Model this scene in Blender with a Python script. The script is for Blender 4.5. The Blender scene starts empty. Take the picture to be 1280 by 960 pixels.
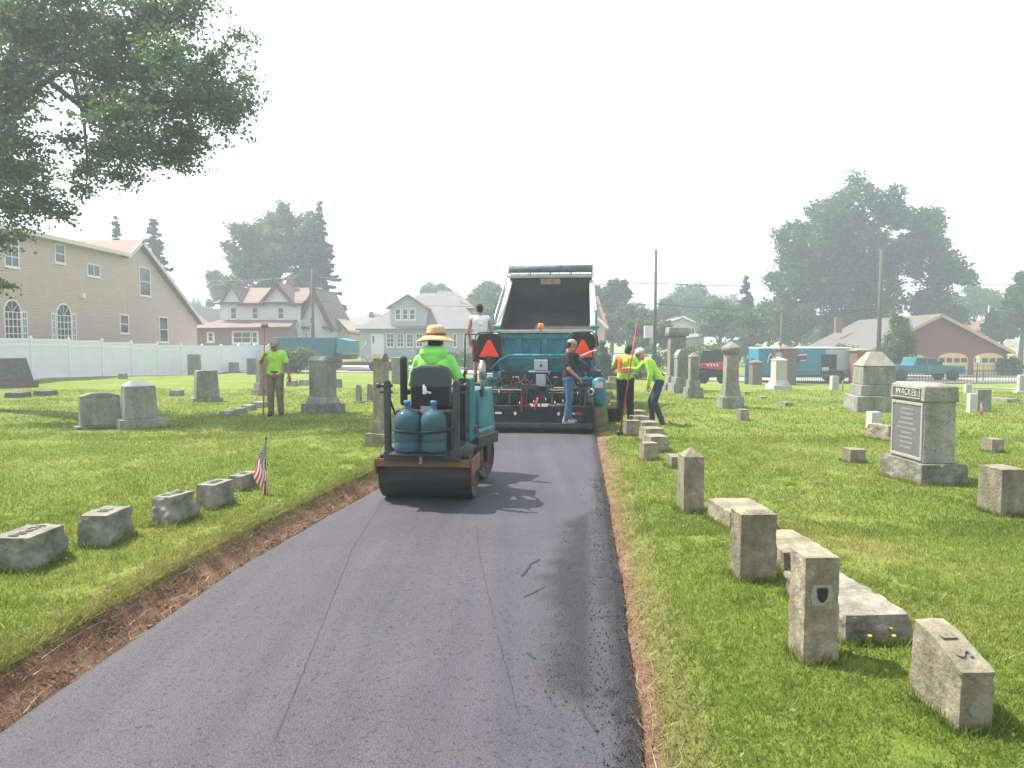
import bpy, math, random
import numpy as np
from mathutils import Vector, Matrix
rnd = random.Random(7)
rng = np.random.default_rng(11)
scene = bpy.context.scene
COL = scene.collection
R = math.radians
PITCH = math.atan(53/900); CH = 1.7
cp, sp_ = math.cos(PITCH), math.sin(PITCH)

# ---------------------------------------------------------------- camera rays (photo pixels 1280x960 -> world)
def ray(u, v):
    a = (u-640)/900; b = (480-v)/900
    return (a, b*sp_+cp, b*cp-sp_)
def at_depth(u, v, Y):
    d = ray(u, v); t = Y/d[1]
    return (d[0]*t, Y, CH+d[2]*t)
def on_x(u, v, X):
    d = ray(u, v); t = X/d[0]
    return (X, d[1]*t, CH+d[2]*t)
def sst(a, b, x):
    t = min(1, max(0, (x-a)/(b-a))); return t*t*(3-2*t)

# ---------------------------------------------------------------- terrain
def flat(u, v, z=0.0):
    d = ray(u, v); t = (z-CH)/d[2]; return (d[0]*t, d[1]*t)
_R = [flat(u, v, -.02) for u, v in ((812, 1010), (800, 900), (775, 720), (757, 610))] + [flat(745, 545, -.09)]
_L = [flat(u, v, -.01) for u, v in ((-30, 930), (120, 826), (300, 705), (475, 606))]
def _interp(pts, y):
    if y <= pts[0][1]:
        (x0, y0), (x1, y1) = pts[0], pts[1]
        return x0+(x1-x0)*(y-y0)/(y1-y0)
    for (x0, y0), (x1, y1) in zip(pts, pts[1:]):
        if y <= y1: return x0+(x1-x0)*(y-y0)/(y1-y0)
    return pts[-1][0]+(y-pts[-1][1])*0.098
def xr(y): return _interp(_R, y)
def xl(y):
    if y > _L[-1][1]:
        return max(_interp([_L[-1]], y) if False else _L[-1][0]+(y-_L[-1][1])*.10, xr(y)-2.75)
    return _interp(_L, y)
def wob(x, y):
    return (math.sin(x*1.7+y*.9)+math.sin(x*.8-y*1.3+1)+math.sin(x*3.1+y*2.3+2)*.5)
def T0(x, y):
    z = -.10*sst(6, 16, y)
    e = sst(-12, 24, x)
    z -= (.42+.75*e)*sst(20+14*(1-e), 50, y)
    z += (.75*(1-e)+.1*e)*sst(58, 64, y)
    return z
def T(x, y):
    a, b = xl(y), xr(y)
    base = T0(x, y)
    if x < a:
        o = a-x
        pr = ((0, -.03), (.05, -.01), (.10, .02), (.15, .075), (.19, .125), (.25, .145), (.8, .125), (12, .10), (30, .06))
        k = sst(-1, 3, 3)
        for (o0, h0), (o1, h1) in zip(pr, pr[1:]):
            if o <= o1: h = h0+(h1-h0)*(o-o0)/(o1-o0); break
        else: h = .06
        w = 1-sst(22, 40, y)
        return base+h*(.35+.65*w)+wob(x, y)*.012*min(1, o)
    if x > b:
        o = x-b
        pr = ((0, -.03), (.06, -.015), (.2, .01), (.3, .04), (.8, .05), (30, .05))
        for (o0, h0), (o1, h1) in zip(pr, pr[1:]):
            if o <= o1: h = h0+(h1-h0)*(o-o0)/(o1-o0); break
        else: h = .05
        return base+h+wob(x, y)*.012*min(1, o)
    return base-.06
def gnd(u, v):
    """ground point under a photo pixel"""
    d = ray(u, v); t = 1.0; prev = 1.0
    while t < 400:
        x, y, z = d[0]*t, d[1]*t, CH+d[2]*t
        g = T(x, y)
        if xl(y) <= x <= xr(y): g += .06
        if z <= g: break
        prev = t; t *= 1.004
    lo, hi = prev, t
    for _ in range(20):
        m = (lo+hi)/2
        x, y, z = d[0]*m, d[1]*m, CH+d[2]*m
        g = T(x, y)
        if xl(y) <= x <= xr(y): g += .06
        if z <= g: hi = m
        else: lo = m
    x, y = d[0]*hi, d[1]*hi
    return (x, y, CH+d[2]*hi)

# ---------------------------------------------------------------- materials
MATS = {}
def mat(name, col, rough=.8, metal=0, var=.0, scale=6.0, bump=0.0, bscale=40.0, col2=None, spec=.3, detail=6, alpha=None, trans=0, coat=0, spots=None, rand=0.0, stretch=None, stain=None):
    if name in MATS: return MATS[name]
    m = bpy.data.materials.new(name); m.use_nodes = True
    nt = m.node_tree; b = nt.nodes['Principled BSDF']
    b.inputs['Roughness'].default_value = rough; b.inputs['Metallic'].default_value = metal
    b.inputs['Specular IOR Level'].default_value = spec
    b.inputs['Coat Weight'].default_value = coat
    if trans: b.inputs['Transmission Weight'].default_value = trans
    c = (*col, 1)
    b.inputs['Base Color'].default_value = c
    tc = nt.nodes.new('ShaderNodeTexCoord'); vec = tc.outputs['Object']
    if stretch:
        mp = nt.nodes.new('ShaderNodeMapping'); mp.inputs['Scale'].default_value = stretch
        nt.links.new(vec, mp.inputs['Vector']); vec = mp.outputs['Vector']
    if var or col2:
        n = nt.nodes.new('ShaderNodeTexNoise'); n.inputs['Scale'].default_value = scale; n.inputs['Detail'].default_value = detail
        n.inputs['Roughness'].default_value = .65
        nt.links.new(vec, n.inputs['Vector'])
        rp = nt.nodes.new('ShaderNodeValToRGB')
        rp.color_ramp.elements[0].position = .32; rp.color_ramp.elements[1].position = .68
        if col2: lo, hi = (*col, 1), (*col2, 1)
        else: lo, hi = tuple(x*(1-var) for x in col)+(1,), tuple(min(1, x*(1+var)) for x in col)+(1,)
        rp.color_ramp.elements[0].color = lo; rp.color_ramp.elements[1].color = hi
        nt.links.new(n.outputs['Fac'], rp.inputs['Fac'])
        out = rp.outputs['Color']
        if spots:
            n2 = nt.nodes.new('ShaderNodeTexNoise'); n2.inputs['Scale'].default_value = spots[1]; n2.inputs['Detail'].default_value = 3
            nt.links.new(tc.outputs['Object'], n2.inputs['Vector'])
            r2 = nt.nodes.new('ShaderNodeValToRGB'); r2.color_ramp.elements[0].position = spots[2]; r2.color_ramp.elements[1].position = spots[2]+.06
            nt.links.new(n2.outputs['Fac'], r2.inputs['Fac'])
            mx = nt.nodes.new('ShaderNodeMix'); mx.data_type = 'RGBA'
            nt.links.new(r2.outputs['Color'], mx.inputs['Factor']); nt.links.new(out, mx.inputs['A'])
            mx.inputs['B'].default_value = (*spots[0], 1); out = mx.outputs['Result']
        if stain:
            mp2 = nt.nodes.new('ShaderNodeMapping'); mp2.inputs['Scale'].default_value = (1, 1, .45); nt.links.new(tc.outputs['Object'], mp2.inputs['Vector'])
            n4 = nt.nodes.new('ShaderNodeTexNoise'); n4.inputs['Scale'].default_value = stain[0]; n4.inputs['Detail'].default_value = 7; n4.inputs['Roughness'].default_value = .7
            nt.links.new(mp2.outputs['Vector'], n4.inputs['Vector'])
            r4 = nt.nodes.new('ShaderNodeValToRGB'); r4.color_ramp.elements[0].position = .36; r4.color_ramp.elements[1].position = .62
            r4.color_ramp.elements[0].color = (*stain[1], 1); r4.color_ramp.elements[1].color = (*stain[2], 1)
            nt.links.new(n4.outputs['Fac'], r4.inputs['Fac'])
            m4 = nt.nodes.new('ShaderNodeMix'); m4.data_type = 'RGBA'; m4.blend_type = 'MULTIPLY'; m4.inputs['Factor'].default_value = 1
            nt.links.new(out, m4.inputs['A']); nt.links.new(r4.outputs['Color'], m4.inputs['B']); out = m4.outputs['Result']
        if rand:
            oi = nt.nodes.new('ShaderNodeObjectInfo'); hs = nt.nodes.new('ShaderNodeHueSaturation')
            ma = nt.nodes.new('ShaderNodeMapRange'); ma.inputs['To Min'].default_value = 1-rand; ma.inputs['To Max'].default_value = 1+rand
            nt.links.new(oi.outputs['Random'], ma.inputs['Value']); nt.links.new(ma.outputs['Result'], hs.inputs['Value'])
            nt.links.new(out, hs.inputs['Color']); out = hs.outputs['Color']
        nt.links.new(out, b.inputs['Base Color'])
    if bump:
        n3 = nt.nodes.new('ShaderNodeTexNoise'); n3.inputs['Scale'].default_value = bscale; n3.inputs['Detail'].default_value = 5
        nt.links.new(vec, n3.inputs['Vector'])
        bp = nt.nodes.new('ShaderNodeBump'); bp.inputs['Strength'].default_value = bump; bp.inputs['Distance'].default_value = .02
        nt.links.new(n3.outputs['Fac'], bp.inputs['Height']); nt.links.new(bp.outputs['Normal'], b.inputs['Normal'])
    MATS[name] = m
    return m
def striped(name, col, period, axis='Z', dark=.55, rough=.7, var=.06, width=.12, bump=.6):
    """lapped boards or courses: thin grooves every `period` metres"""
    m = mat(name, col, rough, var=var, scale=1.5)
    nt = m.node_tree; b = nt.nodes['Principled BSDF']
    tc = nt.nodes.new('ShaderNodeTexCoord'); sx = nt.nodes.new('ShaderNodeSeparateXYZ'); nt.links.new(tc.outputs['Object'], sx.inputs[0])
    d = nt.nodes.new('ShaderNodeMath'); d.operation = 'DIVIDE'; nt.links.new(sx.outputs[axis], d.inputs[0]); d.inputs[1].default_value = period
    f = nt.nodes.new('ShaderNodeMath'); f.operation = 'FRACT'; nt.links.new(d.outputs[0], f.inputs[0])
    bp = nt.nodes.new('ShaderNodeBump'); bp.inputs['Strength'].default_value = bump; bp.inputs['Distance'].default_value = period*.25
    nt.links.new(f.outputs[0], bp.inputs['Height']); nt.links.new(bp.outputs['Normal'], b.inputs['Normal'])
    l = nt.nodes.new('ShaderNodeMath'); l.operation = 'LESS_THAN'; nt.links.new(f.outputs[0], l.inputs[0]); l.inputs[1].default_value = width
    src = b.inputs['Base Color'].links[0].from_socket
    mx = nt.nodes.new('ShaderNodeMix'); mx.data_type = 'RGBA'; mx.blend_type = 'MULTIPLY'
    nt.links.new(l.outputs[0], mx.inputs['Factor']); nt.links.new(src, mx.inputs['A']); mx.inputs['B'].default_value = (dark, dark, dark, 1)
    nt.links.new(mx.outputs['Result'], b.inputs['Base Color'])
    return m
def brick(name, c1, c2, mortar, scale=1.0):
    m = bpy.data.materials.new(name); m.use_nodes = True; nt = m.node_tree; b = nt.nodes['Principled BSDF']
    b.inputs['Roughness'].default_value = .9
    tc = nt.nodes.new('ShaderNodeTexCoord'); sx = nt.nodes.new('ShaderNodeSeparateXYZ'); nt.links.new(tc.outputs['Object'], sx.inputs[0])
    ad = nt.nodes.new('ShaderNodeMath'); nt.links.new(sx.outputs['X'], ad.inputs[0]); nt.links.new(sx.outputs['Y'], ad.inputs[1])
    cb = nt.nodes.new('ShaderNodeCombineXYZ'); nt.links.new(ad.outputs[0], cb.inputs['X']); nt.links.new(sx.outputs['Z'], cb.inputs['Y'])
    bk = nt.nodes.new('ShaderNodeTexBrick'); nt.links.new(cb.outputs[0], bk.inputs['Vector'])
    bk.inputs['Scale'].default_value = scale; bk.inputs['Brick Width'].default_value = .21; bk.inputs['Row Height'].default_value = .075; bk.inputs['Mortar Size'].default_value = .008
    bk.inputs['Color1'].default_value = (*c1, 1); bk.inputs['Color2'].default_value = (*c2, 1); bk.inputs['Mortar'].default_value = (*mortar, 1)
    nt.links.new(bk.outputs['Color'], b.inputs['Base Color'])
    bp = nt.nodes.new('ShaderNodeBump'); bp.inputs['Strength'].default_value = .4; bp.inputs['Distance'].default_value = .01; bp.invert = True
    nt.links.new(bk.outputs['Fac'], bp.inputs['Height']); nt.links.new(bp.outputs['Normal'], b.inputs['Normal'])
    MATS[name] = m
    return m
def leafmat(name, c1, c2, c3=None):
    m = bpy.data.materials.new(name); m.use_nodes = True; nt = m.node_tree
    for n in list(nt.nodes): nt.nodes.remove(n)
    out = nt.nodes.new('ShaderNodeOutputMaterial')
    g = nt.nodes.new('ShaderNodeNewGeometry'); rp = nt.nodes.new('ShaderNodeValToRGB')
    rp.color_ramp.elements[0].color = (*c1, 1); rp.color_ramp.elements[1].color = (*c2, 1)
    if c3:
        e = rp.color_ramp.elements.new(.93); e.color = (*c2, 1); rp.color_ramp.elements[2].color = (*c3, 1)
    nt.links.new(g.outputs['Random Per Island'], rp.inputs['Fac'])
    d = nt.nodes.new('ShaderNodeBsdfDiffuse'); t = nt.nodes.new('ShaderNodeBsdfTranslucent'); gl = nt.nodes.new('ShaderNodeBsdfGlossy')
    gl.inputs['Roughness'].default_value = .45
    hs = nt.nodes.new('ShaderNodeHueSaturation'); hs.inputs['Hue'].default_value = .485; hs.inputs['Value'].default_value = 1.3
    nt.links.new(rp.outputs['Color'], hs.inputs['Color']); nt.links.new(hs.outputs['Color'], t.inputs['Color']); nt.links.new(rp.outputs['Color'], d.inputs['Color'])
    m1 = nt.nodes.new('ShaderNodeMixShader'); m1.inputs[0].default_value = .46
    nt.links.new(d.outputs[0], m1.inputs[1]); nt.links.new(t.outputs[0], m1.inputs[2])
    m2 = nt.nodes.new('ShaderNodeMixShader'); m2.inputs[0].default_value = .04
    nt.links.new(m1.outputs[0], m2.inputs[1]); nt.links.new(gl.outputs[0], m2.inputs[2])
    nt.links.new(m2.outputs[0], out.inputs['Surface'])
    MATS[name] = m
    return m

# ---------------------------------------------------------------- mesh builder
class MB:
    def __init__(s): s.v = []; s.f = []; s.m = []; s.sm = []
    def add(s, vs, fs, mi=0, smooth=False):
        o = len(s.v); s.v += [tuple(p) for p in vs]
        for f in fs: s.f.append(tuple(i+o for i in f)); s.m.append(mi); s.sm.append(smooth)
        return s
    def box(s, c, d, mi=0, top=(1, 1), rot=None, shift=(0, 0)):
        x, y, z = d[0]/2, d[1]/2, d[2]/2; tx, ty = top
        vs = [(-x, -y, -z), (x, -y, -z), (x, y, -z), (-x, y, -z), (-x*tx+shift[0], -y*ty+shift[1], z), (x*tx+shift[0], -y*ty+shift[1], z), (x*tx+shift[0], y*ty+shift[1], z), (-x*tx+shift[0], y*ty+shift[1], z)]
        if rot is not None:
            vs = [tuple(rot @ Vector(p)) for p in vs]
        vs = [(p[0]+c[0], p[1]+c[1], p[2]+c[2]) for p in vs]
        return s.add(vs, [(3, 2, 1, 0), (4, 5, 6, 7), (0, 1, 5, 4), (1, 2, 6, 5), (2, 3, 7, 6), (3, 0, 4, 7)], mi)
    def bb(s, x0, x1, y0, y1, z0, z1, mi=0, **k):
        return s.box(((x0+x1)/2, (y0+y1)/2, (z0+z1)/2), (x1-x0, y1-y0, z1-z0), mi, **k)
    def tube(s, pts, rad, n=8, mi=0, caps=True, smooth=True):
        pts = [Vector(p) for p in pts]
        if not isinstance(rad, (list, tuple)): rad = [rad]*len(pts)
        rings = []; up = None
        for i, p in enumerate(pts):
            t = (pts[min(i+1, len(pts)-1)]-pts[max(i-1, 0)])
            if t.length < 1e-9: t = Vector((0, 0, 1))
            t.normalize()
            if up is None: up = Vector((0, 0, 1)) if abs(t.z) < .9 else Vector((1, 0, 0))
            a = t.cross(up)
            if a.length < 1e-6: a = t.cross(Vector((1, .3, 0)))
            a.normalize(); b = t.cross(a).normalized(); up = -b if False else up
            rings.append([tuple(p+(a*math.cos(2*math.pi*k/n)+b*math.sin(2*math.pi*k/n))*rad[i]) for k in range(n)])
        vs = [q for r in rings for q in r]; fs = []
        for i in range(len(pts)-1):
            for k in range(n):
                k2 = (k+1) % n
                fs.append((i*n+k, i*n+k2, (i+1)*n+k2, (i+1)*n+k))
        s.add(vs, fs, mi, smooth)
        if caps:
            o = len(s.v)-len(vs)
            s.f.append(tuple(o+k for k in range(n-1, -1, -1))); s.m.append(mi); s.sm.append(False)
            s.f.append(tuple(o+(len(pts)-1)*n+k for k in range(n))); s.m.append(mi); s.sm.append(False)
        return s
    def cyl(s, a, b, r, r2=None, n=16, mi=0): return s.tube([a, b], [r, r if r2 is None else r2], n, mi)
    def lathe(s, prof, c=(0, 0, 0), n=20, mi=0, smooth=True, ax='z'):
        vs = []; fs = []
        for r, z in prof:
            for k in range(n):
                a = 2*math.pi*(k+.5)/n
                p = (r*math.cos(a), r*math.sin(a), z)
                if ax == 'x': p = (p[2], p[0], p[1])
                if ax == 'y': p = (p[0], p[2], p[1])
                vs.append((p[0]+c[0], p[1]+c[1], p[2]+c[2]))
        for i in range(len(prof)-1):
            for k in range(n):
                k2 = (k+1) % n
                fs.append((i*n+k, i*n+k2, (i+1)*n+k2, (i+1)*n+k))
        fs.append(tuple(range(n-1, -1, -1))); fs.append(tuple((len(prof)-1)*n+k for k in range(n)))
        return s.add(vs, fs, mi, smooth)
    def ell(s, c, r, n=12, mi=0, rot=None):
        vs = []; fs = []; h = n//2+1
        for i in range(h+1):
            th = math.pi*i/h
            for k in range(n):
                ph = 2*math.pi*k/n
                p = Vector((r[0]*math.sin(th)*math.cos(ph), r[1]*math.sin(th)*math.sin(ph), r[2]*math.cos(th)))
                if rot is not None: p = rot @ p
                vs.append((p.x+c[0], p.y+c[1], p.z+c[2]))
        for i in range(h):
            for k in range(n):
                k2 = (k+1) % n
                fs.append((i*n+k, (i+1)*n+k, (i+1)*n+k2, i*n+k2))
        return s.add(vs, fs, mi, True)
    def cap(s, a, b, ra, rb, n=10):
        """tapered capsule"""
        a = Vector(a); b = Vector(b); d = b-a; L = max(d.length, 1e-4); t = d/L
        pts = []; rad = []
        for k in range(5):
            th = math.pi/2*(1-k/4); pts.append(a-t*ra*math.sin(th)); rad.append(max(ra*math.cos(th), .001))
        for k in range(5):
            th = math.pi/2*k/4; pts.append(b+t*rb*math.sin(th)); rad.append(max(rb*math.cos(th), .001))
        return s.tube(pts, rad, n)
    def prism(s, poly, y0, y1, mi=0, ax='y'):
        """poly of (a,b); extruded along y (a=x,b=z), x (a=y,b=z) or z (a=x,b=y)"""
        f = {'y': lambda a, b, t: (a, t, b), 'x': lambda a, b, t: (t, a, b), 'z': lambda a, b, t: (a, b, t)}[ax]
        n = len(poly)
        vs = [f(a, b, y0) for a, b in poly]+[f(a, b, y1) for a, b in poly]
        fs = [tuple(range(n)), tuple(range(2*n-1, n-1, -1))]+[((i+1) % n, i, n+i, n+(i+1) % n) for i in range(n)]
        return s.add(vs, fs, mi)
    def slab(s, quad, th, mi=0):
        """a roof plane: four corners and a thickness along its normal"""
        q = [Vector(p) for p in quad]; nrm = (q[1]-q[0]).cross(q[2]-q[0]).normalized()
        if nrm.z < 0: nrm = -nrm
        lo = [p-nrm*th for p in q]
        k = len(q)
        return s.add(q+lo, [tuple(range(k)), tuple(range(2*k-1, k-1, -1))]+[(i, k+i, k+(i+1) % k, (i+1) % k) for i in range(k)], mi)
    def move(s, M):
        s.v = [tuple(M @ Vector(p)) for p in s.v]; return s
    def build(s, name, mats, parent=None, bevel=0, fix=True):
        me = bpy.data.meshes.new(name); me.from_pydata(s.v, [], s.f)
        if not isinstance(mats, (list, tuple)): mats = [mats]
        for m in mats: me.materials.append(m)
        me.polygons.foreach_set('material_index', s.m); me.polygons.foreach_set('use_smooth', s.sm)
        if fix:
            import bmesh
            bm = bmesh.new(); bm.from_mesh(me); bmesh.ops.recalc_face_normals(bm, faces=bm.faces); bm.to_mesh(me); bm.free()
        me.update()
        o = bpy.data.objects.new(name, me); COL.objects.link(o)
        if parent is not None: o.parent = parent
        if bevel:
            bv = o.modifiers.new('bevel', 'BEVEL'); bv.width = bevel; bv.segments = 2; bv.limit_method = 'ANGLE'; bv.angle_limit = R(40)
        return o
def tag(o, label, cat, group=None, kind='thing'):
    o['label'] = label; o['category'] = cat; o['kind'] = kind
    if group: o['group'] = group
    return o
def thing(name, label, cat, loc, rz=0, group=None):
    o = bpy.data.objects.new(name, None); COL.objects.link(o); o.empty_display_size = .2
    o.location = loc; o.rotation_euler = (0, 0, rz)
    return tag(o, label, cat, group)
def struct(o, label=None):
    o['kind'] = 'structure'
    return o
def kids(o): return [c for c in bpy.data.objects if c.parent == o]
def copy_tree(o, parent=None):
    c = o.copy(); COL.objects.link(c); c.parent = parent
    for ch in kids(o): copy_tree(ch, c)
    return c
def np_mesh(name, V, per, mats, parent=None, mi=None):
    V = np.asarray(V, np.float32).reshape(-1, 3); n = len(V); nf = n//per
    me = bpy.data.meshes.new(name); me.vertices.add(n); me.vertices.foreach_set('co', V.ravel())
    me.loops.add(n); me.loops.foreach_set('vertex_index', np.arange(n, dtype=np.int32))
    me.polygons.add(nf); me.polygons.foreach_set('loop_start', np.arange(0, n, per, dtype=np.int32))
    if not isinstance(mats, (list, tuple)): mats = [mats]
    for m in mats: me.materials.append(m)
    if mi is not None: me.polygons.foreach_set('material_index', np.asarray(mi, np.int32))
    me.update(calc_edges=True)
    o = bpy.data.objects.new(name, me); COL.objects.link(o)
    if parent is not None: o.parent = parent
    return o
def text_obj(name, s, size, depth, m, parent, M, align='CENTER', sx=1.0):
    """raised or painted lettering as a mesh, lying in the local xz plane facing -y before M"""
    cu = bpy.data.curves.new(name, 'FONT'); cu.body = s; cu.size = size; cu.extrude = depth; cu.align_x = align; cu.align_y = 'CENTER'
    t = bpy.data.objects.new(name, cu); COL.objects.link(t)
    dg = bpy.context.evaluated_depsgraph_get()
    me = bpy.data.meshes.new_from_object(t.evaluated_get(dg)); bpy.data.objects.remove(t)
    me.transform(M @ Matrix.Rotation(R(90), 4, 'X') @ Matrix.Scale(sx, 4, (1, 0, 0)))
    me.materials.clear(); me.materials.append(m)
    o = bpy.data.objects.new(name, me); COL.objects.link(o); o.parent = parent
    return o
def baked(name, mb, voxel, m, parent=None, smooth=2, mats=None):
    """one continuous skin round overlapping shapes"""
    me = bpy.data.meshes.new(name); me.from_pydata(mb.v, [], mb.f)
    t = bpy.data.objects.new(name, me); COL.objects.link(t)
    md = t.modifiers.new('r', 'REMESH'); md.mode = 'VOXEL'; md.voxel_size = voxel; md.use_smooth_shade = True
    if smooth:
        sm = t.modifiers.new('s', 'SMOOTH'); sm.iterations = smooth; sm.factor = .5
    dg = bpy.context.evaluated_depsgraph_get()
    out = bpy.data.meshes.new_from_object(t.evaluated_get(dg)); bpy.data.objects.remove(t)
    out.materials.clear()
    for k in (mats or [m]): out.materials.append(k)
    o = bpy.data.objects.new(name, out); COL.objects.link(o)
    if parent is not None: o.parent = parent
    return o

# common materials
granite = mat('granite', (.205, .205, .188), .85, col2=(.30, .295, .265), scale=14, bump=.35, bscale=60, spots=((.09, .095, .09), 55, .60), rand=.15, stain=(3.5, (.62, .62, .54), (1.08, 1.06, 1.02)))
granite_d = mat('dark_granite', (.07, .075, .075), .7, col2=(.13, .13, .125), scale=9, bump=.2, bscale=60, rand=.15)
granite_rock = mat('rock_faced_granite', (.15, .152, .135), .9, col2=(.25, .242, .205), scale=9, bump=1.0, bscale=22, spots=((.25, .26, .21), 22, .64), rand=.12, stain=(4, (.6, .6, .5), (1.1, 1.08, 1.04)))
limestone = mat('weathered_stone', (.19, .172, .132), .92, col2=(.29, .262, .20), scale=11, bump=.5, bscale=50, spots=((.31, .32, .25), 22, .645), rand=.12, stain=(4.5, (.58, .58, .48), (1.12, 1.1, 1.04)))
paleStone = mat('pale_stone', (.36, .35, .32), .85, col2=(.50, .48, .43), scale=6, bump=.25, bscale=50, rand=.1)
letter_dark = mat('carved_letters', (.135, .135, .125), .9)
letter_pale = mat('pale_letters', (.27, .265, .25), .9)
blackp = mat('black_paint', (.016, .017, .018), .45, col2=(.03, .031, .031), scale=7, stain=(8, (.7, .7, .7), (1.5, 1.4, 1.3)))
blackrub = mat('black_rubber', (.018, .018, .018), .8, var=.3, scale=12, bump=.2)
teal = mat('teal_paint', (.012, .15, .19), .42, col2=(.018, .185, .225), scale=3, coat=.15, stain=(6, (.55, .52, .5), (1.1, 1.1, 1.1)))
teal_old = mat('faded_teal_paint', (.02, .17, .20), .5, col2=(.04, .23, .26), scale=2.5)
steel = mat('steel', (.32, .32, .32), .4, .8, var=.25, scale=8)
darksteel = mat('dark_steel', (.06, .06, .062), .45, .6, var=.3, scale=8)
chrome = mat('bright_metal', (.6, .6, .6), .2, 1)
white = mat('white_paint', (.72, .72, .70), .5, var=.04, scale=3)
greyp = mat('grey_plastic', (.28, .29, .30), .6, var=.1)
red = mat('red_paint', (.5, .02, .02), .5, var=.1)
safety = mat('safety_red_orange', (.85, .045, .012), .5)
amber = mat('amber_lens', (.8, .22, .01), .3)
yellow = mat('worn_yellow', (.17, .098, .034), .7, col2=(.16, .10, .05), scale=6)
glass = mat('window_glass', (.035, .045, .05), .08, spec=.7, var=.2, scale=2)
lamp_red = mat('red_lens', (.45, .015, .01), .3)
trimw = mat('white_trim', (.70, .69, .66), .6, var=.04)
wood = mat('weathered_pole_wood', (.085, .075, .065), .9, var=.25, scale=4, bump=.3, stretch=(8, 8, .6))
concrete = mat('concrete', (.36, .33, .29), .9, var=.12, scale=2, bump=.15)
from mathutils import noise as mnoise
# ================================================================ GROUND
def lin(a, b, s):
    out = []; x = a
    while x < b-1e-6: out.append(x); x += s
    return out
rows = lin(-40, -4, 4)+lin(-4, 2, .5)+lin(2, 12, .09)+lin(12, 22, .25)+lin(22, 70, 1.0)+lin(70, 140, 5)+[140, 170, 220, 300, 420, 600, 900]
offs = [0, .04, .08, .12, .16, .2, .24, .28, .32, .36, .4, .46, .55, .7, .9, 1.2, 1.6, 2.1, 2.7, 3.4, 4.2, 5, 6, 7.2, 8.5, 10, 12, 14, 16, 18, 20, 23, 26, 30, 35, 41, 50, 62, 80, 110, 160, 240, 400, 700]
V = []; soil = []; NC = 2*len(offs)+3
def edge_n(y, s):
    return .5*(mnoise.noise((y*1.1, s, 0))+.6*mnoise.noise((y*3.7, s+9, 0))+.4*mnoise.noise((y*9, s+4, 0)))
for y in rows:
    a, b = xl(y), xr(y)
    nearw = 1-sst(14, 24, y)
    for o in reversed(offs):
        jo = o+(.07*edge_n(y, 3.3)*nearw if .1 < o < .6 else 0)
        x = a-jo; z = T(a-o, y)
        if .02 < o < .5 and -2 < y < 20:
            z += .035*mnoise.noise((x*9, y*9, 1))*nearw+.012*mnoise.noise((x*30, y*30, 2))*nearw
        V.append((x, y, z))
        lim = .20+.09*edge_n(y, 7.7)
        s = 1-sst(lim-.06, lim+.06, o)
        s = max(s, .5*(1-sst(.18, .55+.5*edge_n(y, 5), o)))
        soil.append(s if y < 30 else 0)
    for k in (.25, .5, .75):
        x = a+(b-a)*k; V.append((x, y, T(x, y)-.02)); soil.append(1)
    for o in offs:
        x = b+o; z = T(x, y)
        if .02 < o < .4 and -2 < y < 20: z += .012*mnoise.noise((x*20, y*20, 2))
        V.append((x, y, z))
        lim = .10+.12*edge_n(y, 1.1)+.08*sst(9, 13, y)
        s = 1-sst(lim-.06, lim+.08, o)
        s = max(s, .45*(1-sst(.15, .5+.5*edge_n(y, 2), o)))
        soil.append(s if y < 40 else 0)
F = []
for r in range(len(rows)-1):
    for c in range(NC-1):
        i = r*NC+c; F.append((i, i+1, i+1+NC, i+NC))
me = bpy.data.meshes.new('lawn_ground'); me.from_pydata(V, [], F)
at = me.attributes.new('soil', 'FLOAT', 'POINT'); at.data.foreach_set('value', np.array(soil, np.float32))
me.polygons.foreach_set('use_smooth', [True]*len(F)); me.update()
ground = bpy.data.objects.new('lawn_ground', me); COL.objects.link(ground); struct(ground)
gm = bpy.data.materials.new('lawn_and_soil'); gm.use_nodes = True; nt = gm.node_tree; b = nt.nodes['Principled BSDF']
def N(t, **k):
    n = nt.nodes.new(t)
    for a_, v_ in k.items(): setattr(n, a_, v_)
    return n
def ramp(fac, stops):
    r = N('ShaderNodeValToRGB'); e = r.color_ramp.elements
    e[0].position, e[0].color = stops[0][0], (*stops[0][1], 1); e[1].position, e[1].color = stops[-1][0], (*stops[-1][1], 1)
    for p, c in stops[1:-1]:
        q = e.new(p); q.color = (*c, 1)
    nt.links.new(fac, r.inputs[0]); return r.outputs['Color']
def noi(sc, det=5, rough=.6):
    n = N('ShaderNodeTexNoise'); n.inputs['Scale'].default_value = sc; n.inputs['Detail'].default_value = det; n.inputs['Roughness'].default_value = rough
    nt.links.new(TC, n.inputs['Vector']); return n.outputs['Fac']
def mixc(f, a_, b_, mode='MIX'):
    m_ = N('ShaderNodeMix', data_type='RGBA', blend_type=mode)
    for s_, x_ in (('Factor', f), ('A', a_), ('B', b_)):
        if isinstance(x_, (int, float)): m_.inputs[s_].default_value = x_
        elif isinstance(x_, tuple): m_.inputs[s_].default_value = (*x_, 1)
        else: nt.links.new(x_, m_.inputs[s_])
    return m_.outputs['Result']
tcn = N('ShaderNodeTexCoord'); TC = tcn.outputs['Object']
g1 = ramp(noi(.55, 6), [(.3, (.112, .172, .030)), (.48, (.145, .205, .040)), (.62, (.19, .222, .058)), (.74, (.28, .245, .115))])
g2 = ramp(noi(14, 6, .75), [(.3, (.45, .5, .45)), (.7, (1.45, 1.35, 1.2))])
grassc = mixc(1.0, g1, g2, 'MULTIPLY')
s1 = ramp(noi(5, 8, .7), [(.3, (.10, .056, .034)), (.5, (.19, .115, .072)), (.7, (.30, .21, .14))])
s2 = ramp(noi(60, 4, .7), [(.3, (.6, .6, .6)), (.7, (1.3, 1.3, 1.25))])
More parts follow.
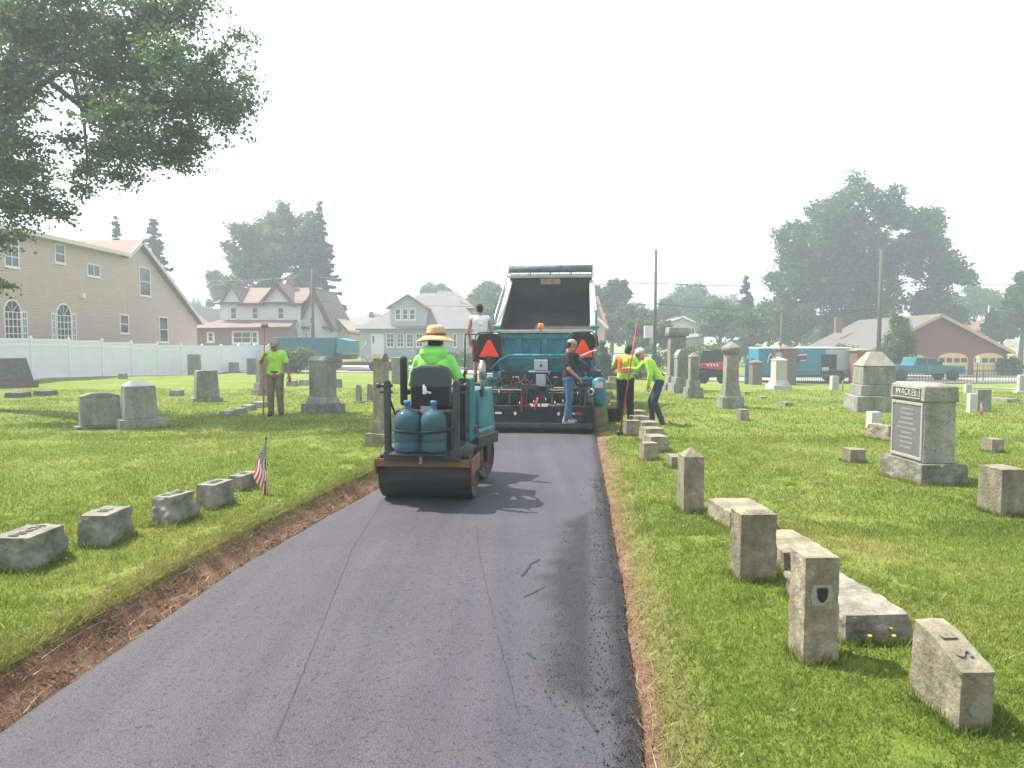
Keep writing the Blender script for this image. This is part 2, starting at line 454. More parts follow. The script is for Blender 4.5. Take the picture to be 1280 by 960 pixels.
soilc = mixc(1.0, s1, s2, 'MULTIPLY')
atn = N('ShaderNodeAttribute', attribute_name='soil')
col = mixc(atn.outputs['Fac'], grassc, soilc)
nt.links.new(col, b.inputs['Base Color']); b.inputs['Roughness'].default_value = .95; b.inputs['Specular IOR Level'].default_value = .1
bp = N('ShaderNodeBump'); bp.inputs['Strength'].default_value = .9; bp.inputs['Distance'].default_value = .03
nt.links.new(noi(38, 6, .7), bp.inputs['Height']); nt.links.new(bp.outputs['Normal'], b.inputs['Normal'])
me.materials.append(gm)

# ---------------------------------------------------------------- new asphalt
PAVE_END = 14.9
ry = lin(-6, 2, .5)+lin(2, 9, .05)+lin(9, PAVE_END, .12)+[PAVE_END]
NX = 44; V = []; loose = []
for y in ry:
    a, b2 = xl(y), xr(y)
    jl = .02*edge_n(y, 21)+.012*mnoise.noise((y*17, 3, 1)); jr = .03*edge_n(y, 31)+.015*mnoise.noise((y*19, 5, 1))
    for k in range(NX+1):
        t = k/NX; x = a+jl+(b2+jr-a-jl)*t
        z = T0(x, y)+.012*(1-abs(2*t-1)**2)
        if k == 0 or k == NX: z -= .035
        d = b2-x
        # a loose, unrolled patch by the right-hand edge, with a ragged outline
        cx = .30+.20*mnoise.noise((y*.9, 2, 2))+.05*mnoise.noise((y*6, 8, 2))
        w = sst(3.0, 3.6, y)*(1-sst(6.4, 7.4, y))
        p = sst(-.12, .10, cx*1.25*w+.09+.07*mnoise.noise((x*5, y*5, 3))-d)
        p = max(p, (1-sst(.04, .16, d+.06*mnoise.noise((y*4, 1, 1))))*.9)
        if .13 < d < .22 and y < 7: p *= .35
        z += p*(.010+.012*mnoise.noise((x*28, y*28, 3)))
        loose.append(p); V.append((x, y, z))
F = [(r*(NX+1)+c, r*(NX+1)+c+1, (r+1)*(NX+1)+c+1, (r+1)*(NX+1)+c) for r in range(len(ry)-1) for c in range(NX)]
me = bpy.data.meshes.new('asphalt_road'); me.from_pydata(V, [], F)
at = me.attributes.new('loose', 'FLOAT', 'POINT'); at.data.foreach_set('value', np.array(loose, np.float32))
me.polygons.foreach_set('use_smooth', [True]*len(F)); me.update()
road = bpy.data.objects.new('asphalt_road', me); COL.objects.link(road); struct(road)
am = bpy.data.materials.new('fresh_asphalt'); am.use_nodes = True; nt = am.node_tree; b = nt.nodes['Principled BSDF']
tcn = N('ShaderNodeTexCoord'); TC = tcn.outputs['Object']
a1 = ramp(noi(.7, 6, .6), [(.3, (.039, .037, .046)), (.7, (.055, .052, .063))])
a2 = ramp(noi(105, 4, .85), [(.34, (.40, .40, .42)), (.5, (.95, .95, .95)), (.66, (1.6, 1.57, 1.56))])
a2 = mixc(1.0, a2, ramp(noi(34, 3, .7), [(.34, (.35, .35, .36)), (.42, (1.0, 1.0, 1.0)), (.66, (1.05, 1.05, 1.05))]), 'MULTIPLY')
a3 = mixc(1.0, a1, a2, 'MULTIPLY')
mpn = N('ShaderNodeMapping'); mpn.inputs['Scale'].default_value = (3.2, .10, 1); mpn.inputs['Rotation'].default_value = (0, 0, .1); nt.links.new(TC, mpn.inputs['Vector'])
ln = N('ShaderNodeTexNoise'); ln.inputs['Scale'].default_value = 1.3; ln.inputs['Detail'].default_value = 4; nt.links.new(mpn.outputs['Vector'], ln.inputs['Vector'])
a3 = mixc(1.0, a3, ramp(ln.outputs['Fac'], [(.3, (.80, .80, .82)), (.7, (1.16, 1.14, 1.12))]), 'MULTIPLY')
atn = N('ShaderNodeAttribute', attribute_name='loose')
dk = mixc(1.0, a3, (.5, .5, .5), 'MULTIPLY')
nt.links.new(mixc(atn.outputs['Fac'], a3, dk), b.inputs['Base Color'])
b.inputs['Roughness'].default_value = .7; b.inputs['Specular IOR Level'].default_value = .4
vo = N('ShaderNodeTexVoronoi'); vo.inputs['Scale'].default_value = 95; nt.links.new(TC, vo.inputs['Vector'])
sm = N('ShaderNodeMath', operation='ADD'); nt.links.new(vo.outputs['Distance'], sm.inputs[0]); nt.links.new(noi(150, 3), sm.inputs[1])
st = N('ShaderNodeMapRange'); st.inputs['To Min'].default_value = .28; st.inputs['To Max'].default_value = 1.0; nt.links.new(atn.outputs['Fac'], st.inputs['Value'])
bp = N('ShaderNodeBump'); bp.inputs['Distance'].default_value = .012; nt.links.new(st.outputs['Result'], bp.inputs['Strength'])
nt.links.new(sm.outputs[0], bp.inputs['Height']); nt.links.new(bp.outputs['Normal'], b.inputs['Normal'])
me.materials.append(am)
# rolling seams and drag marks in the mat: thin ragged sheets lying 4 mm above it
seamm = mat('asphalt_seam', (.030, .029, .034), .8, var=.3, scale=20)
def road_z(x, y):
    a, b2 = xl(y), xr(y); t = (x-a)/(b2-a)
    return T0(x, y)+.012*(1-abs(2*t-1)**2)
def seam(name, pix, w, gap=0.0, seed=0):
    pts = [flat(u, v, -.01) for u, v in pix]; m = MB(); P = []
    for (x0, y0), (x1, y1) in zip(pts, pts[1:]):
        n = max(4, int(math.hypot(x1-x0, y1-y0)/.04))
        P += [(x0+(x1-x0)*k/n, y0+(y1-y0)*k/n) for k in range(n)]
    for i in range(len(P)-1):
        if gap and mnoise.noise((i*.13, seed, 0)) < gap-.5: continue
        q = []
        for (x, y) in (P[i], P[i+1]):
            j = .012*mnoise.noise((y*14, seed, 1)); ww = w*(.6+.8*abs(mnoise.noise((y*9, seed, 5))))
            q.append((x+j-ww, y, road_z(x, y)+.005)); q.append((x+j+ww, y, road_z(x, y)+.005))
        m.add(q, [(0, 1, 3, 2)])
    return struct(m.build(name, seamm))
seam('road_seam', ((593, 640), (598, 690), (610, 745), (622, 800), (640, 865), (648, 905)), .0017, .30, 1)
seam('road_seam', ((478, 628), (440, 690), (405, 780), (372, 862), (340, 940)), .0018, 0, 2)
seam('road_seam', ((652, 724), (664, 708), (678, 700)), .012, .3, 3)
seam('road_seam', ((655, 750), (672, 742), (684, 735)), .010, .3, 4)
seam('road_seam', ((700, 698), (720, 687)), .012, .3, 5)
seam('road_seam', ((660, 820), (690, 850), (720, 880), (750, 925)), .012, .35, 6)

# stone crumbs of loose mix on the right edge and soil clods on the left bank
def pebbles(name, n, fn, smin, smax, m):
    base = np.array([(1, 0, 0), (-1, 0, 0), (0, 1, 0), (0, -1, 0), (0, 0, 1), (0, 0, -1)], float)
    tri = np.array([(0, 2, 4), (2, 1, 4), (1, 3, 4), (3, 0, 4), (2, 0, 5), (1, 2, 5), (3, 1, 5), (0, 3, 5)])
    out = []
    for _ in range(n):
        p = fn()
        if p is None: continue
        s = smin+(smax-smin)*rnd.random()**2
        v = base*rng.uniform(.5, 1.2, (6, 1))*s
        a = rnd.random()*6.28; c_, s_ = math.cos(a), math.sin(a)
        v = v @ np.array([(c_, s_, 0), (-s_, c_, 0), (0, 0, .8)])+np.array(p)
        out.append(v[tri].reshape(-1, 3))
    o = np_mesh(name, np.concatenate(out), 3, m); o['kind'] = 'stuff'
    return o
def f1():
    y = rnd.uniform(2.6, 9); d = abs(rnd.gauss(0, .1)) if rnd.random() < .5 else rnd.uniform(-.05, .45)*(1 if 3.2 < y < 6.8 else .3)
    x = xr(y)-d
    return (x, y, road_z(min(x, xr(y)), y)+.008-(.02 if d < 0 else 0))
pebbles('asphalt_crumbs', 4200, f1, .0025, .008, mat('loose_mix', (.02, .019, .022), .7, var=.5, scale=30))
def f2():
    y = rnd.uniform(2.6, 12); o = rnd.uniform(0, .42); x = xl(y)-o
    return (x, y, T(x, y)+.004)
pebbles('soil_clods', 2600, f2, .004, .018, mat('soil_clod', (.14, .075, .045), .95, col2=(.24, .16, .11), scale=20))
def f3():
    y = rnd.uniform(2.6, 13); o = rnd.uniform(0.0, .3); x = xr(y)+o
    return (x, y, T(x, y)+.003)
pebbles('soil_crumbs', 2200, f3, .003, .011, MATS['soil_clod'])

# drive bed beyond the paver, the cross street and its pale apron
bedm = mat('drive_bed', (.17, .14, .115), .95, col2=(.24, .19, .15), scale=1.5, bump=.4, bscale=40)
m = MB(); yy = [PAVE_END-.25]+lin(16, 50.2, 1.5)+[50.4]
for i, y in enumerate(yy):
    m.v += [(xl(y)+.03, y, T0(0, y)-.03), (xr(y)-.03, y, T0(xr(y), y)-.03)]
for i in range(len(yy)-1): m.f.append((2*i, 2*i+1, 2*i+3, 2*i+2)); m.m.append(0); m.sm.append(True)
struct(m.build('drive_bed_road', bedm))
streetm = mat('old_street_asphalt', (.20, .185, .17), .92, col2=(.27, .25, .225), scale=.6, bump=.2)
def strip(name, ys, x0, x1, dz, m_, step=3):
    m = MB(); xs = lin(x0, x1, step)+[x1]
    for x in xs:
        for y in ys: m.v.append((x, y, T(x, y)+dz))
    k = len(ys)
    for i in range(len(xs)-1):
        for j in range(k-1): m.f.append((i*k+j, (i+1)*k+j, (i+1)*k+j+1, i*k+j+1)); m.m.append(0); m.sm.append(True)
    return struct(m.build(name, m_))
strip('cross_street_road', (50.4, 52, 54, 56, 57.4), -60, 110, .05, streetm)
strip('street_pavement', (58.0, 58.9, 59.6), -60, 110, .09, concrete)
m = MB()
for x in lin(-60, 110, 3): m.bb(x, x+3, 57.4, 57.62, T(x, 57.5)-.1, T(x, 57.5)+.14)
struct(m.build('street_kerb', concrete))
strip('cemetery_path', (38.5, 39.6, 41.0), 9, 70, .03, mat('path_asphalt', (.23, .225, .215), .95, var=.1, scale=1), 1.5)
strip('garage_apron_pavement', (57.7, 58, 59, 59.95), 28, 52, .115, mat('apron_concrete', (.50, .42, .35), .9, var=.1, scale=.8))

# ================================================================ STONES
def rbox(mb, c, d, amp=.006, n=6, top=(1, 1), freq=9, seed=0, mi=0, topamp=.3, cut=None, smooth=False):
    """a dressed or rock-faced block: its sides stepped and roughened"""
    idx = {}
    nx = ny = nz = n
    def vert(i, j, k):
        if (i, j, k) in idx: return idx[(i, j, k)]
        x, y, z = 2*i/nx-1, 2*j/ny-1, 2*k/nz-1
        t = (z+1)/2; sx = 1+(top[0]-1)*t; sy = 1+(top[1]-1)*t
        px, py, pz = x*d[0]/2*sx, y*d[1]/2*sy, z*d[2]/2
        if cut: pz = cut(px, py, pz, t)
        q = (px*freq+seed*7.1, py*freq, pz*freq)
        e = mnoise.noise(q)+.5*mnoise.noise((q[0]*2.3, q[1]*2.3, q[2]*2.3))
        if abs(x) == 1: px += x*amp*e
        if abs(y) == 1: py += y*amp*e
        if abs(z) == 1: pz += amp*e*topamp
        idx[(i, j, k)] = len(mb.v); mb.v.append((px+c[0], py+c[1], pz+c[2])); return idx[(i, j, k)]
    for a in range(n):
        for bq in range(n):
            for f in (((0, a, bq), (0, a, bq+1), (0, a+1, bq+1), (0, a+1, bq)), ((n, a, bq), (n, a+1, bq), (n, a+1, bq+1), (n, a, bq+1)),
                      ((a, 0, bq), (a+1, 0, bq), (a+1, 0, bq+1), (a, 0, bq+1)), ((a, n, bq), (a, n, bq+1), (a+1, n, bq+1), (a+1, n, bq)),
                      ((a, bq, 0), (a, bq+1, 0), (a+1, bq+1, 0), (a+1, bq, 0)), ((a, bq, n), (a+1, bq, n), (a+1, bq+1, n), (a, bq+1, n))):
                mb.f.append(tuple(vert(*q) for q in f)); mb.m.append(mi); mb.sm.append(smooth)
    return mb
SINK = .03
def base_at(u0, u1, v):
    p = gnd((u0+u1)/2, v); k = p[1]/900*math.sqrt(1+((u0+u1-1280)/1800)**2*0)
    return p, k
def block(name, label, u0, u1, v, vt, depth, yaw, m, amp=.006, top=(1, 1), group=None, cut=None, freq=9, n=7, hk=1.0):
    """single-stone marker: front face from pixel u0 to u1, foot on row v, top edge on row vt, `depth` metres deep"""
    p, k = base_at(u0, u1, v); w = (u1-u0)*k; h = (v-vt)*k*hk
    ca, sa = math.cos(yaw), math.sin(yaw)
    loc = (p[0]-sa*depth/2, p[1]+ca*depth/2, p[2])
    mb = MB(); rbox(mb, (0, 0, (h-SINK)/2), (w, depth, h+SINK), amp, n, top, freq, rnd.random()*50, cut=cut)
    o = mb.build(name, m); o.location = loc; o.rotation_euler = (0, 0, yaw)
    tag(o, label, 'gravestone', group); o['dims'] = [w, depth, h]
    return o
def stack(name, label, u, v, vt, levels, yaw, ratio=1.0, m=granite, cap=None, group=None, cat='gravestone', capm=None):
    """stepped monument; levels from the foot up: (part name, px wide, px high, top ratio, roughness)"""
    p, k = base_at(u, u, v); az = math.atan((u-640)/900); rel = yaw+az
    r0 = levels[0][5] if len(levels[0]) > 5 else ratio
    sc = 1/(abs(math.cos(rel))+r0*abs(math.sin(rel)))          # both faces together span the width seen
    levels = [(L[0], L[1]*sc)+tuple(L[2:]) for L in levels]
    if cap: cap = (cap[0], cap[1]*sc)+tuple(cap[2:])
    w0 = levels[0][1]*k; d0 = w0*r0; ca, sa = math.cos(yaw), math.sin(yaw)
    cs = [(x*ca-y*sa, x*sa+y*ca) for x in (-w0/2, w0/2) for y in (-d0/2, d0/2)]
    cy = p[1]-min(c[1] for c in cs); cx = p[0]
    for _ in range(6):
        us = [640+900*(cx+c[0])/(cy+c[1]) for c in cs]
        cx += (u-(min(us)+max(us))/2)*cy/900
    loc = (cx, cy, min(p[2], T(cx, cy)))
    root = thing(name, label, cat, loc, yaw, group); z = -SINK
    for i, L in enumerate(levels):
        nm, wpx, hpx, tr, amp = L[:5]; w = wpx*k; h = hpx*k+(SINK if i == 0 else 0); d = w*(L[5] if len(L) > 5 else ratio)
        mb = MB()
        if amp: rbox(mb, (0, 0, z+h/2), (w, d, h), amp, 6, (tr, tr), 8, rnd.random()*50)
        else: mb.box((0, 0, z+h/2), (w, d, h), top=(tr, tr))
        mm = L[6] if len(L) > 6 else m
        mb.build(nm, mm, root, bevel=0 if amp else min(.02, w*.03)); z += h
    if cap:
        kind, wpx, hpx = cap[:3]; w = wpx*k; h = hpx*k; d = w*(cap[3] if len(cap) > 3 else ratio); mb = MB()
        if kind == 'pyr': mb.box((0, 0, z+h/2), (w, d, h), top=(.05, .05))
        if kind == 'hip': mb.box((0, 0, z+h/2), (w, d, h), top=((.35, .35) if wpx < 45 else (.16, .16)))
        if kind == 'gable': mb.prism([(-w/2, z), (w/2, z), (w/2, z+h*.35), (w*.2, z+h), (-w*.2, z+h), (-w/2, z+h*.35)], -d/2, d/2)
        if kind == 'round': mb.prism([(w/2*math.cos(a), z+h*math.sin(a)) for a in [math.pi*q/12 for q in range(13)]], -d/2, d/2)
        if kind == 'dome': mb.lathe([(w*.5, z), (w*.52, z+h*.2), (w*.42, z+h*.35), (w*.40, z+h*.55), (w*.28, z+h*.85), (.02, z+h)], n=16)
        if kind == 'cross':
            mb.box((0, 0, z+h*.25), (w, d, h*.5), top=(.9, .9)); mb.prism([(-w*.42, z+h*.5), (w*.42, z+h*.5), (0, z+h)], -d*.5, d*.5); mb.prism([(-d*.42, z+h*.5), (d*.42, z+h*.5), (0, z+h*.98)], -w*.5, w*.5, ax='x')
        mb.build('cap_stone', capm or m, root, bevel=min(.015, w*.02))
    root['k'] = k; root['topz'] = z
    return root
YR = -R(5.5)   # heading of the drive (clockwise from straight ahead)

# ---- left row of low rock-faced blocks with lettered tops
row_l = 'low rock-faced markers along the left of the drive'
def lettered(o, s, size):
    w, d, h = o['dims']
    M = Matrix.Translation((0, 0, h+.004)) @ Matrix.Rotation(R(90), 4, 'Z') @ Matrix.Rotation(R(-90), 4, 'X')
    text_obj('inscription', s, size, .004, letter_dark, o, M, sx=1.0)
L1 = block('block_marker', 'rock-faced grey block marker nearest the camera on the left, cut by the photo edge', -18, 40, 716, 672, .40, YR+R(3), granite_rock, .020, (.86, .94), row_l, n=18)
lettered(L1, 'MACH', .105)
L2 = block('block_marker', 'broad grey block marker with a broken upper corner, second from the left photo edge', 95, 137, 685, 644, .36, YR+R(4), granite_rock, .020, (.84, .95), row_l, n=18)
lettered(L2, 'EL', .11)
L3 = block('block_marker', 'grey block marker with flared rocky foot between the broad block and the blurred smooth block', 184, 216, 658, 621, .34, YR+R(-12), granite_rock, .022, (.80, .86), row_l, n=18)
lettered(L3, 'DAD', .11)
L4 = block('block_marker', 'smooth-sided grey block marker just before the smallest block beside the flag', 243, 270, 637, 606, .33, YR+R(-6), granite_rock, .006, (.92, .94), row_l, n=8)
lettered(L4, 'LEN', .095)
L5 = block('block_marker', 'low grey block marker standing directly beside the small American flag', 283, 304, 614, 595, .34, YR+R(-8), granite_rock, .008, (.9, .94), row_l, n=8)
lettered(L5, 'EF', .09)

# ---- right row along the drive
row_r = 'old stones in a row along the right of the drive'
def curved(px, py, pz, t):   # top falls away towards the viewer in a curve
    return pz if t < .5 else pz-(t-.5)*2*.10*max(0, (-py+.17)/.34)**1.6
R1 = block('curved_top_marker', 'pale stone marker with a curved lettered top, nearest stone on the right', 1197, 1242, 916, 806, .34, R(3), limestone, .007, (.97, 1.0), row_r, curved, 11, 22)
w, d, h = R1['dims']
def ct(y): return h-.006-.10*max(0, (-y+.17)/.34)**1.6
mb = MB()
for yy_, s_ in ((-.085, 'S'), (.02, 'E')):
    sl = math.atan2(ct(yy_+.04)-ct(yy_-.04), .08)
    M = Matrix.Translation((0, yy_, ct(yy_)+.014)) @ Matrix.Rotation(sl, 4, 'X') @ Matrix.Rotation(R(90), 4, 'Z') @ Matrix.Rotation(R(-90), 4, 'X')
    text_obj('inscription', s_, .10, .003, mat('weathered_letters', (.16, .15, .13), .95, var=.2, scale=40), R1, M)
mb = MB(); mb.lathe([(.033, -d/2-.004), (.033, -d/2+.01)], (.0, 0, .10), 16, smooth=False, ax='y'); mb.build('worn_emblem', mat('worn_mark', (.215, .205, .175), .95, var=.2, scale=60), R1)
R2 = block('low_block_stone', 'wide low stone block with broken front face and yellow flowers at its foot', 1054, 1141, 806, 768, .78, R(3), mat('lichened_block', (.17, .16, .135), .92, col2=(.27, .255, .215), scale=12, bump=.7, bscale=36, spots=((.33, .33, .28), 16, .62), stain=(4, (.6, .6, .52), (1.1, 1.08, 1.04))), .024, (.96, .97), row_r, n=22, freq=9)
R3 = block('post_stone', 'tall square stone post with a carved cup hole in its front', 1003, 1048, 830, 692, .19, R(2), limestone, .007, (.97, .97), row_r, n=20, freq=13)
w, d, h = R3['dims']
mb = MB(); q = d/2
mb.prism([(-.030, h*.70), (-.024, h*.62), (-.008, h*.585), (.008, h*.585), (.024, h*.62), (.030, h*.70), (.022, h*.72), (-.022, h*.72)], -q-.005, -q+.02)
mb.build('carved_recess', mat('dark_recess', (.03, .028, .024), .95), R3)  # flat dark plate; the shade of the cup hole is its colour
mb = MB(); mb.prism([(-.05, h*.55), (.05, h*.55), (.06, h*.64), (.048, h*.745), (-.048, h*.745), (-.06, h*.64)], -q-.002, -q+.02); mb.build('carved_cup', mat('pale_carving', (.27, .26, .215), .95, var=.15, scale=40), R3)
R4 = block('low_block_stone', 'low pale block half hidden behind the post with the cup hole', 978, 1041, 715, 690, .62, R(3), limestone, .014, (.96, .97), row_r, n=16)
R5 = block('post_stone', 'plain square stone post in front of a wide pale block on the right', 924, 971, 727, 641, .20, R(3), limestone, .007, (.97, .97), row_r, n=20, freq=13)
R6 = block('low_block_stone', 'low pale block behind the plain stone post, farthest of the three big blocks', 910, 970, 664, 640, .58, R(4), limestone, .014, (.96, .97), row_r, n=16)
R7 = block('post_stone', 'slim stone post with a pyramid top standing alone in the right-hand row', 854, 880, 642, 570, .24, R(2), limestone, .003, (.97, .97), row_r, n=7)
w, d, h = R7['dims']; mb = MB(); mb.box((0, 0, h+.035), (w*.98, d*.98, .075), top=(.12, .12)); mb.build('cap_stone', limestone, R7)
w, d, h = R5['dims']; mb = MB(); mb.box((0, 0, h+.012), (w*.99, d*.99, .03), top=(.6, .6)); mb.build('cap_stone', limestone, R5)
R8 = block('small_marker', 'small square marker just left of the slim pyramid-topped post', 839, 857, 586, 571, .30, R(3), limestone, .006, (.95, .95), row_r, n=6)
near_w = 'low stones beside the two workers on the right'
for lab, a in (('upright square stub in front of the lower row of sloped slabs', (804, 824, 576, 554, .22)), ('sloped slab nearest the camera behind the square stub, of three in a row', (812, 838, 566, 546, .42)),
               ('middle sloped slab of the three lying in a row near the workers', (806, 833, 553, 536, .40)), ('sloped slab farthest back of the three in a row near the workers', (801, 827, 543, 528, .40)),
               ('square stub standing at the feet of the worker in the orange vest', (783, 802, 545, 526, .24)), ('slab with rounded top behind the stub at the workers feet', (792, 813, 537, 521, .42)),
               ('small block lying behind the slab at the workers feet', (790, 810, 526, 514, .42))):
    u0, u1, v, vt, dp = a
    block('small_marker', lab, u0, u1, v, vt, dp, R(8), limestone, .008, (.9, .85), near_w, n=6)
for lab, a in (('small stone on the grass right beside the paver tank', (752, 768, 497, 490, .4)), ('squat stone farther along beside the paver, behind the small one', (757, 771, 487, 478, .3)),
               ('grey stone with a sloped top left of the orange vest worker', (748, 764, 506, 497, .4)), ('round-topped stone far up the drive beside the paver', (761, 772, 480, 471, .3))):
    u0, u1, v, vt, dp = a
    block('small_marker', lab, u0, u1, v, vt, dp, R(6), limestone, .01, (.85, .85), 'small stones beyond the paver', n=5)

# ---- the large named monument
gx, gy, gz = gnd(1151, 608)
MX = thing('family_monument', 'large grey granite family monument with lettered top and rocky base', 'monument', (gx+.27, gy+.47, gz), R(1))
mb = MB(); rbox(mb, (0, 0, .10), (.55, .92, .28), .026, 12, (.94, .96), 7, 3.3); mb.build('rock_faced_base', granite_rock, MX)
mb = MB(); mb.box((0, .01, .24+.36), (.37, .70, .72), top=(.98, .985)); mb.build('die_block', granite, MX, bevel=.008)
mb = MB(); mb.box((0, .01, .958+.09), (.41, .74, .18), top=(.97, .97)); mb.box((0, .01, 1.138+.012), (.38, .70, .025), top=(.85, .85)); mb.build('top_block', granite, MX, bevel=.012)
ML = Matrix.Translation((-.186, .01, 0)) @ Matrix.Rotation(R(-90), 4, 'Z')
mb = MB()
def fr(x0, x1, z0, z1, t, y0, y1):
    mb.bb(x0, x1, y0, y1, z1-t, z1); mb.bb(x0, x1, y0, y1, z0, z0+t); mb.bb(x0, x0+t, y0, y1, z0+t, z1-t); mb.bb(x1-t, x1, y0, y1, z0+t, z1-t)
fr(-.33, .33, .265, .94, .035, -.016, .006); mb.move(ML); mb.build('panel_border', mat('worn_border', (.29, .285, .26), .85, var=.1, scale=20), MX, bevel=.004)
mb = MB(); mb.prism([(-.295, .33), (-.255, .30), (.255, .30), (.295, .33), (.295, .875), (.255, .905), (-.255, .905), (-.295, .875)], -.008, .006); mb.move(ML); pn = mb.build('inscription_panel', mat('polished_panel', (.13, .13, .125), .5, var=.15, scale=20), MX)
ins = MB()
for i in range(9):
    z = .84-.058*i; wd = .08+.15*rnd.random(); x = -wd
    while x < wd:
        l = rnd.uniform(.012, .035); ins.bb(x, min(x+l, wd), -.0105, -.006, z, z+.020); x += l+.013
ins.move(ML); ins.build('worn_lettering', letter_pale, pn)
MT = Matrix.Translation((-.203, .01, 1.05)) @ Matrix.Rotation(R(-90), 4, 'Z')
mb = MB(); fr(-.29, .29, -.066, .066, .012, -.014, .008); mb.move(MT); mb.build('name_border', MATS['worn_border'], MX)
mb = MB(); mb.bb(-.28, .28, -.004, .008, -.056, .056); mb.move(MT); mb.build('name_panel', MATS['polished_panel'], MX)
text_obj('name_lettering', 'WACKEL', .112, .004, mat('raised_name', (.36, .355, .33), .8), MX, MT @ Matrix.Translation((0, -.008, 0)), sx=.98)

# ---- other stones on the right
mids = 'small square markers scattered on the right lawn'
for lab, a in (('small square marker left of the named monument base', (1062, 1083, 579, 562, .25)), ('narrow marker between the pyramid pillar and the named monument', (1089, 1102, 535, 515, .2)),
               ('squat marker on open grass right of the named monument', (1239, 1256, 566, 549, .22)), ('narrow marker in front of the tall vase-topped column', (925, 937, 526, 512, .25)),
               ('plain square stone post cut by the right edge of the photo', (1249, 1284, 645, 586, .30)), ('slim pale post in front of the iron fence', (1040, 1049, 487, 470, .2))):
    u0, u1, v, vt, dp = a
    block('square_marker', lab, u0, u1, v, vt, dp, R(6), limestone if dp > .2 else paleStone, .003, (.96, .96), mids, n=6)
block('fallen_stone_piece', 'low broken pale stone lying behind the named monument', 1111, 1130, 552, 533, .6, R(20), limestone, .03, (.8, .7), None, n=8)
for lab, a in (('flat plaque stone in the grass right of the vase-topped column', (981, 992, 508, 503, .4)), ('flat plaque stone on the lawn near the pale pedestal', (951, 960, 498, 496, .4)),
               ('flat plaque stone beside the drive loop, left of the pale pedestal', (931, 938, 493, 490, .4)), ('flat pale slab on the lawn at the far right edge', (1258, 1278, 503, 499, 1.0))):
    u0, u1, v, vt, dp = a
    block('flat_plaque', lab, u0, u1, v, vt, dp, R(4), limestone, .01, (.9, .9), 'flat plaques on the right lawn', n=5)
stack('pyramid_pillar', 'massive square grey monument with a pyramid cap in front of the pickup', 1094, 516, 443, [('lower_base', 72, 20, .98, 0), ('upper_base', 58, 14, .97, 0), ('die_block', 50, 24, .98, 0)], R(-8), 1.0, granite, ('hip', 52, 18))
vc = stack('vase_column', 'tall round-capped column monument alone on the right lawn', 914, 511, 427, [('lower_base', 34, 15, 1, 0), ('flared_base', 25, 15, .84, .004), ('shaft', 20, 38, .93, .003)], R(0), 1.0, granite)
k = vc['k']; z = vc['topz']; mb = MB(); w = 20*k
mb.lathe([(w*.46, z), (w*.5, z+.03), (w*.58, z+.08), (w*.62, z+.16), (w*.55, z+.20), (w*.3, z+.27), (w*.08, z+.32), (.01, z+.34)], n=16); mb.build('draped_cap', granite, vc)
stack('tall_tablet', 'tallest tablet monument with moulded top beside the peaked stone', 846, 488, 407, [('lower_base', 40, 8, .97, 0), ('upper_base', 31, 10, .92, 0), ('shaft', 24, 50, .97, 0), ('moulding', 29, 4, 1.1, 0), ('top_block', 30, 7, .95, 0)], R(2), .75, granite, None)
stack('peaked_stone', 'grey stone with a peaked carved top between the tall tablet and the small pillar', 852, 491, 437, [('lower_base', 34, 11, .97, .004), ('upper_base', 26, 8, .94, 0), ('die_block', 19, 24, .97, 0)], R(4), 1.0, granite, ('gable', 20, 11))
stack('small_pillar', 'small square pillar with pointed cap on a rough base', 867, 498, 440, [('rough_base', 26, 13, .94, .012), ('plinth', 18, 10, .94, .004), ('shaft', 13.5, 29, .96, 0)], R(3), 1.0, granite, ('pyr', 15, 6))
stack('pale_pedestal', 'pale sandstone pedestal monument in front of the blue van', 974, 487, 447, [('lower_base', 33, 6, .98, 0), ('upper_base', 27, 6, .8, 0), ('die_block', 20, 25, .98, 0)], R(6), 1.0, paleStone, ('pyr', 22, 4))
stack('white_stone', 'small white upright stone near the right photo edge by the lawn border', 1211, 492, 480, [('die_block', 9, 12, 1, 0)], R(-4), .8, paleStone)
stack('white_stone', 'white squared stone in front of a grey stone with a little flag', 1217, 516, 492, [('die_block', 12, 24, .97, 0)], R(-4), .9, paleStone)
stack('grey_tablet', 'grey tablet with a little flag leaning against its foot', 1230, 515, 487, [('die_block', 19, 28, .97, .004)], R(-6), .6, granite)
stack('white_stone', 'white stone with pinkish flowers cut by the right photo edge', 1281, 492, 470, [('lower_base', 22, 3, 1, 0), ('die_block', 15, 20, .97, 0)], R(-10), .5, paleStone)

# ---- stones on the left lawn
stack('dark_slant_stone', 'dark polished slanted stone on a reddish base at the left edge', 12, 487, 448, [('red_base', 60, 10, 1, .004, .5, mat('red_granite', (.17, .10, .075), .7, var=.2, scale=20)), ('die_block', 50, 29, .72, 0, .45, granite_d)], R(42), .5, granite_d)
stack('serpentine_tablet', 'wide grey tablet with a serpentine top beside the slant-topped pillar', 122, 538, 491, [('foot_slab', 60, 4, 1, .003, .4), ('die_block', 48, 36, 1, 0, .33)], R(40), .4, granite, ('gable', 48, 6, .33))
stack('slant_top_pillar', 'thick grey pillar stone with a slanted pale top on a wide base', 172, 538, 475, [('wide_base', 60, 12, .97, .006, .8), ('die_block', 45, 42, .9, 0, .75)], R(38), .8, granite, ('hip', 41, 8, .8), capm=paleStone)
stack('tapered_stone', 'tapered grey stone standing behind and right of the slant-topped pillar', 257, 503, 463, [('foot_slab', 40, 5, 1, .004), ('die_block', 32, 35, .84, 0)], R(36), .6, granite)
block('small_marker', 'small upright stone just behind the tapered grey stone by the fence', 234, 249, 469, 443, .3, R(-8), granite, .003, (.97, .97), 'small stones by the white fence', n=5)
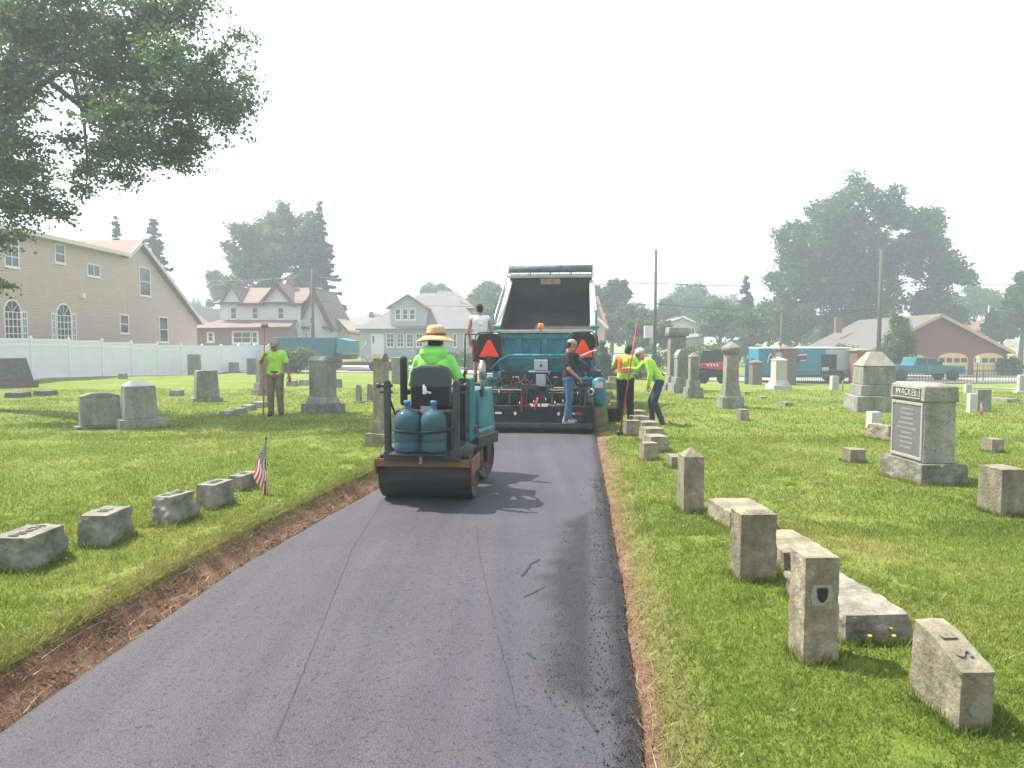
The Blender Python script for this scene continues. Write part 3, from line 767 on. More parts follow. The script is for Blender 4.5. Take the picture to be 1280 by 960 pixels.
for lab, a in (('pale little stone close to the white fence', (285, 297, 466, 453, .3)), ('low stone in the grass between the fence and the slant-topped pillar', (147, 155, 474, 467, .3)),
               ('small stub in the tree shade left of the tapered stone', (211, 224, 495, 488, .3))):
    u0, u1, v, vt, dp = a
    block('small_marker', lab, u0, u1, v, vt, dp, R(-8), granite, .004, (.95, .95), 'small stones by the white fence', n=5)
stack('dark_marker', 'dark upright marker by the fence, left of the man with the rake', 315, 468, 448, [('die_block', 14, 20, .97, .003)], R(30), .6, granite_d)
for lab, a in (('dark flat stone near the left photo edge, left of its neighbour', (4, 26, 498, 491, .5)), ('second dark flat stone, nearer the wide tablet', (40, 60, 494, 489, .5))):
    u0, u1, v, vt, dp = a
    block('flat_plaque', lab, u0, u1, v, vt, dp, R(-4), granite_d, .008, (.9, .9), 'dark flat stones in the left shade', n=5)
for lab, a in (('leftmost of four low stubs in the tree shade', (273, 288, 519, 514, .4)), ('second from the left of four low stubs in the tree shade', (287, 301, 517, 511, .4)), ('third from the left of four low stubs in the tree shade', (300, 313, 514, 507, .4)), ('stub closest to the man with the rake, of four in a row', (312, 329, 510, 503, .4))):
    u0, u1, v, vt, dp = a
    block('low_stub', lab, u0, u1, v, vt, dp, R(-4), granite, .008, (.9, .9), 'four low stubs in the tree shade', n=5)
stack('stepped_pillar', 'stepped grey pillar partly hidden behind the man with the rake', 327, 495, 448, [('lower_base', 28, 8, .97, 0), ('upper_base', 22, 8, .9, 0), ('shaft', 15, 30, .97, 0)], R(50), .9, granite)
stack('round_top_monument', 'large grey tablet monument with a rounded top right of the man with the rake', 403, 517, 445, [('wide_base', 56, 11, .98, .004, 1.1), ('flared_base', 46, 9, .80, 0, 1.1), ('die_block', 34, 44, 1, 0, 1.15)], R(58), 1.1, granite, ('gable', 35, 8, 1.16))
for lab, a in (('small slanted stone just right of the man with the rake', (357, 369, 483, 476, .4)), ('small dark stub between the man with the rake and the round-topped monument', (373, 385, 482, 475, .4)), ('pale small stone peeking from behind the round-topped monument', (419, 425, 485, 474, .3))):
    u0, u1, v, vt, dp = a
    block('small_marker', lab, u0, u1, v, vt, dp, R(-4), granite, .005, (.9, .8), 'small stones behind the round-topped monument', n=5)
for lab, u, v in (('small leaning tablet on a foot slab, left of its twin', 448, 504), ('small tablet on a foot slab right beside the tall stone post', 462, 503), ):
    stack('leaning_tablet', lab, u, v, v-20, [('foot_slab', 15, 2, 1, .003), ('tablet', 8, 18, .9, 0)], R(-30), .5, granite, ('round', 7, 3))
stack('tall_post_stone', 'tall slim stone post with a pointed top close behind the roller', 476, 559, 445, [('lower_base', 42, 16, .98, .004), ('upper_base', 29, 16, .9, .003), ('shaft', 21, 76, .92, .002)], R(66), 1.0, limestone, ('gable', 19.5, 10))
stack('grey_tablet', 'grey tablet half hidden behind the roller, on the lawn', 500, 480, 447, [('die_block', 22, 33, .97, 0)], R(-4), .5, granite)
# ================================================================ PEOPLE
skin_a = mat('skin_tan', (.36, .20, .135), .6); skin_b = mat('skin_ruddy', (.40, .20, .14), .6); skin_c = mat('skin_brown', (.22, .12, .08), .6)
eyem = mat('eye_dark', (.02, .015, .012), .3)
lime = mat('lime_fabric', (.37, .64, .07), .8, var=.12, scale=8, bump=1.0, bscale=9)
limeg = mat('lime_green_fabric', (.23, .66, .13), .85, var=.10, scale=8, bump=1.0, bscale=9)
orangef = mat('orange_fabric', (.85, .20, .05), .85, var=.1, scale=10, bump=.3, bscale=16)
tankw = mat('white_cotton', (.70, .69, .72), .9, var=.06, scale=8, bump=1.0, bscale=10)
blackf = mat('black_cotton', (.022, .022, .025), .9, var=.3, scale=8, bump=1.0, bscale=9)
denim = mat('blue_denim', (.045, .105, .20), .9, var=.3, scale=14, bump=.9, bscale=11)
denim_d = mat('dark_denim', (.03, .045, .07), .9, var=.3, scale=14, bump=.9, bscale=11)
khaki = mat('dusty_khaki', (.17, .13, .085), .9, var=.3, scale=6, bump=1.0, bscale=10)
blackpants = mat('black_work_trousers', (.018, .018, .02), .9, var=.3, scale=6, bump=1.0, bscale=10)
redf = mat('dark_red_shorts', (.16, .02, .02), .9, var=.2)
boot = mat('work_boot', (.10, .065, .04), .8, var=.3, scale=14)
bootd = mat('dark_boot', (.03, .025, .022), .8, var=.3, scale=14)
hairm = mat('dark_hair', (.02, .016, .013), .8, var=.4, scale=40, bump=.8, bscale=60)
straw = mat('straw', (.50, .36, .19), .9, var=.22, scale=40, bump=.5, bscale=90)
strawband = mat('hat_band', (.16, .10, .06), .9)
capg = mat('khaki_cap', (.30, .26, .20), .9, var=.15, scale=14)
capw = mat('pale_cap', (.55, .54, .52), .9, var=.15, scale=14)
capred = mat('red_cap', (.40, .06, .05), .9, var=.1)
reflect = mat('silver_reflective_tape', (.55, .56, .55), .4, .3)
beltm = mat('belt_leather', (.02, .017, .015), .6)

def L_(a, b, t): return tuple(Vector(a).lerp(Vector(b), t))
def off(p, x=0, y=0, z=0): return (p[0]+x, p[1]+y, p[2]+z)
def hand(mb, el, wr, curl=.5, side=1, toward=None):
    """palm, four unequal bent fingers and a thumb leaving its side"""
    f = (Vector(wr)-Vector(el)).normalized()
    if toward is not None: f = (f*.4+Vector(toward).normalized()*.6).normalized()
    s = f.cross(Vector((0, 0, 1)))
    if s.length < .2: s = f.cross(Vector((side, 0, 0)))     # arm hanging: palm turned to the thigh
    s.normalize(); n = s.cross(f).normalized()
    w = Vector(wr); pc = w+f*.09
    for k in (-1.2, -.4, .4, 1.2):
        mb.cap(w+f*.015+s*.012*k, pc+s*.019*k, .020, .016, 8)
    for k, l in ((-1.5, .058), (-.5, .072), (.5, .078), (1.5, .068)):
        a = pc+s*.019*k; d1 = (f*(1-curl*.35)-n*curl*.8).normalized(); b = a+d1*l*.55
        d2 = (f*(1-curl*1.1)-n*curl*1.5).normalized(); mb.cap(a, b, .011, .010, 7); mb.cap(b, b+d2*l*.5, .010, .0085, 7)
    a = w+f*.035+s*.03*side; b = a+(f*.6+s*.6*side-n*.35).normalized()*.04
    mb.cap(a, b, .014, .012, 7); mb.cap(b, b+(f*.8-n*.5).normalized()*.032, .012, .010, 7)
STD = dict(hd=(0, .02, 1.625), nk=(0, -.01, 1.48), ch=(0, 0, 1.32), wa=(0, .01, 1.12), pv=(0, 0, .97),
           sL=(-.18, 0, 1.425), eL=(-.235, -.03, 1.14), wL=(-.24, .05, .90), sR=(.18, 0, 1.425), eR=(.235, -.03, 1.14), wR=(.24, .05, .90),
           hL=(-.09, 0, .92), kL=(-.10, .03, .50), aL=(-.11, -.02, .085), hR=(.09, 0, .92), kR=(.10, .03, .50), aR=(.11, -.02, .085), fL=(-.12, 1), fR=(.12, 1), face=(0, 1, 0))
def torso(mb, J, e, belly=0):
    ch, wa, pv, sL, sR, nk = (Vector(J[k]) for k in ('ch', 'wa', 'pv', 'sL', 'sR', 'nk'))
    ax = (sR-sL).normalized(); px = (Vector(J['hR'])-Vector(J['hL'])).normalized()
    mb.cap(sL+ax*.02, sR-ax*.02, .062+e, .062+e, 10)
    mb.cap(nk-(nk-ch)*.25, ch, .06+e, .11+e, 10)
    for k in (-1, 1):
        mb.cap(ch+ax*.075*k+(nk-ch)*.3, wa+ax*.055*k, .098+e, .092+e, 10)
        mb.cap(wa+ax*.055*k, pv+px*.065*k, .092+e, .10+e, 10)
    if belly: mb.ell(tuple(wa+Vector((0, .07, -.02))), (.13, .12, .13), 12)
def arm(mb, J, s, e0, e1, upto=1.0):
    S, E, W = J['s'+s], J['e'+s], J['w'+s]
    mb.cap(S, L_(S, E, min(1, upto*2)), .054+e0, .054-.012*min(1, upto*2)+e1, 9)
    if upto > .5: mb.cap(E, L_(E, W, (upto-.5)*2), .042+e1, .042-.014*(upto-.5)*2+e1, 9)
def legs(mb, J, e, e1, upto=1.0):
    pv = Vector(J['pv'])
    for s in 'LR':
        h, k, a = J['h'+s], J['k'+s], J['a'+s]
        mb.cap(h, L_(h, k, min(1, upto*2)), .083+e, .060+e1, 10)
        if upto > .5: mb.cap(k, L_(k, a, (upto-.5)*2), .056+e1, .043+e1, 10)
    mb.cap(J['hL'], J['hR'], .09+e, .09+e, 10)
def person(label, loc, rz, over={}, skin=skin_a, scale=1.0, shirt=None, sleeve=.28, trousers=denim, trouser_len=1.0, shoes=boot, vest=None, headgear=None, hair=True, hood=None, belly=0, belt=False, curl=(.6, .6), hold={}, group='paving crew', baggy=.012):
    J = dict(STD); J.update(over)
    root = thing('person', label, 'person', loc, rz, group); root.scale = (scale,)*3
    face = Vector(J['face']).normalized(); up = (Vector(J['hd'])-Vector(J['nk'])).normalized()
    if abs(up.dot(face)) > .8: up = Vector((0, 0, 1))
    side = face.cross(up).normalized(); up = side.cross(face).normalized()
    HR = Matrix((side, face, up)).transposed()
    hd = Vector(J['hd'])
    def H(x, y, z): return tuple(hd+HR @ Vector((x, y, z)))
    mb = MB()
    mb.ell(tuple(hd+up*.02), (.076, .098, .105), 16, rot=HR)
    mb.ell(H(0, .028, -.055), (.056, .066, .065), 12, rot=HR)
    mb.cap(H(0, .085, .012), H(0, .108, -.022), .012, .016, 8)        # nose
    mb.cap(H(-.03, .088, .032), H(.03, .088, .032), .012, .012, 8)    # brow
    mb.cap(H(-.02, .088, -.058), H(.02, .088, -.058), .010, .010, 8)  # lips
    mb.cap(H(0, .075, -.095), H(0, .078, -.09), .022, .02, 8)         # chin
    for k in (-1, 1): mb.ell(H(.078*k, -.005, .0), (.012, .024, .034), 8, rot=HR)
    mb.cap(J['nk'], H(0, -.02, -.05), .056, .054, 10)
    torso(mb, J, -.012)
    for s in 'LR':
        arm(mb, J, s, 0, 0); hand(mb, J['e'+s], J['w'+s], curl[0 if s == 'L' else 1], 1 if s == 'L' else -1, hold.get(s))
    legs(mb, J, -.008, -.006)
    for s in 'LR':
        a = Vector(J['a'+s]); fd = Vector((*J['f'+s], 0)).normalized()
        mb.cap(a, a+fd*.13-Vector((0, 0, .045)), .04, .03, 8)
    body = baked('body', mb, .0085, skin, root, 1, [skin, eyem, mat('lips', (.30, .10, .08), .5)])
    eyes = [Vector(H(-.03, .092, .014)), Vector(H(.03, .092, .014))]; mouth = Vector(H(0, .1, -.058))
    for pl in body.data.polygons:
        c = pl.center
        if min((c-e).length for e in eyes) < .0125: pl.material_index = 1
        elif abs((c-mouth).dot(side)) < .022 and abs((c-mouth).dot(up)) < .005 and (c-mouth).length < .03: pl.material_index = 2
    if shirt:
        mb = MB(); torso(mb, J, .012, belly)
        if sleeve:
            for s in 'LR': arm(mb, J, s, .018, .016 if sleeve > .5 else .024, sleeve)
        baked('shirt', mb, .012, shirt, root, 3)
    if hood:
        mb = MB(); n = Vector(J['nk'])
        mb.cap(n+Vector((-.07, -.04, .02)), n+Vector((.07, -.04, .02)), .085, .085, 10); mb.ell(tuple(n+Vector((0, -.07, -.05))), (.11, .06, .08), 12); mb.ell(tuple(n+Vector((0, 0, .0))), (.095, .095, .07), 12)
        baked('hood', mb, .012, hood, root, 3)
    mb = MB(); legs(mb, J, baggy, baggy+.004, trouser_len)
    for k in (-1, 1): mb.cap(Vector(J['pv'])+Vector((.05*k, 0, .05)), Vector(J['pv'])+Vector((.05*k, 0, -.04)), .098, .098, 10)
    baked('trousers' if trouser_len > .7 else 'shorts', mb, .012, trousers, root, 3)
    if belt:
        pv = Vector(J['wa']).lerp(Vector(J['pv']), .75); mb = MB(); mb.lathe([(.165, -.02), (.168, 0), (.165, .02)], (0, 0, 0), 20)
        mb.v = [(x+pv.x, y*.72+pv.y, z+pv.z) for x, y, z in mb.v]; mb.build('belt', beltm, root)
    for s in 'LR':
        a = Vector(J['a'+s]); fd = Vector((*J['f'+s], 0)).normalized(); mb = MB()
        mb.cap(a+Vector((0, 0, .06)), a-fd*.02-Vector((0, 0, .03)), .05, .048, 10); mb.cap(a-fd*.03-Vector((0, 0, .045)), a+fd*.15-Vector((0, 0, .05)), .042, .040, 10)
        mb.cap(a+Vector((0, 0, 0)), a+fd*.1-Vector((0, 0, .04)), .045, .038, 10)
        sh = baked('boot', mb, .010, shoes, root, 2)
        zmin = a.z-.083
        for v in sh.data.vertices: v.co.z = max(v.co.z, zmin)
    if vest:
        mb = MB(); torso(mb, J, .026, belly); mb.v = [p for p in mb.v]
        vo = baked('safety_vest', mb, .012, vest[0], root, 3, [vest[0], vest[1], reflect])
        sv = (Vector(J['sR'])-Vector(J['sL'])).normalized(); c0 = Vector(J['ch'])
        for pl in vo.data.polygons:
            q = pl.center-c0; sx = q.dot(sv)
            t = (pl.center-Vector(J['wa'])).dot((c0-Vector(J['wa'])).normalized())
            if abs(t-.02) < .028: pl.material_index = 1
            elif abs(t-.02) < .05: pl.material_index = 1
            elif .055 < abs(sx) < .10 and t > .02: pl.material_index = 1
            if abs(t-.02) < .014: pl.material_index = 2
            if sx < -.06 and t > 0: pl.material_index = 1
    if hair:
        mb = MB(); mb.ell(H(0, -.016, .034), (.084, .098, .10), 14, rot=HR); mb.ell(H(0, -.05, -.01), (.074, .06, .08), 12, rot=HR)
        ho = baked('hair', mb, .010, hairm, root, 1)
    if headgear:
        kind, hm = headgear
        if kind == 'straw':
            pr = [(.215, -.034), (.21, -.022), (.155, .012), (.104, .03), (.103, .05), (.098, .10), (.085, .132), (.05, .145), (.02, .135), (.0, .13)]
            mb = MB(); mb.lathe([(.0, .012), (.10, .012), (.155, .002), (.21, -.036)]+pr, (0, 0, 0), 28)
            mb.v = [tuple(hd+up*.05+HR @ Vector((x, y*1.05, z-.03*math.cos(2*math.atan2(y, x))*max(0, math.hypot(x, y)-.11)*4))) for x, y, z in mb.v]
            hat = mb.build('straw_hat', hm, root)
            mb = MB(); mb.lathe([(.108, .032), (.112, .034), (.110, .056), (.105, .058)], (0, 0, 0), 28); mb.v = [tuple(hd+up*.05+HR @ Vector((x, y*1.05, z))) for x, y, z in mb.v]
            mb.build('hat_band', strawband, hat)
        else:
            mb = MB(); mb.ell(H(0, -.008, .05), (.088, .106, .085), 16, rot=HR)
            cpv = baked('cap', mb, .010, hm, root, 1)
            for v in cpv.data.vertices:
                q = HR.transposed() @ (v.co-hd)
                if q.z < .03: q.z = .03; v.co = hd+HR @ q
            mb = MB(); pts = [(.075*math.cos(a), .085+.075*math.sin(a)) for a in [math.pi*i/10 for i in range(11)]]
            mb.prism([(.08, .06)]+pts+[(-.08, .06)], .030, .038, ax='z'); mb.v = [H(*p) for p in mb.v]; mb.build('cap_peak', hm, cpv)
    return root
# ================================================================ MACHINES
def torus(mb, c, Rr, r, ax='y', n=20, m=8, mi=0):
    pts = []
    for i in range(n+1):
        a = 2*math.pi*i/n; p = (Rr*math.cos(a), Rr*math.sin(a))
        q = {'y': (p[0], 0, p[1]), 'x': (0, p[0], p[1]), 'z': (p[0], p[1], 0)}[ax]
        pts.append((c[0]+q[0], c[1]+q[1], c[2]+q[2]))
    return mb.tube(pts, r, m, mi, caps=False)
def wheel(parent, c, r, w, name='wheel', rimm=steel, rimr=.58, tyrem=blackrub):
    mb = MB(); h = w/2
    mb.lathe([(r*rimr, -h), (r*.93, -h), (r, -h*.7), (r, h*.7), (r*.93, h), (r*rimr, h)], c, 28, ax='x')
    t = mb.build(name, tyrem, parent)
    mb = MB(); mb.lathe([(r*.1, -h*.55), (r*.3, -h*.6), (r*.42, -h*.35), (r*rimr*.99, -h*.8), (r*rimr*.99, h*.8), (r*.42, h*.35), (r*.3, h*.6), (r*.1, h*.55)], c, 24, ax='x')
    mb.build('rim', rimm, t); return t
DRV = math.atan2(.098, 1)   # heading of the drive

# ---------------------------------------------------------------- roller
p = (-.90, 7.82, 0)
roller = thing('tandem_roller', 'small black and teal tandem road roller seen from behind with water jugs', 'roller', (p[0], p[1], T0(p[0], p[1])+.012), -DRV)
def drum(parent, c, r, w, M=None, name='drum'):
    mb = MB(); h = w/2
    mb.lathe([(r*.86, -h+.03), (r*.9, -h), (r-.008, -h), (r, -h+.008), (r, h-.008), (r-.008, h), (r*.9, h), (r*.86, h-.03)], c, 48, ax='x')
    if M: mb.move(M)
    d = mb.build(name, mat('worn_drum_steel', (.045, .040, .038), .55, .35, var=.35, scale=5, stretch=(.4, 3, 3)), parent)
    mb = MB(); mb.lathe([(.02, -h+.02), (.12, -h+.015), (.13, -h+.035), (r*.87, -h+.04), (r*.87, h-.04), (.13, h-.035), (.12, h-.015), (.02, h-.02)], c, 28, ax='x')
    for k in range(6):
        a = k*math.pi/3
        for sx in (-1, 1): mb.cyl((c[0]+sx*(h-.015), c[1]+.17*math.cos(a), c[2]+.17*math.sin(a)), (c[0]+sx*(h-.045), c[1]+.17*math.cos(a), c[2]+.17*math.sin(a)), .02, n=8)
    if M: mb.move(M)
    mb.build('drum_hub', mat('rusty_hub', (.16, .09, .06), .8, var=.4, scale=10), d)
    return d
drum(roller, (0, 0, .29), .29, 1.0)
MF = Matrix.Translation((-.14, .60, 0)) @ Matrix.Rotation(-R(14), 4, 'Z')
drum(roller, (0, .62, .29), .29, .96, MF)
mb = MB()                                                 # scraper beam over the rear drum
mb.bb(-.50, .50, -.34, -.24, .40, .45); mb.bb(-.50, .50, -.355, -.34, .385, .47)
for sx in (-1, 1): mb.bb(sx*.515-.012, sx*.515+.012, -.34, .20, .30, .47)
mb.build('scraper_beam', yellow, roller, bevel=.008)
mb = MB()
for sx in (-.47, .34): mb.bb(sx, sx+.13, -.30, -.12, .45, .50)
mb.build('step_pad', blackrub, roller, bevel=.006)
mb = MB(); mb.bb(-.40, .40, -.42, -.33, .46, .56)       # U-shaped rear guard
for sx in (-1, 1):
    mb.prism([(sx*.395, .46), (sx*.395, 1.27), (sx*.38, 1.30), (sx*.345, 1.30), (sx*.33, 1.27), (sx*.33, .60), (sx*.29, .56), (sx*.29, .46)][::(1 if sx > 0 else -1)], -.41, -.34)
    mb.bb(sx*.355-.045, sx*.355+.045, -.33, .25, .48, .58)
mb.build('rear_guard', mat('charcoal_paint', (.045, .052, .052), .55, var=.3, scale=7), roller, bevel=.012)
for sx in (-1, 1):
    mb = MB(); mb.cyl((sx*.45, -.37, 1.24), (sx*.31, -.37, 1.24), .018, n=10); mb.cyl((sx*.45, -.37, 1.17), (sx*.31, -.37, 1.17), .012, n=8); mb.ell((sx*.46, -.37, 1.24), (.03, .03, .03), 8); mb.build('hinge_pin', darksteel, roller)
mb = MB(); mb.bb(-.30, .30, -.30, .34, .50, .98); mb.bb(-.33, .33, -.10, .34, .45, .90); mb.build('engine_cover', blackp, roller, bevel=.02)
mb = MB(); mb.bb(-.03, .11, -.306, -.298, .97-.02, 1.0+.02); lp = mb.build('data_plate', greyp, roller)
mb = MB(); mb.bb(-.20, .28, -.10, .42, .93, 1.02); st = mb.build('seat', blackrub, roller, bevel=.03)
mb = MB(); mb.prism([(-.17, 1.00), (.26, 1.00), (.265, 1.36), (.235, 1.42), (.15, 1.445), (-.06, 1.445), (-.145, 1.42), (-.175, 1.36)], -.17, -.07); sb = mb.build('backrest', mat('dark_seat_vinyl', (.050, .062, .064), .55, var=.15), roller, bevel=.025)
mb = MB(); mb.prism([(-.155, 1.00), (.245, 1.00), (.25, 1.22), (-.16, 1.22)], -.186, -.165); mb.build('backrest_pocket', blackrub, sb, bevel=.008)
mb = MB(); mb.tube([(-.02, -.19, 1.24), (-.0, -.20, 1.17), (.06, -.20, 1.15)], .012, 8); mb.bb(-.03, .01, -.20, -.185, 1.14, 1.22); mb.build('white_tag', trimw, sb)
mb = MB(); mb.bb(-.32, -.25, -.05, .06, 1.0, 1.54); mb.bb(-.32, -.26, -.02, .35, 1.10, 1.17); mb.build('armrest_post', mat('olive_black', (.03, .032, .026), .7), roller, bevel=.03)
mb = MB(); mb.bb(.33, .40, .0, .12, .62, 1.30); mb.tube([(.39, .06, 1.36), (.36, .3, 1.4), (.30, .5, 1.3)], .02, 8); mb.build('side_console', blackp, roller, bevel=.02)
mb = MB(); mb.bb(-.42, .42, .34, .70, .34, .48); mb.build('foot_deck', blackp, roller, bevel=.01)
mb = MB()                                                 # front frame, articulated to the right
mb.bb(-.37, .37, .70, 1.25, .50, 1.10, top=(.92, .9)); mb.bb(-.32, .32, .52, .72, .52, .98); mb.bb(.37, .43, .25, 1.05, .48, .62); mb.bb(-.43, -.37, .25, 1.05, .48, .62)
mb.move(MF); mb.build('front_hood', teal, roller, bevel=.03)
for sx in (-1, 1): mb = MB(); mb.bb(sx*.50-.015, sx*.50+.015, .28, .96, .42, .56); mb.bb(sx*.50-.02, sx*.50+.02, .56, .70, .22, .50); mb.move(MF); mb.build('front_fork', blackp, roller, bevel=.01)
mb = MB(); mb.bb(.36, .50, .22, .34, .60, .70); mb.move(MF); lb = mb.build('lamp_bracket', blackp, roller, bevel=.008)
mb = MB()
for dx in (.40, .46): mb.ell(tuple(MF @ Vector((dx, .215, .65))), (.012, .006, .012), 8)
mb.build('marker_lamp', white, lb)
mb = MB(); mb.cyl((.36, .80, 1.0), (.36, .80, 1.46), .028, n=12); mb.cyl((.36, .80, 1.22), (.36, .80, 1.42), .042, n=12); mb.move(MF); mb.build('exhaust_stack', steel, roller)
mb = MB(); mb.cyl((0, .45, 1.05), (0, .42, 1.22), .025, n=8); torus(mb, (0, .42, 1.24), .16, .014, 'z'); mb.build('steering_wheel', blackrub, roller)
mb = MB(); mb.bb(.33, .39, .40, .75, .55, 1.28); mb.build('teal_side_panel', teal, roller, bevel=.015)
for sx in (-.40, .40): mb = MB(); mb.tube([(sx, -.30, 1.28), (sx*1.02, -.15, 1.1), (sx*.95, 0, .9), (sx, .1, .7)], .012, 8); mb.build('hose', blackrub, roller)
mb = MB(); mb.tube([(.0, -.40, .47), (.0, -.43, .50), (.01, -.44, .54)], .012, 8); mb.box((0, -.435, .47), (.035, .02, .07)); mb.build('tow_hook', steel, roller)
# two water jugs strapped behind the seat
jugm = bpy.data.materials.new('blue_jug_plastic'); jugm.use_nodes = True; q = jugm.node_tree.nodes['Principled BSDF']
q.inputs['Base Color'].default_value = (.10, .22, .265, 1); q.inputs['Roughness'].default_value = .06; q.inputs['Transmission Weight'].default_value = .6; q.inputs['IOR'].default_value = 1.2
MR = Matrix.Translation(roller.location) @ Matrix.Rotation(-DRV, 4, 'Z')
for i, sx in enumerate((-.135, .142)):
    wp = MR @ Vector((sx, -.455, .562))
    lab = ('left of two clear blue water jugs strapped behind the roller seat', 'right of two clear blue water jugs strapped behind the roller seat')[i]
    j = thing('water_jug', lab, 'water jug', wp, -DRV, 'water jugs on the roller'); mb = MB()
    pr = [(.10, 0), (.130, .012), (.134, .03), (.134, .10), (.127, .11), (.134, .12), (.134, .20), (.127, .21), (.134, .22), (.134, .33), (.125, .375), (.095, .41), (.055, .432), (.034, .445), (.031, .455), (.031, .49)]
    mb.lathe(pr, (0, 0, 0), 28); mb.build('jug_body', jugm, j)
    mb = MB(); mb.lathe([(.035, .487), (.036, .52), (.03, .53)], (0, 0, 0), 16); mb.build('jug_cap', mat('blue_cap', (.05, .16, .28), .5), j)
mb = MB(); pts = [(-.32, -.38, .80), (-.285, -.46, .795), (-.24, -.565, .79), (-.135, -.602, .785), (0, -.57, .77), (.142, -.602, .785), (.25, -.565, .79), (.29, -.46, .795), (.32, -.38, .80)]
mb.tube(pts, .015, 6); mb.v = [(x, y, .785+(z-.785)*1.0) for x, y, z in mb.v]; mb.build('jug_strap', blackrub, roller)
mb = MB(); mb.bb(-.30, .30, -.61, -.41, .535, .558); mb.build('jug_tray', blackp, roller, bevel=.006)

op = MR @ Vector((.05, .10, 0))
person('seated roller operator in lime hooded shirt and wide straw hat, seen from behind', op, -DRV-R(3),
       dict(hd=(0, .02, 1.685), nk=(0, -.05, 1.55), ch=(0, -.07, 1.38), wa=(0, -.05, 1.18), pv=(0, -.02, 1.06), sL=(-.165, -.04, 1.49), eL=(-.265, .02, 1.24), wL=(-.20, .26, 1.20), sR=(.165, -.04, 1.49), eR=(.275, .02, 1.24), wR=(.20, .27, 1.20),
            hL=(-.10, .02, 1.05), kL=(-.15, .46, 1.04), aL=(-.15, .54, .59), hR=(.10, .02, 1.05), kR=(.15, .46, 1.04), aR=(.15, .54, .59)),
       shirt=limeg, sleeve=.97, hood=limeg, headgear=('straw', straw), trousers=denim_d, group='paving crew', skin=skin_b)

# ---------------------------------------------------------------- paver
PY = 14.35
pp = flat(671, 540, -.09); PY = pp[1]
paver = thing('asphalt_paver', 'teal and black asphalt paver laying the drive, seen from its screed end', 'paver', (pp[0], PY, T0(pp[0], PY)), -DRV)
MP = Matrix.Translation(paver.location) @ Matrix.Rotation(-DRV, 4, 'Z')
W = 1.10
mb = MB(); mb.bb(-W, W, .02, .55, .03, .22); mb.bb(-W, W, .02, .10, .22, .50); mb.bb(-W+.05, W-.05, .10, .60, .22, .40)
mb.build('screed', blackp, paver, bevel=.015)
mb = MB(); mb.bb(-W, W, -.28, .02, .165, .195); mb.bb(-W, W, -.285, -.27, .12, .20); wk = mb.build('walkway', darksteel, paver, bevel=.006)
mb = MB()
for sx in (-1, 1): mb.bb(sx*1.13-.02, sx*1.13+.02, -.1, .8, .02, .62); mb.cyl((sx*1.13, .05, .6), (sx*1.13, .05, .8), .02, n=8)
mb.build('end_gate', blackp, paver, bevel=.008)
mb = MB(); mb.bb(-W+.04, W-.04, -.005, .018, .30, .46); mb.build('rear_plate', mat('satin_black_plate', (.012, .012, .013), .35), paver, bevel=.006)
for sx in (-1, 1):
    mb = MB(); mb.bb(sx*.86-.10, sx*.86+.02, -.016, -.006, .35, .40); mb.build('reflector', lamp_red, paver)
    mb = MB(); mb.bb(sx*.86+.03, sx*.86+.16, -.016, -.006, .355, .395) if sx < 0 else mb.bb(sx*.86-.22, sx*.86-.11, -.016, -.006, .355, .395); mb.build('reflector', white, paver)
    mb = MB(); mb.bb(sx*.43-.025, sx*.43+.025, -.016, -.006, .34, .40); mb.build('decal', white, paver)
mb = MB()
for z, y, r in ((.52, -.02, .018), (.87, .05, .022), (.78, .02, .015)):
    mb.cyl((-W+.05, y, z), (-.12, y, z), r, n=8); mb.cyl((.22, y, z), (W-.05, y, z), r, n=8)
for x in (-.95, -.55, -.2, .3, .6, .95): mb.cyl((x, .02, .22), (x, .05, .87), .018, n=8)
mb.build('screed_rail', mat('worn_rail', (.10, .095, .085), .5, .4, var=.3, scale=10), paver)
mb = MB(); mb.bb(-.88, -.30, -.04, -.02, .83, .855); mb.bb(.26, .62, -.04, -.02, .83, .855); mb.build('worn_yellow_strip', mat('pale_yellow_strip', (.42, .38, .22), .7, var=.2), paver)
for x in (-.30, .62):
    mb = MB(); mb.cyl((x, -.02, .40), (x, .10, .98), .028, n=10); mb.build('hydraulic_ram', red, paver)
mb = MB(); mb.tube([(-.04, -.05, .45), (.0, -.06, .60), (.02, -.02, .68)], .022, 8); mb.build('warning_flagstick', mat('pink_red', (.65, .06, .08), .6), paver)
mb = MB(); rr = random.Random(5)
for i in range(26):
    x = rr.uniform(-.95, .95); y = rr.uniform(-.02, .12); x2 = x+rr.uniform(-.3, .3); z0 = rr.uniform(.45, .6); z1 = rr.uniform(.8, 1.15)
    mb.tube([(x, y, z0), (x+rr.uniform(-.05, .05), y-.06, (z0+z1)/2), (x2, y+.1, z1)], .012, 6)
mb.build('hose', blackrub, paver)
mb = MB()
for i in range(22):
    x = rr.uniform(-.95, .95); z = rr.uniform(.5, .95); mb.bb(x-.05, x+rr.uniform(.03, .12), .03, .16, z-.04, z+rr.uniform(.02, .08))
mb.build('valve_block', mat('greasy_metal', (.05, .05, .052), .5, .4, var=.4, scale=12), paver, bevel=.004)
mb = MB()
for x, z in ((-.34, .52), (-.06, .55), (.36, .53), (.52, .56), (.18, .60), (.80, .72), (-.75, .74)): mb.cyl((x, -.03, z), (x, -.03, z+.09), .014, n=8)
mb.build('grease_fitting', chrome, paver)
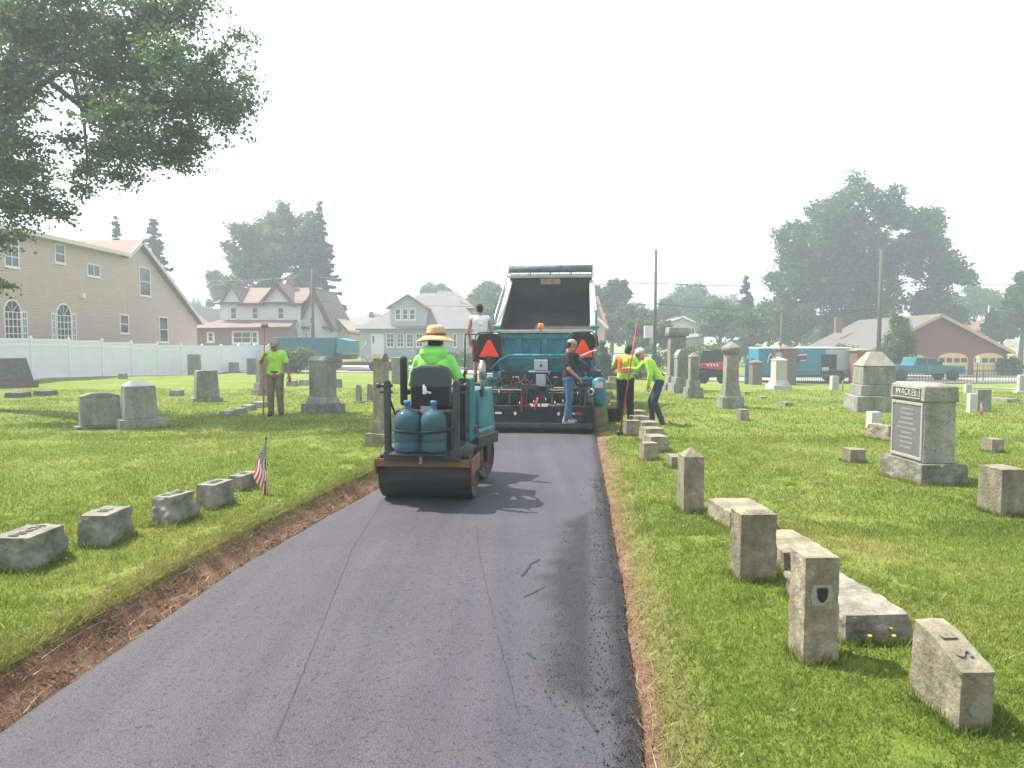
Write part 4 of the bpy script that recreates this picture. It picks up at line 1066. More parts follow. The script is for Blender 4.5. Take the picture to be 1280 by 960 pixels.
# tractor unit
mb = MB(); mb.bb(-.98, .98, .75, 3.3, .50, 1.12); mb.bb(-.80, .80, 1.3, 3.0, 1.12, 1.45); mb.build('tractor_body', teal, paver, bevel=.03)
mb = MB(); mb.bb(-.80, -.12, .70, .76, .55, 1.18); mb.bb(.22, .78, .70, .76, .55, 1.18); mb.bb(-.9, .9, .66, .76, .95, 1.05); mb.build('engine_door', blackp, paver, bevel=.01)
mb = MB(); mb.bb(-.55, -.42, .685, .70, 1.04, 1.07); mb.bb(.30, .38, .685, .70, 1.03, 1.07); mb.build('decal', white, paver)
mb = MB(); mb.bb(-.10, .20, .55, .75, .80, 1.42); cn = mb.build('control_console', blackp, paver, bevel=.015)
mb = MB(); mb.bb(-.09, .19, .50, .56, 1.20, 1.42); mb.bb(-.05, .15, .49, .51, .88, 1.13); mb.bb(-.2, .24, .5, .60, 1.16, 1.19); mb.build('panel', mat('pale_grey_panel', (.40, .43, .44), .5, var=.15, scale=20), cn, bevel=.008)
mb = MB(); mb.lathe([(.025, .485), (.025, .50)], (.05, 0, 1.31), 14, ax='y'); mb.build('gauge', blackp, cn)
mb = MB(); mb.tube([(-1.0, .72, 1.22), (-.80, .72, 1.42), (-.62, .72, 1.50), (.62, .72, 1.50), (.80, .72, 1.45), (1.0, .72, 1.30)], .035, 10); mb.bb(-.62, .62, .74, .80, 1.30, 1.46); mb.build('crossbar', teal, paver)
for sx in (-1, 1):
    mb = MB(); mb.tube([(sx*.98, .3, 1.05), (sx*.98, .6, 1.02), (sx*.98, .9, 1.0)], .05, 8); mb.bb(sx*.98-.14, sx*.98+.14, .5, .95, .75, 1.05); mb.build('side_box', teal, paver, bevel=.02)
    mb = MB(); torus(mb, (sx*1.06, .10, .80), .055, .016, 'y', 20, 8); mb.build('ring_plate', white, paver)
    mb = MB(); mb.lathe([(.05, .11), (.05, .13)], (sx*1.06, 0, .80), 16, ax='y'); mb.cyl((sx*1.06, .13, .8), (sx*1.06, .4, .8), .03, n=8); mb.build('ring_boss', blackp, paver)
mb = MB(); mb.lathe([(.05, .62), (.12, .66), (.14, .72), (.14, 1.10), (.12, 1.16), (.05, 1.2)], (1.22, .25, -.12), 20); mb.build('fuel_tank', teal, paver)
mb = MB(); mb.bb(1.14, 1.30, .095, .115, .88, 1.0); mb.build('warning_label', mat('pale_red_label', (.55, .45, .42), .7), paver)
mb = MB()
for k in (-1, 1): mb.bb(k*1.02-.09, k*1.02+.09, .75, 3.2, .02, .55)
mb.build('crawler_track', blackrub, paver, bevel=.1)
mb = MB()
for k in (-1, 1): mb.prism([(k*.25, .55), (k*1.05, .6), (k*1.28, 1.1), (k*1.22, 1.1), (k*.98, .68), (k*.25, .63)], 3.2, 4.0)
mb.build('hopper_wing', teal, paver)
mb = MB(); mb.bb(-1.2, 1.2, 3.98, 4.1, .35, .55); mb.cyl((-1.1, 4.15, .45), (1.1, 4.15, .45), .07, n=12); mb.build('push_bar', blackp, paver)
mb = MB(); mb.cyl((.03, .80, 1.46), (.03, .80, 2.06), .012, n=8); bcn = mb.build('beacon_pole', blackp, paver)
mb = MB(); mb.lathe([(.06, 2.06), (.065, 2.07), (.062, 2.15), (.05, 2.17)], (.03, .80, 0), 18); mb.build('beacon_lamp', amber, bcn)
def paver_seat(sx, tilt):
    cx = -1.05 if sx < 0 else .90
    n0 = set(bpy.data.objects)
    s = MB(); s.prism([(cx-.25, 1.27), (cx+.25, 1.27), (cx+.265, 1.64), (cx+.22, 1.74), (cx+.12, 1.77), (cx-.12, 1.77), (cx-.22, 1.74), (cx-.265, 1.64)], .78, .90); bk = s.build('backrest', blackrub, paver, bevel=.03)
    s = MB(); s.bb(cx-.25, cx+.25, .90, 1.36, 1.22, 1.33); s.build('seat', blackrub, paver, bevel=.03)
    s = MB(); s.bb(cx-.16, cx+.16, .85, 1.2, .98, 1.22); s.bb(cx-.06, cx+.06, .7, .9, .95, 1.3)
    for k in range(6): s.tube([(cx+rr.uniform(-.15, .15), .74, 1.25), (cx+rr.uniform(-.2, .2), .70, 1.1), (cx+rr.uniform(-.2, .2), .72, .95)], .014, 6)
    s.build('seat_pedestal', blackp, paver)
    s = MB(); s.tube([(cx-.28, 1.2, 1.25), (cx-.30, .85, 1.28), (cx-.31, .80, 1.5), (cx-.29, .80, 1.72), (cx-.2, .80, 1.80), (cx+.2, .80, 1.80), (cx+.29, .80, 1.72), (cx+.31, .80, 1.5)], .016, 8); s.build('seat_rail', darksteel, paver)
    s = MB(); h = .36; x0 = .20
    s.prism([(cx-x0, 1.28), (cx+x0, 1.28), (cx+x0+.0, 1.31), (cx+.03, 1.28+h), (cx-.03, 1.28+h), (cx-x0, 1.31)], .755, .765); s.build('slow_vehicle_triangle', safety, paver)
    for o_ in set(bpy.data.objects)-n0:
        for v_ in o_.data.vertices: v_.co.z += .19
paver_seat(-1, 0); paver_seat(1, .2)
mb = MB(); mb.bb(.60, .65, .80, .95, 1.52, 1.81); mb.build('white_headrest_side', trimw, paver, bevel=.02)
mb = MB(); mb.cyl((1.12, .5, .9), (1.14, .45, 1.62), .018, n=8); mb.ell((1.14, .45, 1.64), (.03, .03, .03), 8)
for k in range(6): mb.tube([(1.1+rr.uniform(-.1, .15), .5, .9), (1.18+rr.uniform(-.1, .1), .4, 1.1), (1.15, .45, 1.3+rr.uniform(-.1, .1))], .012, 6)
mb.bb(1.05, 1.28, .4, .6, 1.10, 1.2); mb.build('control_lever', darksteel, paver)
mb = MB(); mb.bb(-1.62, -.75, .95, 1.9, .85, .90); mb.cyl((-1.6, 1.0, .9), (-1.6, 1.0, 1.95), .018, n=8); mb.cyl((-1.6, 1.0, 1.95), (-1.0, 1.0, 1.95), .018, n=8); mb.build('operator_deck', blackp, paver)

a = MP @ Vector((-1.34, 1.45, .90))
person('paver operator with dark hair in a white sleeveless shirt, back turned', a, -DRV+R(8),
       dict(eL=(-.25, .02, 1.15), wL=(-.22, .12, .92), eR=(.26, .03, 1.16), wR=(.28, .20, 1.0), hd=(-.01, .03, 1.625), face=(-.25, 1, -.1)),
       skin=skin_b, shirt=tankw, sleeve=0, trousers=redf, trouser_len=.48, scale=.98)
a = MP @ Vector((.62, -.13, .195))
person('man in black tee and jeans with a tan cap standing on the paver walkway', a, -R(78),
       dict(hd=(0, .07, 1.60), nk=(0, .0, 1.46), face=(.15, 1, -.35), sL=(-.17, .05, 1.41), eL=(-.22, .34, 1.36), wL=(-.22, .58, 1.47), sR=(.18, -.03, 1.41), eR=(.24, -.06, 1.12), wR=(.20, .14, .95),
            kL=(-.10, .05, .5), aL=(-.10, .05, .085), aR=(.10, -.08, .085), kR=(.10, .0, .5)),
       skin=skin_b, shirt=blackf, sleeve=.32, trousers=denim, shoes=mat('pale_trainer', (.35, .30, .28), .8), headgear=('cap', capg), scale=.95, belly=1, curl=(.9, .5))

# ---------------------------------------------------------------- dump truck with raised bed
ty = PY+3.75; tx = pp[0]+.30+.02
truck = thing('dump_truck', 'teal dump truck tipping its raised bed into the paver', 'truck', (tx, ty, T(tx, ty)+.05), -DRV)
A = R(23.5); MBed = Matrix.Translation((0, .1, 1.08)) @ Matrix.Rotation(A, 4, 'X')
BL, BW, BH = 4.0, 1.2, 1.02
bedin = mat('bed_interior', (.022, .021, .022), .6, col2=(.055, .052, .052), scale=2.2, bump=.2, bscale=30)
mb = MB(); mb.bb(-BW, BW, 0, BL, -.06, 0); mb.move(MBed); fl = mb.build('bed_floor', bedin, truck)
for sx in (-1, 1):
    mb = MB(); mb.bb(min(sx*BW, sx*(BW-.05)), max(sx*BW, sx*(BW-.05)), 0, BL, 0, BH-.1); mb.move(MBed); sd_ = mb.build('bed_side', teal_old, truck)
    mb = MB(); mb.bb(min(sx*(BW+.05), sx*(BW-.07)), max(sx*(BW+.05), sx*(BW-.07)), -.02, BL, BH-.1, BH); mb.move(MBed); mb.build('side_rail', mat('worn_pale_rail', (.42, .40, .36), .7, var=.25, scale=6), sd_, bevel=.015)
    mb = MB()
    for k in range(5): mb.bb(min(sx*BW, sx*(BW+.06)), max(sx*BW, sx*(BW+.06)), .3+k*.8, .42+k*.8, 0, BH-.12)
    mb.bb(min(sx*BW, sx*(BW-.02)), max(sx*BW, sx*(BW-.02)), 0, BL, -.12, 0)
    mb.move(MBed); mb.build('bed_rib', teal_old, sd_)
    mb = MB(); mb.bb(min(sx*(BW-.052), sx*(BW-.058)), max(sx*(BW-.052), sx*(BW-.058)), .05, BL-.05, 0, BH-.12); mb.move(MBed); mb.build('inner_liner', bedin, sd_)
mb = MB(); mb.bb(-BW, BW, BL, BL+.05, 0, BH+.12); mb.move(MBed); hb = mb.build('headboard', bedin, truck)
mb = MB(); mb.bb(-.30, .28, BL-.012, BL-.002, BH-.12, BH+.06); mb.move(MBed); mb.build('rust_patch', mat('bare_rust', (.42, .30, .22), .9, var=.3, scale=8), hb)
mb = MB(); mb.bb(-BW-.05, BW+.05, BL-.08, BL+.1, BH+.10, BH+.17); mb.move(MBed); mb.build('top_rail', mat('worn_pale_rail2', (.50, .49, .46), .7, var=.2, scale=6), hb, bevel=.01)
mb = MB(); mb.cyl((-BW-.02, BL+.05, BH+.33), (BW+.02, BL+.05, BH+.33), .11, n=16); mb.move(MBed); tr = mb.build('tarp_roll', mat('grey_tarp', (.13, .155, .18), .8, var=.35, scale=5, bump=.6, bscale=9), truck)
mb = MB()
for x in (-BW, -.6, 0, .6, BW): mb.cyl((x, BL+.05, BH+.15), (x, BL+.05, BH+.34), .018, n=6)
for k in range(7): mb.tube([(-.95+k*.3, BL, BH+.24), (-.95+k*.3+.02, BL-.02, BH+.14)], .008, 5)
mb.move(MBed); mb.build('tarp_bracket', darksteel, tr)
mb = MB()
for sx in (-1, 1): mb.tube([(sx*(BW+.09), -.05, .55), (sx*(BW+.09), .8, BH+.12), (sx*(BW+.06), 2.2, BH+.2), (sx*(BW+.02), BL, BH+.33)], .024, 8)
mb.move(MBed); mb.build('tarp_arm', steel, truck)
# tailgate hangs almost plumb from the top pins
mb = MB(); mb.bb(-BW, BW, -.10, -.02, .98, 2.02); 
tg = mb.build('tailgate', teal, truck, bevel=.01)
mb = MB()
for x in (-1.14, -.62, 0, .62, 1.14): mb.bb(x-.07, x+.07, -.16, -.10, 1.0, 1.98)
mb.bb(-1.2, 1.2, -.165, -.10, 1.88, 2.0); mb.bb(-1.2, 1.2, -.165, -.10, 1.32, 1.42)
mb.build('tailgate_rib', teal, tg, bevel=.012)
mb = MB(); mb.bb(-1.18, 1.18, -.22, .02, 2.02, 2.10); mb.build('spill_lip', mat('worn_cream', (.45, .42, .35), .7, col2=(.30, .27, .22), scale=7), tg, bevel=.01)
mb = MB()
for sx in (-1, 1): mb.bb(sx*1.24-.05, sx*1.24+.05, -.16, .06, 1.0, 2.2); mb.cyl((sx*1.2-.1*sx, -.08, 2.17), (sx*1.34, -.08, 2.17), .05, n=10); mb.cyl((sx*1.27, -.05, 2.15), (sx*1.27, -.02, 2.6), .02, n=8)
mb.build('tailgate_post', teal_old, truck, bevel=.01)
mb = MB()
for sx in (-.42, .42): mb.bb(sx-.05, sx+.05, -.1, 6.3, .72, .95)
mb.build('chassis', darksteel, truck)
mb = MB(); mb.cyl((0, 2.1, .95), (0, 2.6, 1.95), .09, n=12); mb.build('hoist_ram', steel, truck)
for sx in (-1, 1):
    wheel(truck, (sx*1.02, .95, .5), .5, .28); wheel(truck, (sx*.72, .95, .5), .5, .26); wheel(truck, (sx*1.0, 5.6, .5), .5, .28)
mb = MB(); mb.cyl((-1.0, .95, .5), (1.0, .95, .5), .08, n=10); mb.build('axle', darksteel, truck)
mb = MB(); mb.bb(-1.1, 1.1, 4.5, 6.1, .75, 2.55, top=(.9, .85)); mb.bb(-.95, .95, 6.1, 7.3, .75, 1.75, top=(.92, .95)); cb_ = mb.build('cab', teal, truck, bevel=.06)
mb = MB(); mb.bb(-.85, .85, 4.49, 4.60, 1.75, 2.25); mb.build('rear_window', glass, cb_)
mb = MB(); mb.bb(-.95, .95, -.3, -.15, .70, .95); mb.build('rear_beam', blackp, truck)

# ---------------------------------------------------------------- the three men on the grass and their tools
g = gnd(345, 520)
person('bearded worker in lime tee and dusty khaki trousers holding a red rake', g, math.pi+R(6),
       dict(hd=(0, .07, 1.61), nk=(0, .01, 1.46), face=(.2, 1, -.35), sR=(.18, .0, 1.42), eR=(.30, .04, 1.22), wR=(.17, .26, 1.38), eL=(-.27, .0, 1.14), wL=(-.33, .12, .93)),
       skin=skin_c, shirt=lime, sleeve=.30, trousers=khaki, shoes=bootd, headgear=('cap', capg), hair=True, belt=True, curl=(.5, .95), baggy=.022)
def rake(label, foot, top, polem, name='lute_rake', cat='rake', bar=.45, group=None, bardir=(1, 0, 0), flip=False):
    f = Vector(foot); t = Vector(top)-f
    r_ = thing(name, label, cat, foot, 0, group); mb = MB(); mb.cyl((0, 0, 0), tuple(t), .014, n=8); mb.build('pole', polem, r_)
    bd = Vector(bardir).normalized(); e = t if flip else Vector((0, 0, .02)); mb = MB()
    mb.tube([tuple(e-bd*bar/2), tuple(e+bd*bar/2)], .018, 6)
    for k in range(9): q = e-bd*bar/2+bd*bar*k/8; mb.cyl(tuple(q), tuple(q+Vector((0, .03, -.07 if not flip else .07))), .006, n=5)
    mb.build('rake_head', darksteel, r_); return r_
redpole = mat('red_orange_pole', (.46, .075, .035), .6, var=.3, scale=6)
gx, gy, gz = g
rake('red-handled rake held upright by the bearded worker on the left lawn', (gx-.16, gy-.36, gz+.06), (gx-.13, gy-.26, gz+2.02), redpole, flip=True, bar=.14)
g5 = gnd(781, 527)
person('worker from behind in an orange and lime safety vest and black trousers', g5, -R(22),
       dict(hd=(.05, .10, 1.57), nk=(.02, .03, 1.44), face=(.35, 1, -.3), sL=(-.18, .0, 1.39), sR=(.18, .04, 1.40), eL=(-.30, .08, 1.17), wL=(-.14, .32, 1.26), eR=(.29, .16, 1.16), wR=(.26, .36, 1.06), aL=(-.13, -.02, .085), aR=(.12, .05, .085)),
       skin=skin_a, shirt=lime, sleeve=.30, vest=(lime, orangef), trousers=blackpants, shoes=bootd, scale=.98, curl=(.95, .6), baggy=.03, hair=True)
gl = gnd(775, 545)
rake('long red lute pole leaning up past the worker in the orange vest', (gl[0], gl[1], gl[2]+.05), (gl[0]+.34, gl[1]+.25, gl[2]+2.08), mat('dark_red_pole', (.30, .03, .03), .55, var=.3, scale=6), name='lute_rake', bar=.10)
g6 = gnd(821, 530)
person('worker in lime long-sleeved shirt and pale cap leaning over to the left', g6, R(78),
       dict(pv=(0, -.06, .95), wa=(0, .04, 1.09), ch=(0, .15, 1.26), nk=(0, .26, 1.38), hd=(0, .36, 1.475), face=(-.1, 1, -.45), sL=(-.18, .20, 1.34), sR=(.18, .22, 1.34), eL=(-.24, .14, 1.07), wL=(-.20, .18, .84), eR=(.22, .42, 1.13), wR=(.18, .62, 1.16),
            hL=(-.09, -.05, .90), hR=(.09, -.05, .90), kL=(-.10, .06, .49), aL=(-.11, -.10, .085), kR=(.10, .12, .49), aR=(.11, .10, .085)),
       skin=skin_b, shirt=lime, sleeve=.96, trousers=denim_d, headgear=('cap', capw), scale=1.0, curl=(.6, .8), hair=False)
gb = gnd(767, 527)
bk = thing('tool_bucket', 'black bucket standing on the grass beside the orange vest worker', 'bucket', gb, 0); mb = MB()
mb.lathe([(.11, 0), (.14, .27), (.15, .28), (.15, .31), (.135, .31), (.11, .03)], (0, 0, 0), 20); mb.build('pail', blackrub, bk)
mb = MB(); mb.tube([(.145*math.cos(a), 0, .29+.12*math.sin(a)) for a in [math.pi*i/10 for i in range(11)]], .006, 6); mb.build('bail_handle', steel, bk)
# ================================================================ BUILDINGS, FENCES, POLES, VEHICLES BEYOND THE LAWN
sid_tan = striped('tan_siding', (.50, .385, .33), .14, width=.20, dark=.78, var=.05)
sid_white = striped('white_siding', (.60, .60, .60), .12, dark=.8, var=.05)
sid_grey = striped('grey_siding', (.36, .40, .41), .12, dark=.8, var=.05)
sid_blue = striped('pale_blue_siding', (.34, .46, .55), .12, dark=.8, var=.05)
sid_cream = striped('cream_siding', (.56, .45, .29), .13, dark=.8, var=.05)
shing_red = striped('red_brown_shingles', (.20, .10, .075), .09, dark=.75, var=.18, width=.18)
shing_tan = striped('tan_pink_shingles', (.155, .105, .09), .09, dark=.78, var=.15, width=.18)
shing_grey = striped('grey_shingles', (.17, .16, .16), .09, dark=.78, var=.15, width=.18)
shing_dark = striped('dark_shingles', (.14, .12, .12), .09, dark=.75, var=.15, width=.18)
redtrim = mat('dark_red_trim', (.115, .014, .012), .6, var=.1)
brickm = brick('red_brick', (.15, .038, .032), (.20, .058, .048), (.22, .18, .16))
brickd = brick('dark_brick', (.16, .07, .055), (.22, .10, .08), (.28, .25, .22))
doorw = mat('white_door', (.62, .63, .65), .5)
doory = mat('cream_garage_door', (.55, .43, .22), .6, var=.06)
def ident(p): return p
def window(parent, x0, x1, z0, z1, y, nx=1, nz=2, fm=None, fw=.07, depth=.05, arch=False, sub='window'):
    """frame with its bars (one mesh) and a pane, on a wall facing local -y at depth y"""
    fm = fm or trimw; mb = MB(); f = y-depth
    if arch:
        r = (x1-x0)/2; cx = (x0+x1)/2; zc = z1-r
        out = [(x0, z0), (x1, z0)]+[(cx+r*math.cos(a), zc+r*math.sin(a)) for a in [math.pi*i/14 for i in range(15)]]
        for i in range(15-1):
            a0, a1 = math.pi*i/14, math.pi*(i+1)/14; ri = r-fw
            mb.prism([(cx+ri*math.cos(a0), zc+ri*math.sin(a0)), (cx+r*math.cos(a0), zc+r*math.sin(a0)), (cx+r*math.cos(a1), zc+r*math.sin(a1)), (cx+ri*math.cos(a1), zc+ri*math.sin(a1))], f, y)
        mb.bb(x0, x0+fw, f, y, z0, zc); mb.bb(x1-fw, x1, f, y, z0, zc); mb.bb(x0+fw, x1-fw, f, y, z0, z0+fw)
        for i in range(1, nx): X = x0+(x1-x0)*i/nx; mb.bb(X-.018, X+.018, f+.004, y, z0+fw, zc)
        for i in range(1, nz+1): Z = z0+(zc-z0)*i/nz; mb.bb(x0+fw, x1-fw, f+.006, y, Z-.018, Z+.018)
        for a in (.25, .5, .75):
            q = math.pi*a; mb.tube([(cx, f+.03, zc), (cx+(r-fw)*math.cos(q), f+.03, zc+(r-fw)*math.sin(q))], .018, 4)
        o = mb.build(sub, fm, parent); mb = MB(); mb.prism([(p[0]+(cx-p[0])*.04, p[1]) for p in out], y-.012, y-.004); mb.build('pane', glass, o); return o
    mb.bb(x0, x0+fw, f, y, z0, z1); mb.bb(x1-fw, x1, f, y, z0, z1); mb.bb(x0+fw, x1-fw, f, y, z1-fw, z1); mb.bb(x0+fw, x1-fw, f, y, z0, z0+fw)
    mb.bb(x0-.04, x1+.04, f-.03, y, z0-.06, z0)
    for i in range(1, nx): X = x0+(x1-x0)*i/nx; mb.bb(X-.02, X+.02, f+.004, y, z0+fw, z1-fw)
    for i in range(1, nz): Z = z0+(z1-z0)*i/nz; mb.bb(x0+fw, x1-fw, f+.008, y, Z-.022, Z+.022)
    o = mb.build(sub, fm, parent)
    mb = MB(); mb.bb(x0+fw, x1-fw, y-.014, y-.004, z0+fw, z1-fw); mb.build('pane', glass, o); return o
def door(parent, x0, x1, z0, z1, y, m=None, lite=None):
    mb = MB(); mb.bb(x0, x1, y-.05, y, z0, z1); mb.bb(x0+.1, x1-.1, y-.06, y-.05, z0+.15, z0+.75); d = mb.build('door', m or doorw, parent)
    mb = MB(); mb.ell((x0+.1, y-.09, z0+.95), (.04, .04, .04), 8); mb.build('handle', darksteel, d)
    if lite: mb = MB(); mb.bb(*lite, y-.065, y-.052, z0+1.0, z1-.2); mb.build('pane', glass, d)
    return d
class F:
    """a street front at depth D: photo pixels <-> local metres of a house standing at X0,Z0"""
    def __init__(s, D, u0, zg): s.D = D; s.X0 = at_depth(u0, 430, D)[0]; s.Z0 = zg
    def x(s, u): return at_depth(u, 430, s.D)[0]-s.X0
    def z(s, v): return at_depth(640, v, s.D)[2]-s.Z0
    def w(s, parent, u0, u1, v0, v1, y=0, **k): return window(parent, s.x(u0), s.x(u1), s.z(v1), s.z(v0), y, **k)

# ---- tan house behind the fence: its long wall faces +x at X=-24
XW = -24.0; Y0 = 36.0; zg = T(-24, 40)-.1
tan_h = thing('tan_house', 'large two-storey tan sided house with red-brown roof behind the white fence', 'house', (XW, Y0, zg), R(90))
def wy(u, v): p = on_x(u, v, XW); return p[1]-Y0, p[2]-zg
ze = wy(150, 316)[1]; zeL = ze
a0 = -14.0; gy0 = wy(157, 316)[0]; gpx, gpz = wy(170, 300); gyr, gzr = wy(248, 402)
mb = MB(); mb.bb(a0, gy0+.2, 0, 9, 0, ze); mb.build('wall', sid_tan, tan_h)
mb = MB(); mb.prism([(gy0, 0), (gyr-.3, 0), (gyr-.3, gzr), (gpx, gpz-.15), (gy0, ze)], -.004, 8.5); mb.build('gable_wall', sid_tan, tan_h)
mb = MB(); mb.slab([(a0-.4, -.45, ze), (gy0, -.45, ze), (gy0, 4.5, ze+1.15), (a0-.4, 4.5, ze+1.15)], .14); mb.slab([(a0-.4, 9.4, ze), (gy0+3, 9.4, ze), (gy0+3, 4.5, ze+1.15), (a0-.4, 4.5, ze+1.15)], .14)
mb.build('roof', shing_red, tan_h)
mb = MB(); mb.slab([(gy0-.5, -.4, ze-.15), (gpx, -.4, gpz), (gpx, 8.8, gpz), (gy0-.5, 8.8, ze-.15)], .16); mb.slab([(gyr+.1, -.4, gzr-.1), (gpx, -.4, gpz), (gpx, 8.8, gpz), (gyr+.1, 8.8, gzr-.1)], .16); rf2 = mb.build('gable_roof', shing_red, tan_h)
mb = MB(); mb.bb(a0-.4, gy0-.5, -.50, -.44, ze-.22, ze-.02)
mb.slab([(gpx, -.46, gpz+.02), (gyr+.1, -.46, gzr-.08), (gyr+.1, -.41, gzr-.08), (gpx, -.41, gpz+.02)], .24); mb.slab([(gpx, -.46, gpz+.02), (gy0-.5, -.46, ze-.13), (gy0-.5, -.41, ze-.13), (gpx, -.41, gpz+.02)], .24)
mb.build('fascia', mat('cream_trim', (.55, .50, .44), .6), tan_h)
def tw(u0, u1, v0, v1, **k):
    a, z1 = wy(u0, v0); b_, _ = wy(u1, v0); _, z0 = wy((u0+u1)/2, v1); z1 = wy((u0+u1)/2, v0)[1]
    return window(tan_h, a, b_, z0, z1, k.pop('y', 0), **k)
tw(3, 22, 294, 334, nx=2, nz=3); tw(67, 80, 305, 329, nz=2); tw(108, 124, 330, 346, nx=2, nz=1); tw(173, 187, 334, 370, nz=2, y=-.006); tw(149, 160, 393, 417, nz=2); tw(198, 209, 396, 428, nz=2, y=-.006)
tw(3, 25, 374, 426, arch=True, nx=4, nz=4); tw(26, 33, 389, 426, nx=2, nz=4); tw(69, 88, 379, 428, arch=True, nx=4, nz=4); tw(63, 68.5, 391, 428, nx=2, nz=4); tw(88.5, 94, 392, 428, nx=2, nz=4)
a_, z_ = wy(102, 370); mb = MB(); mb.bb(a_-.12, a_+.12, -.15, 0, z_-.1, z_+.15); mb.build('wall_lamp', trimw, tan_h)
a_, z_ = wy(24, 275); mb = MB(); mb.cyl((a_, 1.5, ze), (a_, 1.5, ze+1.0), .07, n=10); mb.build('vent_pipe', trimw, tan_h)

# ---- white vinyl fence
A_ = at_depth(-60, 475, 28.4); Pn = gnd(40, 474); Pf = gnd(345, 460)
dx, dy = Pf[0]-Pn[0], Pf[1]-Pn[1]; LN = math.hypot(dx, dy); ux, uy = dx/LN, dy/LN
fence = thing('white_fence', 'long white vinyl privacy fence along the left boundary', 'fence', (Pn[0]-ux*2.4*3, Pn[1]-uy*2.4*3, 0), math.atan2(uy, ux))
vinyl = mat('white_vinyl', (.74, .75, .76), .45, var=.05, scale=1.5)
def fp(t): return (Pn[0]-ux*7.2+ux*t, Pn[1]-uy*7.2+uy*t)
npan = int((LN+7.2)/2.4)+2; PANM = striped('vinyl_boards', (.70, .71, .73), .18, axis='X', dark=.90, var=.04, width=.06, bump=.3); post_m = None
FH = 1.95
for k in range(npan):
    x, y = fp(k*2.4); z = T(x, y); x2, y2 = fp(k*2.4+2.4); z2 = T(x2, y2)
    q = k*2.4
    mb = MB(); mb.bb(q-.065, q+.065, -.065, .065, z-.1, z+FH); mb.box((q, 0, z+FH+.05), (.15, .15, .10), top=(.15, .15)); mb.build('fence_post', vinyl, fence)
    zz = min(z, z2)
    mb = MB(); mb.bb(q+.07, q+2.33, -.022, .022, zz+.05, zz+FH-.1); pnl = mb.build('fence_panel', PANM, fence)
    mb = MB()
    for h0, h1 in ((.02, .16), (FH-.14, FH-.03), (FH*.80-.0, FH*.80+.09)): mb = MB(); mb.bb(q+.07, q+2.33, -.04, .04, zz+h0, zz+h1); mb.build('rail', vinyl, pnl)

# ---- pale blue house
D = 74; f = F(D, 215, .1)
h = thing('blue_house', 'pale blue gabled house half hidden behind the tan house', 'house', (f.X0, D, .1))
mb = MB(); mb.prism([(f.x(185), 0), (f.x(262), 0), (f.x(262), f.z(404)), (f.x(238), f.z(384)), (f.x(210), f.z(380)), (f.x(185), f.z(390))], 0, 9); mb.build('wall', sid_blue, h)
mb = MB(); mb.slab([(f.x(268), -.4, f.z(407)), (f.x(238), -.4, f.z(382)), (f.x(238), 9, f.z(382)), (f.x(268), 9, f.z(407))], .2); mb.slab([(f.x(180), -.4, f.z(394)), (f.x(238), -.4, f.z(382)), (f.x(238), 9, f.z(382)), (f.x(180), 9, f.z(394))], .2); mb.build('roof', shing_dark, h)
mb = MB(); mb.slab([(f.x(269), -.45, f.z(408)), (f.x(238), -.45, f.z(382)), (f.x(238), -.40, f.z(382)), (f.x(269), -.40, f.z(408))], .35); mb.build('fascia', trimw, h)
f.w(h, 247, 252, 397, 404); f.w(h, 243, 249, 414, 425)

# ---- white house with red-brown trim
D = 66; zg = T0(-15, 66)+.1; f = F(D, 340, zg)
h = thing('white_house', 'white two-storey house with dark red gable trim and tan shingle roof', 'house', (f.X0, D, zg))
x, z = f.x, f.z
mb = MB(); mb.bb(x(276), x(376), 0, 9, 0, z(377)); mb.build('wall', sid_white, h)
mb = MB(); mb.prism([(x(374), 0), (x(413), 0), (x(413), z(410)), (x(391), z(361)), (x(374), z(395))], .8, 9); mb.build('side_gable_wall', sid_white, h)
mb = MB(); mb.prism([(x(330), z(378)), (x(368), z(378)), (x(350), z(355))], -.25, 4); mb.build('front_gable', sid_white, h)
mb = MB(); mb.prism([(x(280), z(380)), (x(304), z(378)), (x(293), z(357))], -.2, 4); mb.build('left_gable', sid_white, h)
mb = MB(); mb.slab([(x(270), -.5, z(379)), (x(380), -.5, z(379)), (x(388), 4.5, z(355)), (x(290), 4.5, z(355))], .15); mb.slab([(x(270), 9.5, z(379)), (x(380), 9.5, z(379)), (x(388), 4.5, z(355)), (x(290), 4.5, z(355))], .15)
for a_, b_, c_, zt in ((326, 350, 372, 353), (277, 293, 308, 356)):
    mb.slab([(x(a_), -.6, z(380)), (x(b_), -.6, z(zt)), (x(b_), 4.5, z(zt)), (x(a_), 4.5, z(380))], .12); mb.slab([(x(c_), -.6, z(380)), (x(b_), -.6, z(zt)), (x(b_), 4.5, z(zt)), (x(c_), 4.5, z(380))], .12)
mb.slab([(x(418), .3, z(412)), (x(391), .3, z(358)), (x(391), 9, z(358)), (x(418), 9, z(412))], .15); mb.slab([(x(372), .3, z(397)), (x(391), .3, z(358)), (x(391), 9, z(358)), (x(372), 9, z(397))], .15)
rf = mb.build('roof', shing_tan, h)
mb = MB(); mb.bb(x(344), x(352), 3.5, 4.4, z(362), z(342)); mb.build('chimney', brickm, rf)
mb = MB()
def rake_board(a, b, y, w=.30): mb.slab([(a[0], y-.06, a[1]), (b[0], y-.06, b[1]), (b[0], y, b[1]), (a[0], y, a[1])], w)
for p_, q_ in (((x(326), z(381)), (x(350), z(353))), ((x(372), z(381)), (x(350), z(353)))): rake_board(p_, q_, -.62, .32)
for p_, q_ in (((x(418), z(413)), (x(391), z(358))), ((x(372), z(398)), (x(391), z(358)))): rake_board(p_, q_, .28, .4)
for a_, b_ in ((302, 334), (364, 378)): mb.bb(x(a_), x(b_), -.62, -.40, z(380)-.18, z(380))
